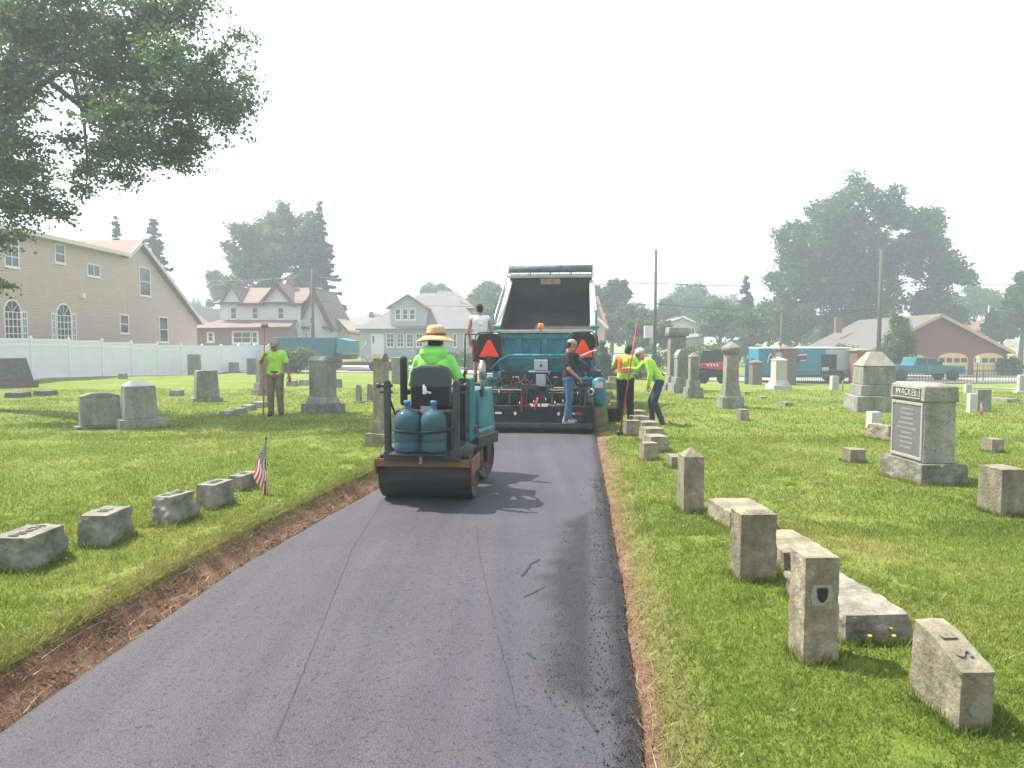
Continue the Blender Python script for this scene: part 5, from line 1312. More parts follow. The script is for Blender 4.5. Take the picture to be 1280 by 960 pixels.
for a_, b_ in ((374, 385), (402, 416)): mb.bb(x(a_), x(b_), .2, .8, z(411), z(408))
mb.build('red_trim', redtrim, h)
mb = MB(); mb.slab([(x(250), -3.2, z(411)), (x(376), -3.2, z(409)), (x(372), .0, z(400)), (x(276), .0, z(400))], .16); pr_ = mb.build('porch_roof', shing_tan, h)
mb = MB(); mb.bb(x(252), x(374), -3.25, -3.15, z(412)-.12, z(411)); mb.build('fascia', redtrim, pr_)
mb = MB(); mb.bb(x(262), x(372), -2.6, -.0, 0, z(411)-.05); mb.build('porch_wall', brickd, h)
for u0, u1, v0, v1 in ((289, 297, 384, 399), (316, 324, 384, 399), (348, 356, 384, 399)): f.w(h, u0, u1, v0, v1)
for u0, u1, v0, v1, nx in ((274, 283, 415, 428, 1), (304, 328, 414, 430, 2), (327, 336, 414, 430, 1)): f.w(h, u0, u1, v0, v1, y=-2.6, nx=nx, fw=.16)
f.w(h, 384, 388, 396, 404, y=.8); f.w(h, 378, 382, 416, 424, y=.8)
mb = MB(); mb.prism([(x(405), 0), (x(428), 0), (x(428), z(414)), (x(413), z(397)), (x(405), z(405))], 3, 9); mb.build('rear_wing_wall', sid_cream, h)
mb = MB(); mb.slab([(x(430), 2.6, z(416)), (x(411), 2.6, z(396)), (x(411), 9, z(396)), (x(430), 9, z(416))], .15); mb.build('rear_wing_roof', shing_tan, h)

# ---- far grey roof between the houses
D = 92; f = F(D, 465, .3); h = thing('far_house', 'distant grey-roofed red house seen between the white house and the bungalow', 'house', (f.X0, D, .3)); x, z = f.x, f.z
mb = MB(); mb.bb(x(428), x(490), 0, 8, 0, z(407)); mb.build('wall', mat('dull_red_wall', (.24, .11, .10), .9, var=.1), h)
mb = MB(); mb.slab([(x(420), -.4, z(409)), (x(500), -.4, z(409)), (x(500), 4, z(394)), (x(420), 4, z(394))], .2); mb.slab([(x(420), 8.4, z(409)), (x(500), 8.4, z(409)), (x(500), 4, z(394)), (x(420), 4, z(394))], .2); rf = mb.build('roof', shing_grey, h)
mb = MB(); mb.bb(x(455), x(459), 3.5, 4.5, z(400), z(388)); mb.build('chimney', brickm, rf)
f.w(h, 438, 443, 409, 417); f.w(h, 450, 455, 409, 417)

# ---- grey bungalow
D = 64; zg = T0(-8, 64)+.1; f = F(D, 520, zg); x, z = f.x, f.z
h = thing('grey_bungalow', 'grey bungalow with dormer, hipped roof and a row of porch windows', 'house', (f.X0, D, zg))
mb = MB(); mb.bb(x(450), x(602), 0, 10, 0, z(409)); mb.build('wall', sid_grey, h)
mb = MB(); mb.slab([(x(446), -.6, z(411)), (x(606), -.6, z(411)), (x(560), 4.5, z(362)), (x(520), 4.5, z(362))], .16); mb.slab([(x(446), -.6, z(411)), (x(520), 4.5, z(362)), (x(520), 6, z(362)), (x(446), 10.6, z(411))], .16); mb.slab([(x(606), -.6, z(411)), (x(560), 4.5, z(362)), (x(560), 6, z(362)), (x(606), 10.6, z(411))], .16)
rf = mb.build('roof', shing_grey, h)
mb = MB(); mb.slab([(x(528), 2.6, z(383)), (x(592), 2.6, z(383)), (x(572), 5, z(367)), (x(541), 5.5, z(358))], .14); mb.slab([(x(592), 2.6, z(383)), (x(592), 9, z(383)), (x(565), 7, z(358)), (x(541), 5.5, z(358))], .14); mb.build('upper_roof', shing_grey, h)
mb = MB(); mb.prism([(x(552), z(404)), (x(590), z(411)), (x(590), z(384)), (x(548), z(384))], 3.0, 8); mb.build('upper_wall', sid_grey, h)
mb = MB(); mb.bb(x(489), x(533), -.2, 4, z(409), z(382)); mb.prism([(x(487), z(383)), (x(528), z(383)), (x(510), z(370))], -.22, 4); dm = mb.build('dormer_wall', sid_grey, h)
mb = MB(); mb.slab([(x(484), -.6, z(385)), (x(511), -.6, z(368)), (x(511), 5, z(368)), (x(484), 5, z(385))], .12); mb.slab([(x(536), -.6, z(385)), (x(511), -.6, z(368)), (x(511), 5, z(368)), (x(536), 5, z(385))], .12); mb.build('dormer_roof', shing_grey, dm)
for u0, u1 in ((494.5, 502), (503.5, 511), (512.5, 520)): f.w(h, u0, u1, 386, 400, y=-.2, nz=2)
for u0, u1 in ((483, 493), (496, 505), (508, 517), (520, 529), (532, 541)): f.w(h, u0, u1, 417, 434, y=0, nx=2, nz=3)
for u0, u1 in ((566, 571), (579, 584)): f.w(h, u0, u1, 417, 434)
door(h, x(464), x(480), z(443), z(417), 0, lite=(x(466), x(468)))
mb = MB(); mb.bb(x(450), x(604), -.06, -.004, z(413), z(409)); mb.build('eaves_trim', trimw, h)
mb = MB(); mb.bb(x(462), x(483), -1.6, -.07, z(449)-.3, z(443)-.02); mb.bb(x(462), x(483), -2.0, -1.6, z(449)-.4, z(446)); mb.build('door_steps', concrete, h)
mb = MB(); mb.bb(x(484), x(542), -.3, -.1, z(450)-.2, z(437)); mb.build('porch_apron', mat('grey_blue_panel', (.28, .33, .36), .7, var=.1), h)

# ---- tan house right of the truck
D = 58; zg = T0(7, 62); f = F(D, 745, zg); x, z = f.x, f.z
h = thing('cream_house', 'cream gable house with steep brown roof just right of the dump truck', 'house', (f.X0, D, zg))
mb = MB(); mb.prism([(x(690), 0), (x(756), 0), (x(756), z(405)), (x(735), z(384)), (x(690), z(384))], 0, 8); mb.build('wall', sid_cream, h)
mb = MB(); mb.slab([(x(759), -.4, z(408)), (x(735), -.4, z(384)), (x(733), 6, z(360)), (x(757), 6, z(360))], .16); mb.slab([(x(690), -.4, z(384)), (x(735), -.4, z(384)), (x(733), 6, z(360)), (x(690), 6, z(360))], .16); mb.bb(x(741)-.4, x(757), 5.5, 6, z(384), z(361)); mb.build('roof', shing_red, h)
f.w(h, 738, 746, 412, 428); mb = MB(); mb.slab([(x(760), -.46, z(409)), (x(735), -.46, z(384)), (x(735), -.41, z(384)), (x(760), -.41, z(409))], .22); mb.build('fascia', trimw, h)

# ---- small white gabled house among the trees
D = 95; zg = T0(20, 95); f = F(D, 855, zg); x, z = f.x, f.z
h = thing('small_white_house', 'small white gabled house among trees above the tall tablet monument', 'house', (f.X0, D, zg))
mb = MB(); mb.prism([(x(838), 0), (x(880), 0), (x(880), z(409)), (x(853), z(398)), (x(838), z(404))], 0, 9); mb.build('wall', sid_white, h)
mb = MB(); mb.slab([(x(882), -.4, z(410)), (x(852), -.4, z(397)), (x(846), 9, z(390)), (x(876), 9, z(392))], .2); mb.slab([(x(832), -.4, z(404)), (x(852), -.4, z(397)), (x(846), 9, z(390)), (x(828), 9, z(394))], .2); mb.slab([(x(838), -3.5, z(424)), (x(885), -3.5, z(418)), (x(885), -.02, z(411)), (x(850), -.02, z(421))], .2); mb.build('roof', shing_grey, h)
f.w(h, 859.5, 868, 410, 418, nx=2, nz=1)

# ---- brick garage
D = 60.5; zg = T(37, 60); f = F(D, 1172, zg); x, z = f.x, f.z
gar = thing('brick_garage', 'long brick garage with three arched cream doors and a low gable', 'garage', (f.X0, D, zg), -DRV)
GL = 17.0; xa, xb = x(1090), x(1253); ze = z(437); zr = z(393)
mb = MB(); mb.prism([(xa, -.3), (xb, -.3), (xb, ze), (0, zr-.1), (xa, ze)], 0, GL); mb.build('wall', brickm, gar)
mb = MB(); mb.slab([(xa-.5, -.5, ze-.2), (0, -.5, zr+.05), (0, GL+.4, zr+.05), (xa-.5, GL+.4, ze-.2)], .15); mb.slab([(xb+.5, -.5, ze-.2), (0, -.5, zr+.05), (0, GL+.4, zr+.05), (xb+.5, GL+.4, ze-.2)], .15); rf = mb.build('roof', striped('pale_grey_shingles', (.105, .095, .088), .09, dark=.85, var=.1), gar)
mb = MB(); mb.slab([(xa-.5, -.56, ze-.19), (0, -.56, zr+.06), (0, -.51, zr+.06), (xa-.5, -.51, ze-.19)], .25); mb.slab([(xb+.5, -.56, ze-.19), (0, -.56, zr+.06), (0, -.51, zr+.06), (xb+.5, -.51, ze-.19)], .25); mb.build('fascia', mat('tan_fascia', (.42, .30, .18), .7), gar)
cx_, cz_ = at_depth(1049, 403, D+12)[0]-f.X0-12*.098, at_depth(1049, 396, D+12)[2]-zg
mb = MB(); mb.bb(cx_-.3, cx_+.3, 11.6, 12.2, cz_-1.6, cz_); mb.build('chimney', brickm, rf)
for u0, u1 in ((1108, 1157), (1173, 1208), (1215, 1250)):
    x0, x1, z1 = x(u0), x(u1), z(441); zs = z(448); mb = MB(); r = (x1-x0)/2; c_ = (x0+x1)/2
    pts = [(x0, -.02), (x1, -.02), (x1, zs)]+[(c_+r*math.cos(a), zs+(z1-zs)*math.sin(a)) for a in [math.pi*i/10 for i in range(1, 10)]]+[(x0, zs)]
    mb.prism(pts, -.06, .002); d_ = mb.build('garage_door', doory, gar)
    mb = MB(); n = 4
    for k in range(n):
        q0 = x0+(x1-x0)*(k+.12)/n; q1 = x0+(x1-x0)*(k+.88)/n; mb.bb(q0, q1, -.075, -.06, z(453), z(447.5))
    mb.build('pane', glass, d_)
    mb = MB()
    for q in (z(457), z(464)): mb.bb(x0+.05, x1-.05, -.068, -.058, q-.03, q+.03)
    mb.build('panel_groove', mat('door_groove', (.30, .23, .13), .7), d_)
D = 100; zg = T0(60, 100); f = F(D, 1225, zg); x, z = f.x, f.z
h = thing('far_grey_house', 'distant house with reddish roof beyond the brick garage gable', 'house', (f.X0, D, zg))
mb = MB(); mb.bb(x(1205), x(1248), 0, 8, 0, z(412)); mb.build('wall', sid_grey, h)
mb = MB(); mb.slab([(x(1200), -.4, z(413)), (x(1250), -.4, z(413)), (x(1246), 4, z(399)), (x(1210), 4, z(399))], .2); mb.slab([(x(1200), 8.4, z(413)), (x(1250), 8.4, z(413)), (x(1246), 4, z(399)), (x(1210), 4, z(399))], .2); mb.build('roof', shing_red, h)
f.w(h, 1236, 1242, 413, 420)

# ---- brick gate piers and the iron fence
def pier(lab, u, v, vt, wpx, cap_m, mm, pyr=True):
    p, k = base_at(u, u, v); w = wpx*k; hh = (v-vt)*k
    r_ = thing('gate_pier', lab, 'gate pier', p, R(4), 'gate piers along the iron fence'); ch = .22 if hh > 1 else .12
    mb = MB(); mb.bb(-w/2, w/2, -w/2, w/2, -.05, hh-ch); mb.build('pier_shaft', mm, r_)
    mb = MB(); mb.bb(-w*.6, w*.6, -w*.6, w*.6, hh-ch, hh-ch*.6); mb.box((0, 0, hh-ch*.3), (w*1.15, w*1.15, ch*.6), top=(.3, .3)); mb.build('pier_cap', cap_m, r_, bevel=.02)
brown = mat('brown_stone', (.12, .09, .075), .9, col2=(.18, .14, .115), scale=5, bump=.3)  # brown stone with the piers' shadow put into its darkened base colour
pier('brown stone gate pier rising directly behind the pale pedestal', 981, 481, 433, 19, brown, brown)
pier('short brown pier to the left of the pale pedestal', 944, 481, 450, 12, brown, brown)
pier('red brick gate pier with grey cap beside the pyramid-topped monument', 1074, 480, 435, 18, limestone, brickm)
def iron_fence(lab, P, Q, hgt, n):
    P = Vector(P); Q = Vector(Q); L = (Q-P).length
    r_ = thing('iron_fence', lab, 'fence', tuple(P), math.atan2((Q-P).y, (Q-P).x), 'iron fence runs along the street'); dz = (Q.z-P.z)/L; mb = MB()
    for z0 in (.15, hgt*.5, hgt-.1): mb.tube([(0, 0, z0), (L, 0, z0+dz*L)], .025, 6)
    mb.build('rail', darksteel, r_); m2 = MB()
    for k in range(n+1): q = L*k/n; m2.cyl((q, 0, -.05+dz*q), (q, 0, hgt+dz*q), .014, n=5)
    pk = m2.build('picket', darksteel, r_); pk['kind'] = 'stuff'
a = gnd(990, 480.5); b_ = gnd(1064, 479.5); iron_fence('low black iron fence between the brown pier and the red brick pier', a, b_, 1.0, 32)
a = gnd(1085, 480); b_ = gnd(1270, 476); iron_fence('long low black iron fence right of the red brick pier', a, (b_[0], a[1]+1, T(b_[0], a[1]+1)), 1.0, 60)

# ---- utility poles and wires
def pole(lab, u, vt, D, r, box=False, arm=False):
    x_, _, zt = at_depth(u, vt, D); z0 = T(x_, D); hh = zt-z0
    r_ = thing('utility_pole', lab, 'utility pole', (x_, D, z0), 0, 'wooden utility poles'); mb = MB(); mb.cyl((0, 0, -.2), (0, 0, hh), r*1.2, r*.8, n=12); mb.build('pole_shaft', wood, r_)
    if box: mb = MB(); zb = at_depth(u, 415, D)[2]-z0; mb.bb(-1.0*.55-.15, -.15, -.2, .2, zb-.4, zb+.4); mb.build('equipment_box', mat('pale_grey_box', (.5, .5, .5), .5), r_, bevel=.02); mb = MB(); zb = at_depth(u, 428, D)[2]-z0; mb.cyl((-.25, -.15, zb-.25), (-.25, -.15, zb+.25), .14, n=12); mb.build('meter_drum', greyp, r_)
    if arm: mb = MB(); mb.bb(-1.1, 1.1, -.06, .06, hh-.7, hh-.55); mb.build('cross_arm', wood, r_); mb = MB(); [mb.cyl((q, 0, hh-.55), (q, 0, hh-.4), .04, n=8) for q in (-1, -.5, .5, 1)]; mb.build('insulator', greyp, r_)
    return r_
pole('thin tall utility pole with pale box on its side, right of the workers', 820, 312, 47, .10, box=True)
pole('brown utility pole rising in front of the white house', 390, 336, 58.5, .13, arm=False)
pole('tall dark utility pole in front of the brick garage', 1102, 312, 56, .15)
pole('short thin pole behind the blue van', 977, 392, 70, .10)
def wire(lab, pts, r=.02):
    mb = MB(); P = []
    for (p, q, sag) in pts:
        for k in range(13):
            t = k/12; P.append((p[0]+(q[0]-p[0])*t, p[1]+(q[1]-p[1])*t, p[2]+(q[2]-p[2])*t-sag*4*t*(1-t)))
    mb.tube(P, r, 5); o = mb.build('overhead_wire', darksteel); tag(o, lab, 'wire', 'overhead wires along the street'); return o
A1 = at_depth(390, 346, 58.5); A2 = at_depth(820, 354, 47); A3 = at_depth(1102, 350, 56); A4 = at_depth(1400, 352, 60); A0 = at_depth(120, 352, 62)
wire('upper overhead wire running along the whole street between the utility poles', [(A0, A1, .2), (A1, A2, .35), (A2, A3, .3), (A3, A4, .3)], .022)
B1 = at_depth(390, 376, 58.5); B2 = at_depth(820, 380, 47); B3 = at_depth(1102, 386, 56); B0 = at_depth(120, 372, 62)
wire('lower overhead wire crossing in front of the white house and bungalow', [(B0, B1, .2), (B1, B2, .3), (B2, B3, .3)], .022)
C1 = at_depth(390, 341, 58.4); C0 = at_depth(180, 360, 60)
wire('thin service wire reaching the pole at the white house', [(C0, C1, .3)], .018)

# ---- flagpole with flag, basketball hoop, street sign
x_, _, zt = at_depth(1236, 382, 96); r_ = thing('flagpole', 'thin distant flagpole flying a flag beyond the brick garage', 'flagpole', (x_, 96, T(x_, 96))); hh = zt-T(x_, 96)
mb = MB(); mb.cyl((0, 0, -.1), (0, 0, hh), .08, .05, n=8); mb.build('pole_shaft', white, r_)
mb = MB()
for k in range(7): mb.bb(.1, 1.9, -.02-.01*(k % 2), .02, hh-.3-.16*(k+1), hh-.3-.16*k, mi=k % 2)
mb.bb(.1, .85, -.04, .045, hh-.95, hh-.3, mi=2); mb.build('flag', [mat('flag_red', (.5, .04, .05), .8), mat('flag_white', (.7, .7, .7), .8), mat('flag_blue', (.03, .05, .18), .8)], r_)
x_, _, zt = at_depth(1264, 424, 64); zg_ = T(x_, 64); r_ = thing('basketball_hoop', 'white fan-shaped basketball backboard on a post beside the garage', 'basketball hoop', (x_, 64, zg_)); hh = zt-zg_
mb = MB(); mb.prism([(-.55, hh-.75), (.55, hh-.75), (.68, hh-.35), (.4, hh), (-.4, hh), (-.68, hh-.35)], -.03, .03); mb.build('backboard', white, r_)
mb = MB(); mb.cyl((0, .5, -.1), (0, .5, hh-.5), .05, n=8); mb.cyl((0, .5, hh-.5), (0, .03, hh-.4), .04, n=8); mb.build('hoop_post', darksteel, r_)
mb = MB(); torus(mb, (0, -.26, hh-.6), .22, .015, 'z'); mb.build('hoop_ring', safety, r_)
p = gnd(1221, 479); k = p[1]/900; hh = 34*k; r_ = thing('parking_sign', 'small white street sign on a thin post in front of the garage', 'sign', p)
mb = MB(); mb.cyl((0, 0, -.1), (0, 0, hh), .025, n=8); mb.build('sign_post', darksteel, r_); mb = MB(); mb.bb(-.14, .14, -.045, -.03, hh-.46, hh); mb.build('sign_plate', white, r_, bevel=.01)
p = gnd(1229, 478); mb = MB(); mb.cyl((0, 0, -.1), (0, 0, 26*k), .022, n=8); mb.ell((0, 0, 26*k), (.03, .03, .03), 8); o = mb.build('thin_post', darksteel); o.location = p; tag(o, 'bare thin metal post just right of the white street sign', 'post')

# ---- vehicles
def car_body(root, prof, W_, m, nose=.12, bevel=.05):
    """side profile (y forward, z) extruded across the width"""
    mb = MB(); mb.prism(prof, -W_/2, W_/2, ax='x'); return mb.build('body', m, root, bevel=bevel)
def suv(lab, u, v, D, m, rz, sc=1.0):
    x_, _, _ = at_depth(u, v, D); z0 = T(x_, D)+.05; r_ = thing('parked_car', lab, 'car', (x_, D, z0), rz, 'cars parked beyond the workers'); r_.scale = (sc,)*3
    b_ = car_body(r_, [(-2.2, .35), (2.2, .35), (2.25, .75), (2.15, .95), (1.2, 1.05), (.5, 1.62), (-1.7, 1.65), (-2.15, 1.1), (-2.25, .7)], 1.8, m, bevel=.08)
    mb = MB(); mb.add([(-.78, 1.19, 1.08), (.78, 1.19, 1.08), (.70, .56, 1.59), (-.70, .56, 1.59)], [(0, 1, 2, 3)]); mb.v = [(a, y+.02, z+.03) for a, y, z in mb.v]; mb.build('windscreen', glass, r_)
    for sx in (-1, 1): mb = MB(); mb.prism([(1.0, 1.08), (.45, 1.55), (-1.55, 1.57), (-1.9, 1.12)], sx*.905, sx*.915, ax='x'); mb.build('side_window', glass, r_)
    mb = MB(); mb.add([(-.72, -1.74, 1.58), (.72, -1.74, 1.58), (.78, -2.14, 1.14), (-.78, -2.14, 1.14)], [(0, 1, 2, 3)]); mb.v = [(a, y-.03, z+.02) for a, y, z in mb.v]; mb.build('rear_window', glass, r_)
    for sx in (-1, 1):
        for yy in (-1.35, 1.4): wheel(r_, (sx*.82, yy, .34), .34, .22)
        mb = MB(); mb.bb(sx*.72-.16, sx*.72+.16, 2.20, 2.275, .72, .88); mb.build('headlight', chrome, r_, bevel=.02)
        mb = MB(); mb.bb(sx*.8-.08, sx*.8+.08, -2.27, -2.2, .8, 1.05); mb.build('tail_lamp', lamp_red, r_)
    mb = MB(); mb.bb(-.5, .5, 2.24, 2.27, .55, .75); mb.build('grille', blackp, r_); mb = MB(); mb.bb(-.9, .9, 2.2, 2.3, .38, .52); mb.build('bumper', greyp, r_)
    return r_
suv('white car parked facing the cemetery behind the workers', 783, 462, 51.5, mat('car_white', (.62, .63, .64), .25, coat=.5), R(168))
suv('dark blue-grey car parked left of the white car', 767, 460, 55, mat('car_slate', (.10, .11, .14), .25, coat=.5), R(172))
suv('silver car partly hidden right of the white car behind the worker', 800, 461, 55.5, mat('car_silver', (.35, .36, .37), .3, .4, coat=.4), R(165))
# blue step van
x_, _, _ = at_depth(1000, 478, 51.5); van = thing('step_van', 'bright blue step van with white roof edge and open side doorway', 'van', (x_, 51.5, T(x_, 51.5)+.05), R(-90))
kx = 51.5/900; hl = 59*kx; vb = mat('bright_blue_van_paint', (.018, .19, .29), .4, var=.08, scale=2)
zt = at_depth(1000, 434, 51.5)[2]-van.location.z
mb = MB(); mb.prism([(-hl, .45), (hl*.40, .45), (hl*.40, zt-.1), (-hl, zt-.1)], -1.05, 1.05, ax='x'); mb.build('body', vb, van, bevel=.06)
mb = MB(); mb.prism([(hl*.402, .45), (hl*.98, .45), (hl, zt*.5), (hl*.92, zt-.12), (hl*.402, zt-.12)], -1.0, 1.0, ax='x'); mb.build('cab_panel', mat('van_grey_panel', (.36, .38, .41), .5, var=.05), van, bevel=.05)
mb = MB(); mb.bb(-1.08, 1.08, -hl-.02, hl*.95, zt-.1, zt); mb.build('roof', white, van, bevel=.05)
mb = MB(); mb.bb(1.03, 1.06, (1018-1000)*kx, (1037-1000)*kx, .55, zt-.5); dw = mb.build('doorway', mat('dark_interior', (.03, .035, .035), .9), van)  # solid slab coloured dark to stand for shade inside the open doorway
mb = MB()
for k in range(4): mb.bb(1.062, 1.075, (1019+k*2.2-1000)*kx, (1020.6+k*2.2-1000)*kx, .75, 1.05)
mb.build('pale_bars', white, dw)
mb = MB(); mb.bb(1.052, 1.06, (952-1000)*kx, (1000-1000)*kx, zt-1.05, zt-.42); lg = mb.build('logo_panel', mat('logo_dark_red', (.16, .04, .07), .5), van)
mb = MB(); X = 1.066
mb.tube([(X, (952-1000)*kx, zt-1.1), (X, (954.5-1000)*kx, zt-.55), (X, (957-1000)*kx, zt-.45)], .045, 6)
yy = (957.5-1000)*kx
for k, hh_ in enumerate((.34, .20, .34, .34, .20, .20, .20, .24)):
    mb.tube([(X, yy, zt-.92), (X, yy+.09, zt-.92+hh_)], .028, 5)
    if k in (1, 4, 5, 6): mb.tube([(X, yy+.02, zt-.90), (X, yy+.14, zt-.82), (X, yy+.1, zt-.72)], .022, 5)
    yy += .165
mb.tube([(X, (989-1000)*kx, zt-.56), (X, (1000-1000)*kx, zt-.50)], .05, 6); mb.tube([(X, (992-1000)*kx, zt-.95), (X, (999-1000)*kx, zt-.93)], .04, 6)
mb.build('logo_lettering', white, lg)
for yy in (-hl*.42, hl*.7):
    for sx in (-1, 1): wheel(van, (sx*.9, yy, .4), .42, .26)
mb = MB(); mb.bb(-1.0, 1.0, -hl*.98, hl*.98, .35, .46); mb.build('chassis', darksteel, van)
# teal stake posts by the van (pipe stands)
for i, (u, lab) in enumerate(((933, 'teal upright panel post farthest left beside the blue van'), (940, 'teal upright panel post next to the blue van end'))):
    p = gnd(u, 480); mb = MB(); mb.bb(-.12, .12, -.06, .06, -.05, 1.65); mb.bb(-.14, .14, -.08, .08, 1.65, 1.7); o = mb.build('teal_post', teal_old, None, bevel=.01); o.location = p; tag(o, lab, 'post', 'teal posts beside the van')
# pickup
x_, _, _ = at_depth(1150, 480, 54); pk = thing('pickup_truck', 'teal pickup truck parked along the street facing right', 'pickup truck', (x_, 54, T(x_, 54)+.05), R(-91))
zz = lambda v: at_depth(1150, v, 54)[2]-pk.location.z
mb = MB(); mb.prism([(-3.0, .55), (2.75, .5), (2.8, .85), (2.72, 1.08), (1.1, 1.16), (.55, 1.68), (-.85, 1.72), (-1.0, 1.15), (-3.0, 1.15)], -.95, .95, ax='x'); mb.build('body', mat('pickup_teal', (.012, .13, .165), .3, var=.08, coat=.4), pk, bevel=.06)
for sx in (-1, 1):
    mb = MB(); mb.prism([(.95, 1.18), (.5, 1.60), (.02, 1.62), (.02, 1.18)], sx*.955, sx*.965, ax='x'); mb.build('side_window', glass, pk)
    mb = MB(); mb.prism([(-.08, 1.18), (-.08, 1.62), (-.75, 1.62), (-.85, 1.18)], sx*.955, sx*.965, ax='x'); mb.build('side_window', glass, pk)
    for yy in (-1.9, 1.85): wheel(pk, (sx*.86, yy, .38), .40, .26)
    mb = MB(); mb.bb(sx*.98-.05, sx*.98+.12*sx, .85, 1.0, 1.2, 1.42) if sx > 0 else mb.bb(-1.1, -.95, .85, 1.0, 1.2, 1.42); mb.build('wing_mirror', blackp, pk)
    mb = MB(); mb.bb(sx*.7-.15, sx*.7+.15, 2.74, 2.80, .82, 1.0); mb.build('headlight', chrome, pk)
    mb = MB()
    for yy in (-1.9, 1.85): mb.lathe([(.47, -.005), (.47, .005)], (sx*.952, yy, .40), 20, ax='x')
    mb.build('wheel_arch', blackp, pk)
mb = MB(); mb.bb(-.98, .98, 2.72, 2.86, .5, .66); mb.bb(-.98, .98, -3.08, -2.96, .5, .66); mb.build('bumper', steel, pk)
mb = MB(); mb.bb(.952, .962, .05, .3, .92, .96); mb.build('door_handle', chrome, pk)
# skid steer
p = gnd(893, 474); D = 43.5; x_, _, _ = at_depth(891, 474, D); sk = thing('skid_steer', 'red and white skid-steer loader with caged cab behind the stones', 'skid steer', (x_, D, T(x_, D)+.05), R(75))
wr = mat('loader_white', (.6, .6, .6), .4); rd = mat('loader_red', (.36, .05, .05), .5, var=.15)
mb = MB(); mb.prism([(-1.35, .45), (1.1, .35), (1.15, .75), (.6, .95), (-.3, 1.15), (-1.35, 1.2)], -.55, .55, ax='x'); mb.build('body', blackp, sk, bevel=.04)
mb = MB(); mb.prism([(-1.42, .75), (-.3, .85), (.9, 1.0), (.75, 1.22), (-.4, 1.3), (-1.45, 1.22)], -.78, .78, ax='x'); mb.build('lift_arm', rd, sk, bevel=.03)
mb = MB(); mb.bb(-.786, .786, -1.40, -.7, .8, 1.16); mb.build('engine_hood', wr, sk, bevel=.03)
mb = MB(); mb.prism([(-.75, 1.2), (.75, 1.2), (.62, 2.0), (-.65, 2.02)], -.5, .5, ax='x'); cbn = mb.build('cab', mat('cab_mesh_dark', (.035, .05, .05), .5), sk, bevel=.03)
mb = MB()
for sx in (-1, 1):
    for a, b__ in (((-.75, 1.2), (-.65, 2.02)), ((.75, 1.2), (.62, 2.0)), ((-.65, 2.02), (.62, 2.0)), ((0, 1.2), (0, 2.0))): mb.tube([(sx*.51, *a), (sx*.51, *b__)], .03, 6)
mb.build('cab_frame', darksteel, cbn)
for sx in (-1, 1):
    for yy in (-.62, .62): wheel(sk, (sx*.72, yy, .40), .41, .28, rimm=rd)
    mb = MB()
    for k, q in enumerate((.0, .18, .36, .54)): mb.tube([(sx*.79, -.3+q, 1.03), (sx*.79, -.22+q, 1.19)], .03, 5)
    mb.build('white_lettering', wr, sk)
mb = MB(); mb.prism([(1.15, .12), (1.9, .10), (1.9, .16), (1.3, .2), (1.3, .75), (1.15, .75)], -.85, .85, ax='x'); mb.build('bucket', darksteel, sk)
# pale pole leaning behind
a = at_depth(877, 439, 62); b_ = at_depth(893, 428, 62)
# teal dump truck on the street at left
dkteal = mat('deep_teal_paint', (.006, .125, .145), .5, var=.2, scale=3, stain=None)
D = 55.5; x_, _, _ = at_depth(398, 460, D); dt = thing('dump_truck', 'second teal dump truck, low and side-on, parked by the white house', 'truck', (x_, D, T(x_, D)+.05), R(86)); kx = D/900
zt = at_depth(400, 422, D)[2]-dt.location.z; zb = at_depth(400, 443, D)[2]-dt.location.z
mb = MB(); mb.prism([(-25*kx, zb), (42*kx, zb), (42*kx, zt), (-28*kx, zt)], -1.15, 1.15, ax='x'); bd = mb.build('dump_bed', dkteal, dt, bevel=.02)
mb = MB()
for k in range(7): q = -20*kx+k*10*kx; mb.bb(-1.21, 1.21, q-.06, q+.06, zb, zt-.05)
mb.bb(-1.2, 1.2, -28*kx, 42*kx, zt-.16, zt-.02); mb.build('bed_rib', dkteal, bd)
mb = MB(); mb.prism([(-47*kx, zb+.1), (-29*kx, zb+.1), (-30*kx, zt-.05), (-47*kx, zt-.25)], -1.1, 1.1, ax='x'); mb.build('tailgate_extension', teal_old, dt)
mb = MB(); mb.bb(-.9, .9, -46*kx, 56*kx, zb-.35, zb-.02); mb.build('chassis', darksteel, dt)
for sx in (-1, 1):
    for yy in (-18*kx, -8*kx, 51*kx): wheel(dt, (sx*.95, yy, .5), .5, .3)
mb = MB(); mb.prism([(43*kx, .7), (54*kx, .7), (54*kx, zt-.1), (52*kx, zt), (44*kx, zt), (43*kx, zt-.2)], -1.1, 1.1, ax='x'); cb2 = mb.build('cab', dkteal, dt, bevel=.05)
mb = MB(); mb.prism([(54*kx, .7), (64*kx, .7), (64*kx, 1.4), (54*kx, 1.6)], -.9, .9, ax='x'); mb.build('bonnet', dkteal, dt, bevel=.06)
mb = MB(); mb.bb(-1.12, 1.12, 45.5*kx, 52*kx, zt-.6, zt-.12); mb.build('side_window', glass, cb2)
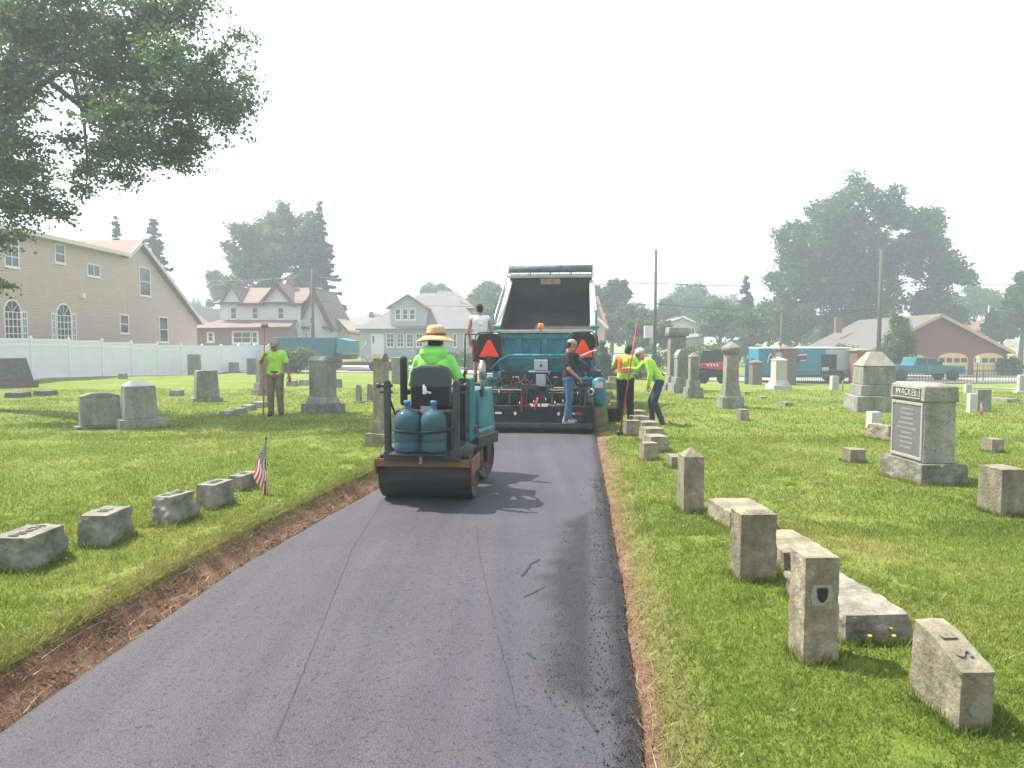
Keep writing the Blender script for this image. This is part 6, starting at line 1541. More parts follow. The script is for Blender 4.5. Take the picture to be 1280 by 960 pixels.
# low equipment trailer behind it
D = 53.5; x_, _, _ = at_depth(478, 460, D); trl = thing('equipment_trailer', 'low flat equipment trailer parked behind the second dump truck', 'trailer', (x_, D, T(x_, D)+.05), R(88))
mb = MB(); mb.bb(-1.1, 1.1, -2.6, 2.6, .55, .68); mb.build('trailer_deck', wood, trl); mb = MB(); mb.bb(-1.15, 1.15, -2.65, 2.65, .42, .55); mb.bb(-.06, .06, 2.6, 4.2, .42, .55); mb.tube([(-1.1, -2.4, .6), (-1.1, -2.9, 1.5), (-1.1, -2.4, 1.5)], .05, 6); mb.build('trailer_frame', darksteel, trl)
for sx in (-1, 1):
    for yy in (-.5, .4): wheel(trl, (sx*1.05, yy, .36), .36, .22)
mb = MB(); mb.tube([(-1.0, 1.2, .68), (-1.0, 1.3, 1.5), (-1.0, .9, 2.1)], .05, 6); mb.tube([(-.4, 1.0, .68), (-1.0, 1.3, 1.2)], .04, 6); mb.build('ramp_arm', greyp, trl)

# ---- little flags on graves
flagm = [mat('cloth_red', (.55, .045, .06), .85), mat('cloth_white', (.72, .70, .70), .85), mat('cloth_navy', (.03, .04, .12), .85)]
def grave_flag(lab, p, hgt, size, lean):
    """a hanging small American flag: 13 stripes and a canton, drooping from its stick"""
    r_ = thing('small_flag', lab, 'flag', p, 0, 'small flags on graves'); top = Vector((lean*hgt, 0, hgt))
    mb = MB(); mb.cyl((0, 0, -.05), tuple(top), .006, n=6); mb.ell(tuple(top), (.012, .012, .018), 8); mb.build('flag_stick', mat('dark_stick', (.06, .045, .03), .7), r_)
    mb = MB(); W_, H_ = size; nu, nv = 24, 26
    def P(i, j):
        a = i/nu; b__ = j/nv   # a: along the fly (hanging down), b: across the hoist
        hoist = top*(1-.34*b__*H_/.34*.9) if False else top-Vector((lean, 0, 1)).normalized()*(.02+b__*H_*.55)
        fall = a*W_
        x = hoist.x-fall*.30*(1-b__)+fall*.12*b__+.012*math.sin(a*9+b__*5); z = hoist.z-fall*(.93-.15*(1-b__)); y = .03*math.sin(b__*7+a*4)*a-.01
        return (x, y, z)
    vs = [P(i, j) for i in range(nu+1) for j in range(nv+1)]; o_ = len(mb.v); mb.v += vs
    for i in range(nu):
        for j in range(nv):
            st = j*13//nv; mi = 0 if st % 2 == 0 else 1
            if i < nu*.42 and j < nv*7/13:
                mi = 2
                if (i % 2 == 1) and (j % 2 == 1): mi = 1
            k = o_+i*(nv+1)+j; mb.f.append((k, k+1, k+nv+2, k+nv+1)); mb.m.append(mi); mb.sm.append(True)
    o = mb.build('flag_cloth', flagm, r_, fix=False); sd__ = o.modifiers.new('thick', 'SOLIDIFY'); sd__.thickness = .003
    return r_
p = gnd(331, 618); grave_flag('small American flag drooping on a stick beside the last block marker', p, .58, (.44, .52), .04)
p = gnd(1226, 518); grave_flag('small American flag leaning at the foot of the grey tablet on the right', p, .42, (.32, .4), .1)
p = gnd(1053, 487); grave_flag('small flag on the grass by the slim pale post near the iron fence', p, .5, (.36, .5), .1)
mb = MB()
for k in range(5): mb.ell((.01*k, 0, .0), (.02, .02, .012), 6)
# ================================================================ TREES AND SHRUBS
lf_mid = leafmat('leaves_mid_green', (.028, .066, .018), (.085, .15, .042), (.13, .20, .06))
lf_dark = leafmat('leaves_dark_green', (.020, .050, .018), (.060, .110, .036), (.095, .15, .05))
lf_light = leafmat('leaves_light_green', (.045, .09, .018), (.095, .16, .035), (.14, .19, .05))
lf_con = leafmat('needles_blue_green', (.014, .034, .020), (.036, .065, .036))
lf_near = leafmat('leaves_maple', (.030, .070, .018), (.080, .145, .036), (.16, .22, .06))
bark = mat('tree_bark', (.055, .042, .034), .95, col2=(.10, .08, .065), scale=6, bump=.8, bscale=18, stretch=(4, 4, .8))
def leaf_quads(C, s, flatness=.5, elong=1.5, up=.35, tri=False):
    n = len(C); s = np.asarray(s).reshape(-1, 1)*np.ones((n, 1))
    d = rng.normal(size=(n, 3)); d[:, 2] = d[:, 2]*flatness; d /= np.linalg.norm(d, axis=1, keepdims=True)
    r = rng.normal(size=(n, 3)); r[:, 2] *= up; e = np.cross(d, r); e /= np.linalg.norm(e, axis=1, keepdims=True)+1e-9
    a = d*s*elong*.5; b_ = e*s*.5
    return np.stack([C-a, C+b_*.9-a*.1, C+a, C-b_*.9-a*.1], axis=1).reshape(-1, 3)
def split_lumps(lumps, k=6, seed=1):
    g = np.random.default_rng(seed); out = []
    for l in lumps:
        out.append((l[0], l[1], l[2], l[3]*.8))
        for _ in range(k):
            d = g.normal(size=3); d /= np.linalg.norm(d); t = l[3]*g.uniform(.5, .95)
            out.append((l[0]+d[0]*t, l[1]+d[1]*t, l[2]+d[2]*t*.8, l[3]*g.uniform(.28, .5)))
    return out
def lump_points(lumps, n, shell=.55):
    """points in the outer shells of clumps; each clump itself broken into sprays"""
    L = np.array(lumps, float); wgt = L[:, 3]**2; wgt /= wgt.sum(); idx = rng.choice(len(L), n, p=wgt)
    d = rng.normal(size=(n, 3)); d /= np.linalg.norm(d, axis=1, keepdims=True)
    r = (shell+(1-shell)*rng.random(n)**.6)
    nz = np.sin(d[:, 0]*5+idx)+np.sin(d[:, 1]*6+idx*2)+np.sin(d[:, 2]*7+idx*3)
    r = r*(1+.13*nz)
    P = L[idx, :3]+d*(L[idx, 3]*r)[:, None]*np.array([1, 1, .82])+rng.normal(0, .16, (n, 3))*min(1, float(np.median(L[:, 3])))
    f = 1.5/float(np.median(L[:, 3]))
    keep = np.array([mnoise.noise((p[0]*f, p[1]*f, p[2]*f))+.5*mnoise.noise((p[0]*f*2.7, p[1]*f*2.7, p[2]*f*2.7)) > -.30 for p in P.tolist()])
    return P[keep]
def sub_lumps(c, R3, n, rr, seed):
    """clumps spread over the surface of an ellipsoidal crown"""
    g = np.random.default_rng(seed); out = []
    for i in range(n):
        d = g.normal(size=3); d /= np.linalg.norm(d)
        if d[2] < -.55: d[2] *= -.5
        t = g.uniform(.25, .85); out.append((c[0]+d[0]*R3[0]*t, c[1]+d[1]*R3[1]*t, c[2]+d[2]*R3[2]*t, g.uniform(*rr)))
    return out
def limbs(mb, base, h, lumps, r0, n=8):
    top = Vector((base[0]*.3+sum(l[0] for l in lumps)/len(lumps)*.7, base[1]*.3+sum(l[1] for l in lumps)/len(lumps)*.7, h))
    b0 = Vector(base); mid = b0.lerp(top, .5)+Vector((r0*.4, 0, 0))
    mb.tube([tuple(b0-Vector((0, 0, .2))), tuple(b0+Vector((0, 0, .25))), tuple(mid), tuple(top)], [r0*1.5, r0*1.1, r0*.8, r0*.45], 10)
    for l in lumps[:n]:
        p = Vector(l[:3]); s = b0.lerp(top, rnd.uniform(.45, .95)); m_ = s.lerp(p, .5)+Vector((0, 0, -.1*(p-s).length))
        mb.tube([tuple(s), tuple(m_), tuple(p)], [r0*.42, r0*.25, r0*.07], 6)
def tree(label, u, vtop, D, wpx, leafm, n=9000, name='broadleaf_tree', lumps=None, leaf=.35, trunk=.28, vbot=None, group='trees beyond the street', seed=1, cat='tree', nl=26, zg=None):
    x_ = at_depth(u, 430, D)[0]; zg = T(x_, D) if zg is None else zg; zt = at_depth(u, vtop, D)[2]-zg; k = D/900; w = wpx*k/2
    zb = (at_depth(u, vbot, D)[2]-zg) if vbot else zt*.22
    root = thing(name, label, cat, (x_, D, zg), 0, group)
    if lumps is None:
        lumps = sub_lumps((0, 0, (zt+zb)/2), (w, w*.9, (zt-zb)/2), nl, (w*.30, w*.48), seed)
    P = lump_points(split_lumps(lumps, 6, seed), int(n*3.2), .35); np_mesh('crown', leaf_quads(P, rng.uniform(.6, 1.4, len(P))*leaf*.56), 4, leafm, root)
    mb = MB(); limbs(mb, (0, 0, 0), max(zb+(zt-zb)*.55, 1), lumps, trunk); mb.build('trunk', bark, root)
    return root
def pxl(us, D, zg, x0, depth=1.0):
    """crown clumps picked in the photograph at depth D, each with its own depth"""
    out = []
    for u, v, r in us:
        if D == 92: r = r*1.12; u = u-7 if u < 1010 else u-3; v = v+5
        p = at_depth(u, v, D); out.append((p[0]-x0, rnd.uniform(-depth, depth), p[2]-zg, r*D/900))
    return out
# great tree behind the garage
D = 92; x0 = at_depth(1085, 430, D)[0]; zg = T(x0, D)
us = [(1065, 245, 24), (1040, 255, 22), (1090, 252, 20), (1020, 275, 24), (985, 305, 22), (990, 335, 24), (1010, 310, 28), (1045, 290, 26), (1080, 290, 18), (1130, 268, 18), (1150, 265, 14), (1120, 285, 14), (1110, 310, 26), (1150, 300, 26), (1180, 300, 22), (1190, 330, 24), (1165, 335, 28), (1120, 345, 30), (1070, 330, 30), (1030, 345, 30), (990, 365, 26), (1150, 370, 30), (1090, 375, 30), (1040, 380, 28), (1000, 395, 22), (1060, 400, 24), (1120, 395, 22), (1200, 345, 12), (1050, 310, 18), (1106, 272, 20), (1085, 272, 18), (1062, 272, 22), (1172, 282, 18), (1005, 290, 20), (978, 352, 22), (1002, 345, 28), (1020, 325, 24), (970, 388, 24), (985, 408, 24), (1165, 395, 26), (1135, 320, 28), (1095, 330, 26), (1070, 355, 30), (1040, 270, 22), (1015, 300, 24), (1150, 282, 22)]
r_ = tree('huge spreading tree towering behind the brick garage', 1085, 225, D, 240, lf_dark, 30000, lumps=pxl(us, D, zg, x0, 4.5), leaf=.5, trunk=.65, vbot=410)
# left group behind the white house
D = 82; x0 = at_depth(350, 430, D)[0]; zg = T(x0, D)
us = [(352, 272, 18), (375, 272, 18), (330, 285, 18), (310, 300, 16), (300, 315, 12), (345, 300, 20), (380, 295, 20), (395, 310, 18), (325, 315, 20), (360, 325, 22), (390, 335, 20), (330, 340, 22), (310, 345, 14), (365, 352, 22), (345, 365, 20), (315, 365, 16), (390, 362, 16), (318, 300, 20), (300, 330, 18), (305, 318, 18), (340, 282, 20), (362, 285, 22), (395, 292, 14), (345, 330, 26), (375, 315, 24), (320, 330, 24), (300, 355, 16), (335, 312, 22)]
tree('large round green tree behind the white house roof', 350, 255, D, 130, lf_mid, 17000, lumps=pxl(us, D, zg, x0, 3.5), leaf=.42, trunk=.4, vbot=380)
tree('soft pale tree fading behind the left end of the white house', 278, 330, 100, 42, lf_mid, 5000, leaf=.45, seed=3, vbot=400)
def conifer(label, u, vtop, D, wpx, n, group='conifers behind the houses', bare=.10, leaf=.22, gap=.35):
    x_ = at_depth(u, 430, D)[0]; zg = T(x_, D); H_ = at_depth(u, vtop, D)[2]-zg; w = wpx*D/900/2
    root = thing('conifer_tree', label, 'tree', (x_, D, zg), 0, group); C = []; mb = MB()
    mb.tube([(0, 0, -.2), (0, 0, H_*.5), (0, 0, H_*.99)], [.26, .16, .02], 8)
    tiers = int(H_*1.7); tot = 0; br = []
    for t in range(tiers):
        for k in range(6):
            f = bare+(1-bare)*(t+rnd.random()*1.6)/(tiers+.8); z = H_*f
            if rnd.random() < gap*(1-f): continue
            rl = (w*(1-f)**.85+.12)*rnd.choice((.55, .75, .9, 1.0, 1.15)); br.append((z, rnd.uniform(0, 6.28), rl)); tot += rl
    for z, a, rl in br:
        ca, sa = math.cos(a), math.sin(a); tip = z-.18*rl+.10*rl
        if rl > .5: mb.tube([(0, 0, z), (ca*rl*.5, sa*rl*.5, z-.14*rl), (ca*rl, sa*rl, z-.12*rl)], [.04, .03, .01], 4)
        m_ = max(5, int(n*rl/tot)); q = rng.random(m_)**.75; wd = (.05+.16*rl*(1-q*.7))
        s_ = rng.normal(0, 1, m_)*wd
        C.append(np.stack([ca*rl*q-sa*s_, sa*rl*q+ca*s_, z-.20*rl*np.sin(q*2.2)-np.abs(rng.normal(0, .10, m_))], 1))
    P = np.concatenate(C); np_mesh('crown', leaf_quads(P, rng.uniform(.6, 1.2, len(P))*leaf, .6, 2.4), 4, lf_con, root); mb.build('trunk', bark, root)
conifer('tall ragged spruce rising beside the large round tree', 402, 250, 78, 76, 11000)
conifer('small dark conifer tip poking up above the tan house roof', 150, 268, 68, 52, 5000)
conifer('hazy blue-green spruce behind the tan house gable', 196, 268, 72, 84, 10000)
conifer('dark small conifer behind the right end of the big pines row', 932, 344, 96, 50, 5000, leaf=.3)
# others along the skyline
for lab, u, vt, D, w, m_, n, sd, vb in (
    ('distant tree just above the bungalow roof', 545, 350, 120, 44, lf_mid, 3500, 5, 385), ('tree behind the left side of the tipping truck bed', 610, 346, 95, 62, lf_mid, 6500, 6, 430), ('yellow-green bush tree between the bungalow and the dump truck', 618, 372, 80, 40, lf_light, 4500, 7, 440),
    ('dark tree right of the tipping truck bed above the cream house', 764, 334, 88, 50, lf_dark, 7000, 8, 440), ('dense dark tree beside the thin utility pole', 785, 372, 84, 70, lf_dark, 8000, 9, 450), ('light green tree right behind the thin utility pole', 815, 392, 66, 56, lf_light, 6500, 10, 450),
    ('broad tree behind the small white house', 862, 350, 118, 76, lf_mid, 7500, 11, 425), ('leafy tree left of the great tree, above the skid-steer', 900, 378, 84, 66, lf_mid, 7500, 12, 440), ('mid green tree between the skid-steer and the blue van', 938, 382, 80, 62, lf_mid, 7500, 13, 440),
    ('tree low behind the blue van roof', 985, 372, 86, 70, lf_dark, 7000, 14, 440), ('tree right of the great tree behind the garage ridge', 1215, 357, 118, 66, lf_mid, 6500, 15, 410), ('dark tree cut by the right photo edge above the hoop', 1276, 325, 82, 56, lf_dark, 7500, 16, 450),
    ('bushy tree between the far house and the right edge', 1252, 378, 90, 44, lf_dark, 5500, 17, 440), ('dim tree behind the far red house roof', 470, 398, 130, 60, lf_mid, 2500, 18, 420), ('dark tree hidden behind the dump truck bed', 700, 345, 105, 80, lf_dark, 4500, 19, 430),
    ('far pale tree above the second dump truck', 440, 396, 135, 70, lf_mid, 3000, 23, 430), ('far pale tree between the bungalow roof and the paver operator', 585, 372, 135, 60, lf_mid, 3500, 24, 430), ('far tree over the roofs behind the thin utility pole', 800, 378, 130, 70, lf_mid, 4000, 25, 435),
    ('far tree behind the gap between skid-steer and van', 915, 366, 130, 76, lf_mid, 4500, 26, 435), ('low far tree behind the chimney of the garage', 1040, 400, 120, 90, lf_dark, 4500, 27, 440), ('far tree left of the great tree crown', 960, 372, 112, 60, lf_dark, 4500, 28, 435),
    ('pale far tree between tan house gable and blue house', 245, 372, 125, 60, lf_mid, 3500, 29, 425),
    ('tree filling the gap behind the small white house at left', 832, 372, 100, 44, lf_dark, 4500, 20, 440)):
    tree(lab, u, vt, D, w, m_, n, leaf=.38 if D < 100 else .5, seed=sd, vbot=vb, nl=30)
tree('young slender street tree in front of the garage doors', 1122, 394, 57.5, 46, lf_light, 5200, leaf=.20, trunk=.06, seed=22, lumps=[(rnd.uniform(-.35, .35), rnd.uniform(-.3, .3), 1.0+.30*q_, 1.15-.07*abs(q_-5)) for q_ in range(14)], name='young_tree')
def bush(label, u, v, vt, D, wpx, m_, n, leaf=.14, name='shrub', cone=False, group='shrubs along the street', pts=None):
    x_ = at_depth(u, 430, D)[0]; zg = T(x_, D); H_ = at_depth(u, vt, D)[2]-zg; w = wpx*D/900/2; root = thing(name, label, 'shrub', (x_, D, zg), 0, group)
    if cone: l = [(0, 0, H_*f, w*(1-f)*.9+.12) for f in (.15, .3, .45, .6, .75, .9)]
    else: l = [(rnd.uniform(-.6, .6)*w, rnd.uniform(-.5, .5)*w*.6, H_*rnd.uniform(.3, .72), min(H_*.36, w*.5)) for _ in range(12)]
    P = lump_points(l, n); P = P[P[:, 2] > .02]; np_mesh('foliage', leaf_quads(P, rng.uniform(.6, 1.3, len(P))*leaf), 4, m_, root)
    mb = MB()
    for q in l[:5]: mb.tube([(0, 0, -.05), tuple(Vector(q[:3])*.6), q[:3]], [.04, .03, .01], 5)
    mb.build('stems', bark, root)
bush('dark conical evergreen shrub right of the paver', 753, 466, 425, 46, 32, lf_dark, 6500, .12, 'conical_shrub', True)
bush('heap of green brush beside the second dump truck', 372, 462, 434, 49, 40, lf_light, 4500, .16, 'brush_pile')
bush('leafy green bush in front of the second dump truck cab', 354, 460, 432, 51, 30, lf_mid, 3000, .16)
bush('bright low hedge left of the thin pole', 806, 452, 432, 58, 44, lf_light, 4500, .18)
bush('yellowish hedge behind the skid-steer', 896, 456, 425, 60, 56, lf_light, 5000, .2)
bush('long hedge behind the tall tablet', 850, 456, 432, 62, 50, lf_mid, 4500, .2)
bush('green shrub to the right of the garage under the hoop', 1262, 470, 446, 60, 34, lf_mid, 3500, .18)
bush('ivy-green shrub beside the left wall of the garage', 1060, 468, 428, 64, 40, lf_mid, 3000, .18)
bush('low planting at the foot of the bungalow porch', 560, 452, 440, 60, 60, lf_dark, 2500, .16)
bush('grey-green planting right of the bungalow porch', 588, 456, 440, 57, 30, lf_mid, 2000, .16)

# ---------------------------------------------------------------- the big maple overhead at left
D = 17.0; X0, Y0_ = -14.6, 18.5; zg = T(X0, Y0_)
mp = thing('maple_tree', 'large leafy tree overhanging the lawn from the left photo edge', 'tree', (X0, Y0_, zg))
us = [(20, 20, 60), (60, 55, 55), (100, 25, 55), (150, 45, 50), (195, 25, 50), (235, 5, 40), (130, 90, 48), (180, 85, 48), (215, 70, 40), (250, 95, 36), (230, 130, 42), (190, 135, 48), (150, 150, 48), (120, 130, 36), (265, 125, 40), (290, 150, 26), (285, 120, 30), (240, 170, 34), (200, 185, 36), (160, 190, 36), (225, 195, 28), (130, 190, 28), (110, 215, 24), (150, 222, 20), (105, 240, 14), (300, 45, 16), (285, 60, 18), (310, 100, 14), (270, 75, 22), (312, 130, 12), (90, 175, 22),
      (10, 80, 40), (35, 110, 30), (20, 180, 40), (5, 215, 48), (35, 220, 34), (55, 255, 26), (20, 262, 34), (75, 268, 14), (-5, 300, 26), (4, 358, 11), (-5, 150, 45), (15, 118, 38), (40, 40, 45), (-60, 60, 60), (-60, 200, 50), (60, -40, 50), (150, -40, 45)]
lum = []
for u, v, r in us:
    d_ = D+rnd.uniform(-1.6, 1.8); p = at_depth(u, v, d_); lum.append((p[0]-X0, p[1]-Y0_, p[2]-zg, r*d_/900))
def near_crown(lumps, n):
    """sprays: short twigs carrying flat fans of leaves"""
    L = np.array(lumps); wgt = L[:, 3]**2.2; wgt /= wgt.sum(); ns = n//16; idx = rng.choice(len(L), ns, p=wgt)
    d = rng.normal(size=(ns, 3)); d /= np.linalg.norm(d, axis=1, keepdims=True); c = L[idx, :3]+d*(L[idx, 3]*rng.uniform(.15, 1.0, ns))[:, None]*np.array([1, 1, .85])
    out = d*np.array([1, 1, .5])+np.array([.55, -.1, -.15]); out /= np.linalg.norm(out, axis=1, keepdims=True)
    t = rng.uniform(-.3, .34, (ns, 16, 1)); jit = rng.normal(0, .075, (ns, 16, 3))*np.array([1, 1, .55])
    return (c[:, None, :]+out[:, None, :]*t+jit).reshape(-1, 3)
P = near_crown(lum, 60000)
np_mesh('crown', leaf_quads(P, rng.uniform(.6, 1.25, len(P))*.080, .6, 1.25, .5), 4, lf_near, mp)
mb = MB(); mb.tube([(0, 0, -.2), (.05, 0, .4), (.1, 0, 2.2), (.4, .1, 4.2), (1.0, 0, 6.5), (1.6, -.3, 9)], [.62, .46, .38, .34, .25, .14], 14)
def pl(u, v, d_=D): p = at_depth(u, v, d_); return (p[0]-X0, p[1]-Y0_, p[2]-zg)
for pts, r in (([(.1, 0, 2.6), pl(-10, 130), pl(40, 100), pl(80, 60), pl(120, 20)], .12), ([(.4, .1, 4.2), pl(0, 105), pl(20, 60), pl(65, -10), pl(80, -60)], .14), ([(.1, 0, 2.4), pl(-5, 150), pl(35, 118), pl(80, 86), pl(130, 100), pl(200, 120), pl(260, 130)], .10), ([(.3, 0, 3.4), pl(20, 80), pl(90, 75), pl(160, 50), pl(230, 20)], .11),
               ([pl(60, 100), pl(110, 140), pl(150, 165), pl(200, 180)], .07), ([pl(130, 100), pl(200, 95), pl(270, 80), pl(300, 50)], .06), ([(.1, 0, 2.0), pl(-20, 215), pl(20, 230), pl(55, 255)], .09), ([pl(90, 88), pl(105, 150), pl(110, 215), pl(106, 245)], .05), ([pl(260, 128), pl(290, 125), pl(318, 100)], .03)):
    mb.tube(pts, [r*(1-.85*i/(len(pts)-1)) for i in range(len(pts))], 8)
for l in lum[:41]:
    p = Vector(l[:3])
    for _ in range(3):
        d_ = Vector((rnd.gauss(.3, .6), rnd.gauss(0, .6), rnd.gauss(.1, .5))).normalized()*l[3]*.9
        mb.tube([tuple(p-d_*.9), tuple(p+Vector((0, 0, .03))), tuple(p+d_)], [.022, .015, .005], 5)
mb.build('trunk', bark, mp)
# ================================================================ GRASS AND SMALL PLANTS
gl1 = bpy.data.materials.new('grass_blades'); gl1.use_nodes = True; nt = gl1.node_tree
for n in list(nt.nodes): nt.nodes.remove(n)
tcn = N('ShaderNodeTexCoord'); TC = tcn.outputs['Object']
geo = N('ShaderNodeNewGeometry')
base = ramp(noi(.55, 6), [(.3, (.122, .188, .034)), (.48, (.158, .224, .046)), (.62, (.205, .242, .066)), (.74, (.33, .285, .135))])
rv = ramp(geo.outputs['Random Per Island'], [(0, (.55, .6, .5)), (.6, (1.0, 1.0, 1.0)), (.82, (1.25, 1.15, 1.4)), (1, (2.2, 1.6, 3.0))])
colr = mixc(1.0, base, rv, 'MULTIPLY')
d = N('ShaderNodeBsdfDiffuse'); t = N('ShaderNodeBsdfTranslucent'); nt.links.new(colr, d.inputs['Color'])
tc2 = mixc(1.0, colr, (1.25, 1.15, .7), 'MULTIPLY'); nt.links.new(tc2, t.inputs['Color'])
ms = N('ShaderNodeMixShader'); ms.inputs[0].default_value = .42; nt.links.new(d.outputs[0], ms.inputs[1]); nt.links.new(t.outputs[0], ms.inputs[2])
out = N('ShaderNodeOutputMaterial'); nt.links.new(ms.outputs[0], out.inputs['Surface'])
def blades(pts, hgt, wid, lean):
    n = len(pts); P = np.array(pts); a = rng.uniform(0, 2*np.pi, n); h = rng.uniform(.5, 1.15, n)*hgt; w = rng.uniform(.6, 1.3, n)*wid
    s = np.stack([np.cos(a), np.sin(a), np.zeros(n)], 1)*w[:, None]/2
    la = rng.uniform(0, 2*np.pi, n); ll = rng.uniform(.1, 1, n)*lean*h
    tip = P+np.stack([np.cos(la)*ll, np.sin(la)*ll, h], 1)
    return np.stack([P-s, P+s, tip], 1).reshape(-1, 3)
def scatter(n, y0, y1, pw, halfw):
    out = []
    while len(out) < n:
        y = y0+(y1-y0)*rnd.random()**pw; x = rnd.uniform(-1, 1)*(y*.74+.5)
        a, b_ = xl(y), xr(y)
        if a-.17 < x < b_+.07: continue
        if x < a:
            if a-x < .42 and rnd.random() < .55*(1-(a-x-.17)/.25): continue
        elif x-b_ < .34 and rnd.random() < .8*(1-(x-b_-.07)/.27): continue
        q = mnoise.noise((x*1.3, y*1.3, 4))+.6*mnoise.noise((x*4, y*4, 6))
        if q < -.42 and rnd.random() < .75: continue
        out.append((x, y, T(x, y)-.006))
    return out
VV = [blades(scatter(120000, 2.4, 6.5, 1.0, 0), .036, .0065, 1.2), blades(scatter(130000, 6.0, 13, 1.0, 0), .045, .010, 1.2), blades(scatter(95000, 12, 26, 1.0, 0), .05, .02, 1.2)]
# turf overhanging the cut on the left and ragged tufts on the right edge
ov = []
for _ in range(16000):
    y = 2.5+11*rnd.random()**1.4; o = .19+abs(rnd.gauss(0, .07)); x = xl(y)-o
    ov.append((x, y, T(x, y)-.004))
VV.append(blades(ov, .058, .006, 2.2))
for _ in range(1): pass
tufts = []
for _ in range(260):
    y = 2.6+9*rnd.random(); side = rnd.random() < .55; x = xr(y)+rnd.uniform(.18, 2.6) if side else xl(y)-rnd.uniform(.35, 2.5)
    for _ in range(40): q = (x+rnd.gauss(0, .045), y+rnd.gauss(0, .045)); tufts.append((q[0], q[1], T(*q)-.004))
VV.append(blades(tufts, .065, .008, 1.4))
# taller fringe the mower misses at the stones
fr_ = []
for o in bpy.data.objects:
    if o.parent is None and o.get('category') in ('gravestone', 'monument') and o.location.y < 14:
        if o.get('dims'): w_, d_ = o['dims'][0], o['dims'][1]
        elif o.name.startswith('family'): w_, d_ = .56, .93
        else: w_ = d_ = .4
        for _ in range(int(900*(w_+d_))):
            t = rnd.random()*2*(w_+d_); j = abs(rnd.gauss(0, .02))+.004
            if t < w_: lx, ly = t-w_/2, -d_/2-j
            elif t < w_+d_: lx, ly = w_/2+j, t-w_-d_/2
            elif t < 2*w_+d_: lx, ly = t-w_-d_-w_/2, d_/2+j
            else: lx, ly = -w_/2-j, t-2*w_-d_-d_/2
            c_, s_ = math.cos(o.rotation_euler.z), math.sin(o.rotation_euler.z); X, Y = o.location.x+lx*c_-ly*s_, o.location.y+lx*s_+ly*c_
            fr_.append((X, Y, T(X, Y)-.004))
VV.append(blades(fr_, .075, .007, .9))
dg_ = []
for _ in range(7000):
    y = 2.5+10*rnd.random()**1.3
    if rnd.random() < .72: o = abs(rnd.gauss(.14, .09)); x = xl(y)-o
    else: x = xr(y)+abs(rnd.gauss(.05, .06))
    dg_.append((x, y, T(x, y)+.002))
dry = np_mesh('dry_grass', blades(dg_, .045, .005, 3.5), 3, leafmat('dry_straw', (.20, .135, .065), (.36, .27, .14))); dry['kind'] = 'stuff'
g = np_mesh('grass', np.concatenate(VV), 3, gl1); g['kind'] = 'stuff'
# clover and plantain leaves in the lawn
cl = []
for _ in range(420):
    y = 2.6+12*rnd.random(); x = rnd.uniform(-1, 1)*(y*.72); a, b_ = xl(y), xr(y)
    if a-.4 < x < b_+.3: continue
    for _ in range(14): q = (x+rnd.gauss(0, .07), y+rnd.gauss(0, .07)); cl.append((q[0], q[1], T(*q)+rnd.uniform(.02, .05)))
cl = np.array(cl); cv = np_mesh('clover_leaves', leaf_quads(cl, rng.uniform(.6, 1.3, len(cl))*.018, .3, 1.2, .2), 4, leafmat('clover_green', (.08, .16, .03), (.13, .21, .045))); cv['kind'] = 'stuff'
# dandelions by the wide block and the monument
ym = mat('dandelion_yellow', (.75, .55, .02), .7)
for i, (u, v, lab) in enumerate(((1080, 800, 'yellow dandelion at the near left corner of the wide low block'), (1083, 815, 'yellow dandelion in the grass below the wide block corner'), (1109, 805, 'yellow dandelion before the middle of the wide block'), (1113, 815, 'yellow dandelion closest to the curved-top marker'), (1161, 606, 'tiny yellow dandelion at the foot of the named monument'))):
    p = gnd(u, v); o_ = thing('dandelion', lab, 'flower', p, 0, 'dandelions by the stones'); mb = MB(); mb.tube([(0, 0, 0), (.005, 0, .05), (.012, -.01, .09)], .002, 5); mb.build('stem', lf_mid, o_)
    mb = MB(); mb.lathe([(.002, .086), (.011, .091), (.010, .096), (.003, .098)], (.012, -.01, 0), 10); mb.build('flower_head', ym, o_)
SKYMIX, SKYSTR, SUNE, HAZE, EXPO = .60, .105, 4.5, .0026, 1.2
# ================================================================ LIGHT, AIR, CAMERA
SUN_DIR = Vector((-.52, .26, .92)).normalized()     # towards the sun
el = math.asin(SUN_DIR.z); az = math.atan2(SUN_DIR.x, SUN_DIR.y)
w = bpy.data.worlds.new('World'); scene.world = w; w.use_nodes = True
nt = w.node_tree; bg = nt.nodes['Background']
sky = nt.nodes.new('ShaderNodeTexSky'); sky.sky_type = 'NISHITA'; sky.sun_disc = False
sky.sun_elevation = el; sky.sun_rotation = az; sky.dust_density = 5; sky.air_density = 1.0; sky.ozone_density = .6; sky.altitude = 50
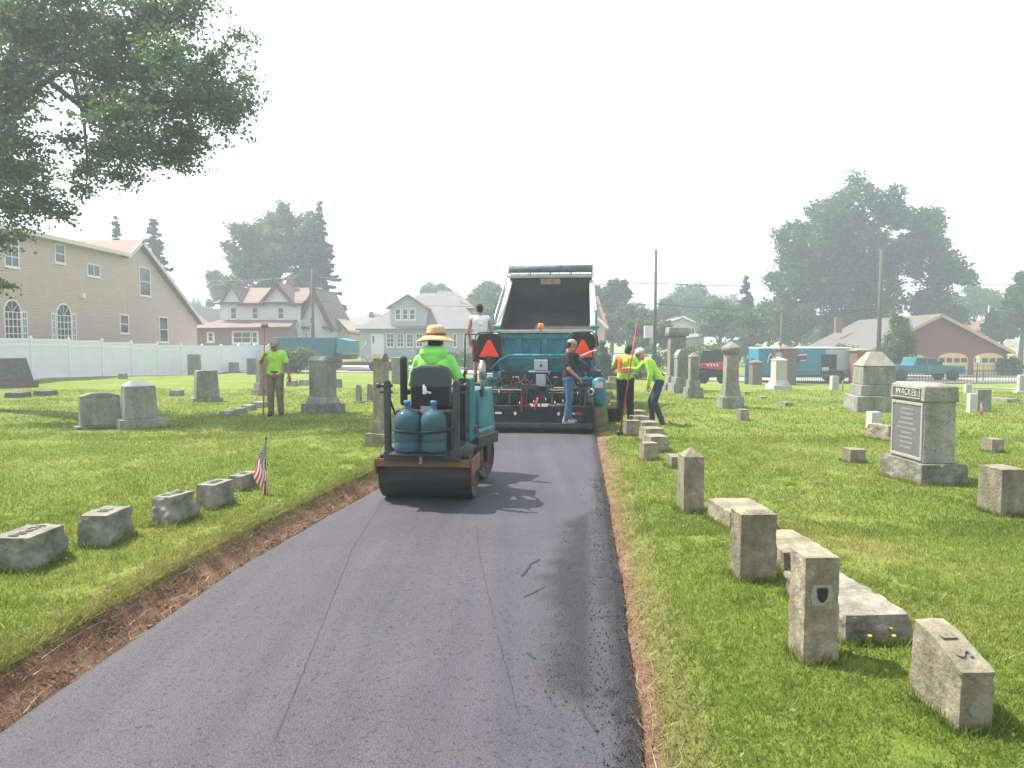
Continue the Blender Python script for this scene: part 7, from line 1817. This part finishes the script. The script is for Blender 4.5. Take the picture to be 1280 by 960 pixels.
# thin bright cloud all over the sky
mx = nt.nodes.new('ShaderNodeMix'); mx.data_type = 'RGBA'; mx.inputs['Factor'].default_value = SKYMIX
nt.links.new(sky.outputs[0], mx.inputs['A'])
tc = nt.nodes.new('ShaderNodeTexCoord'); n = nt.nodes.new('ShaderNodeTexNoise'); n.inputs['Scale'].default_value = 1.6; n.inputs['Detail'].default_value = 6
nt.links.new(tc.outputs['Generated'], n.inputs['Vector'])
rp = nt.nodes.new('ShaderNodeValToRGB'); rp.color_ramp.elements[0].position = .3; rp.color_ramp.elements[1].position = .7
rp.color_ramp.elements[0].color = (6.3, 6.8, 7.5, 1); rp.color_ramp.elements[1].color = (8.0, 8.2, 8.5, 1)
nt.links.new(n.outputs['Fac'], rp.inputs['Fac']); nt.links.new(rp.outputs['Color'], mx.inputs['B'])
nt.links.new(mx.outputs['Result'], bg.inputs['Color']); bg.inputs['Strength'].default_value = SKYSTR
sd = bpy.data.lights.new('sun', 'SUN'); sd.energy = SUNE; sd.angle = R(.6); sd.color = (1, .95, .87)
so = bpy.data.objects.new('sun', sd); COL.objects.link(so); so.rotation_euler = (-SUN_DIR).to_track_quat('-Z', 'Y').to_euler()
if HAZE > 0:
    hz = MB(); hz.bb(-170, 170, -8, 190, -4.0, 27); ho = hz.build('haze', [])
    hm = bpy.data.materials.new('haze_air'); hm.use_nodes = True; nt = hm.node_tree
    for n in list(nt.nodes): nt.nodes.remove(n)
    out = nt.nodes.new('ShaderNodeOutputMaterial'); pv = nt.nodes.new('ShaderNodeVolumePrincipled')
    pv.inputs['Density'].default_value = HAZE; pv.inputs['Color'].default_value = (.80, .91, 1, 1); pv.inputs['Anisotropy'].default_value = .35
    nt.links.new(pv.outputs[0], out.inputs['Volume']); ho.data.materials.append(hm); ho['kind'] = 'stuff'
cd = bpy.data.cameras.new('camera'); co = bpy.data.objects.new('camera', cd); COL.objects.link(co)
cd.sensor_width = 36; cd.lens = 36*900/1280; cd.clip_end = 3000; cd.clip_start = .05
co.location = (0, 0, CH); co.rotation_euler = (math.pi/2-PITCH, 0, 0); scene.camera = co
vs = scene.view_settings; vs.view_transform = 'Standard'; vs.look = 'None'; vs.gamma = 1; vs.exposure = EXPO; vs.use_curve_mapping = False
scene.cycles.volume_step_rate = 4; scene.cycles.max_bounces = 6; scene.cycles.volume_bounces = 1
scene.cycles.use_denoising = True
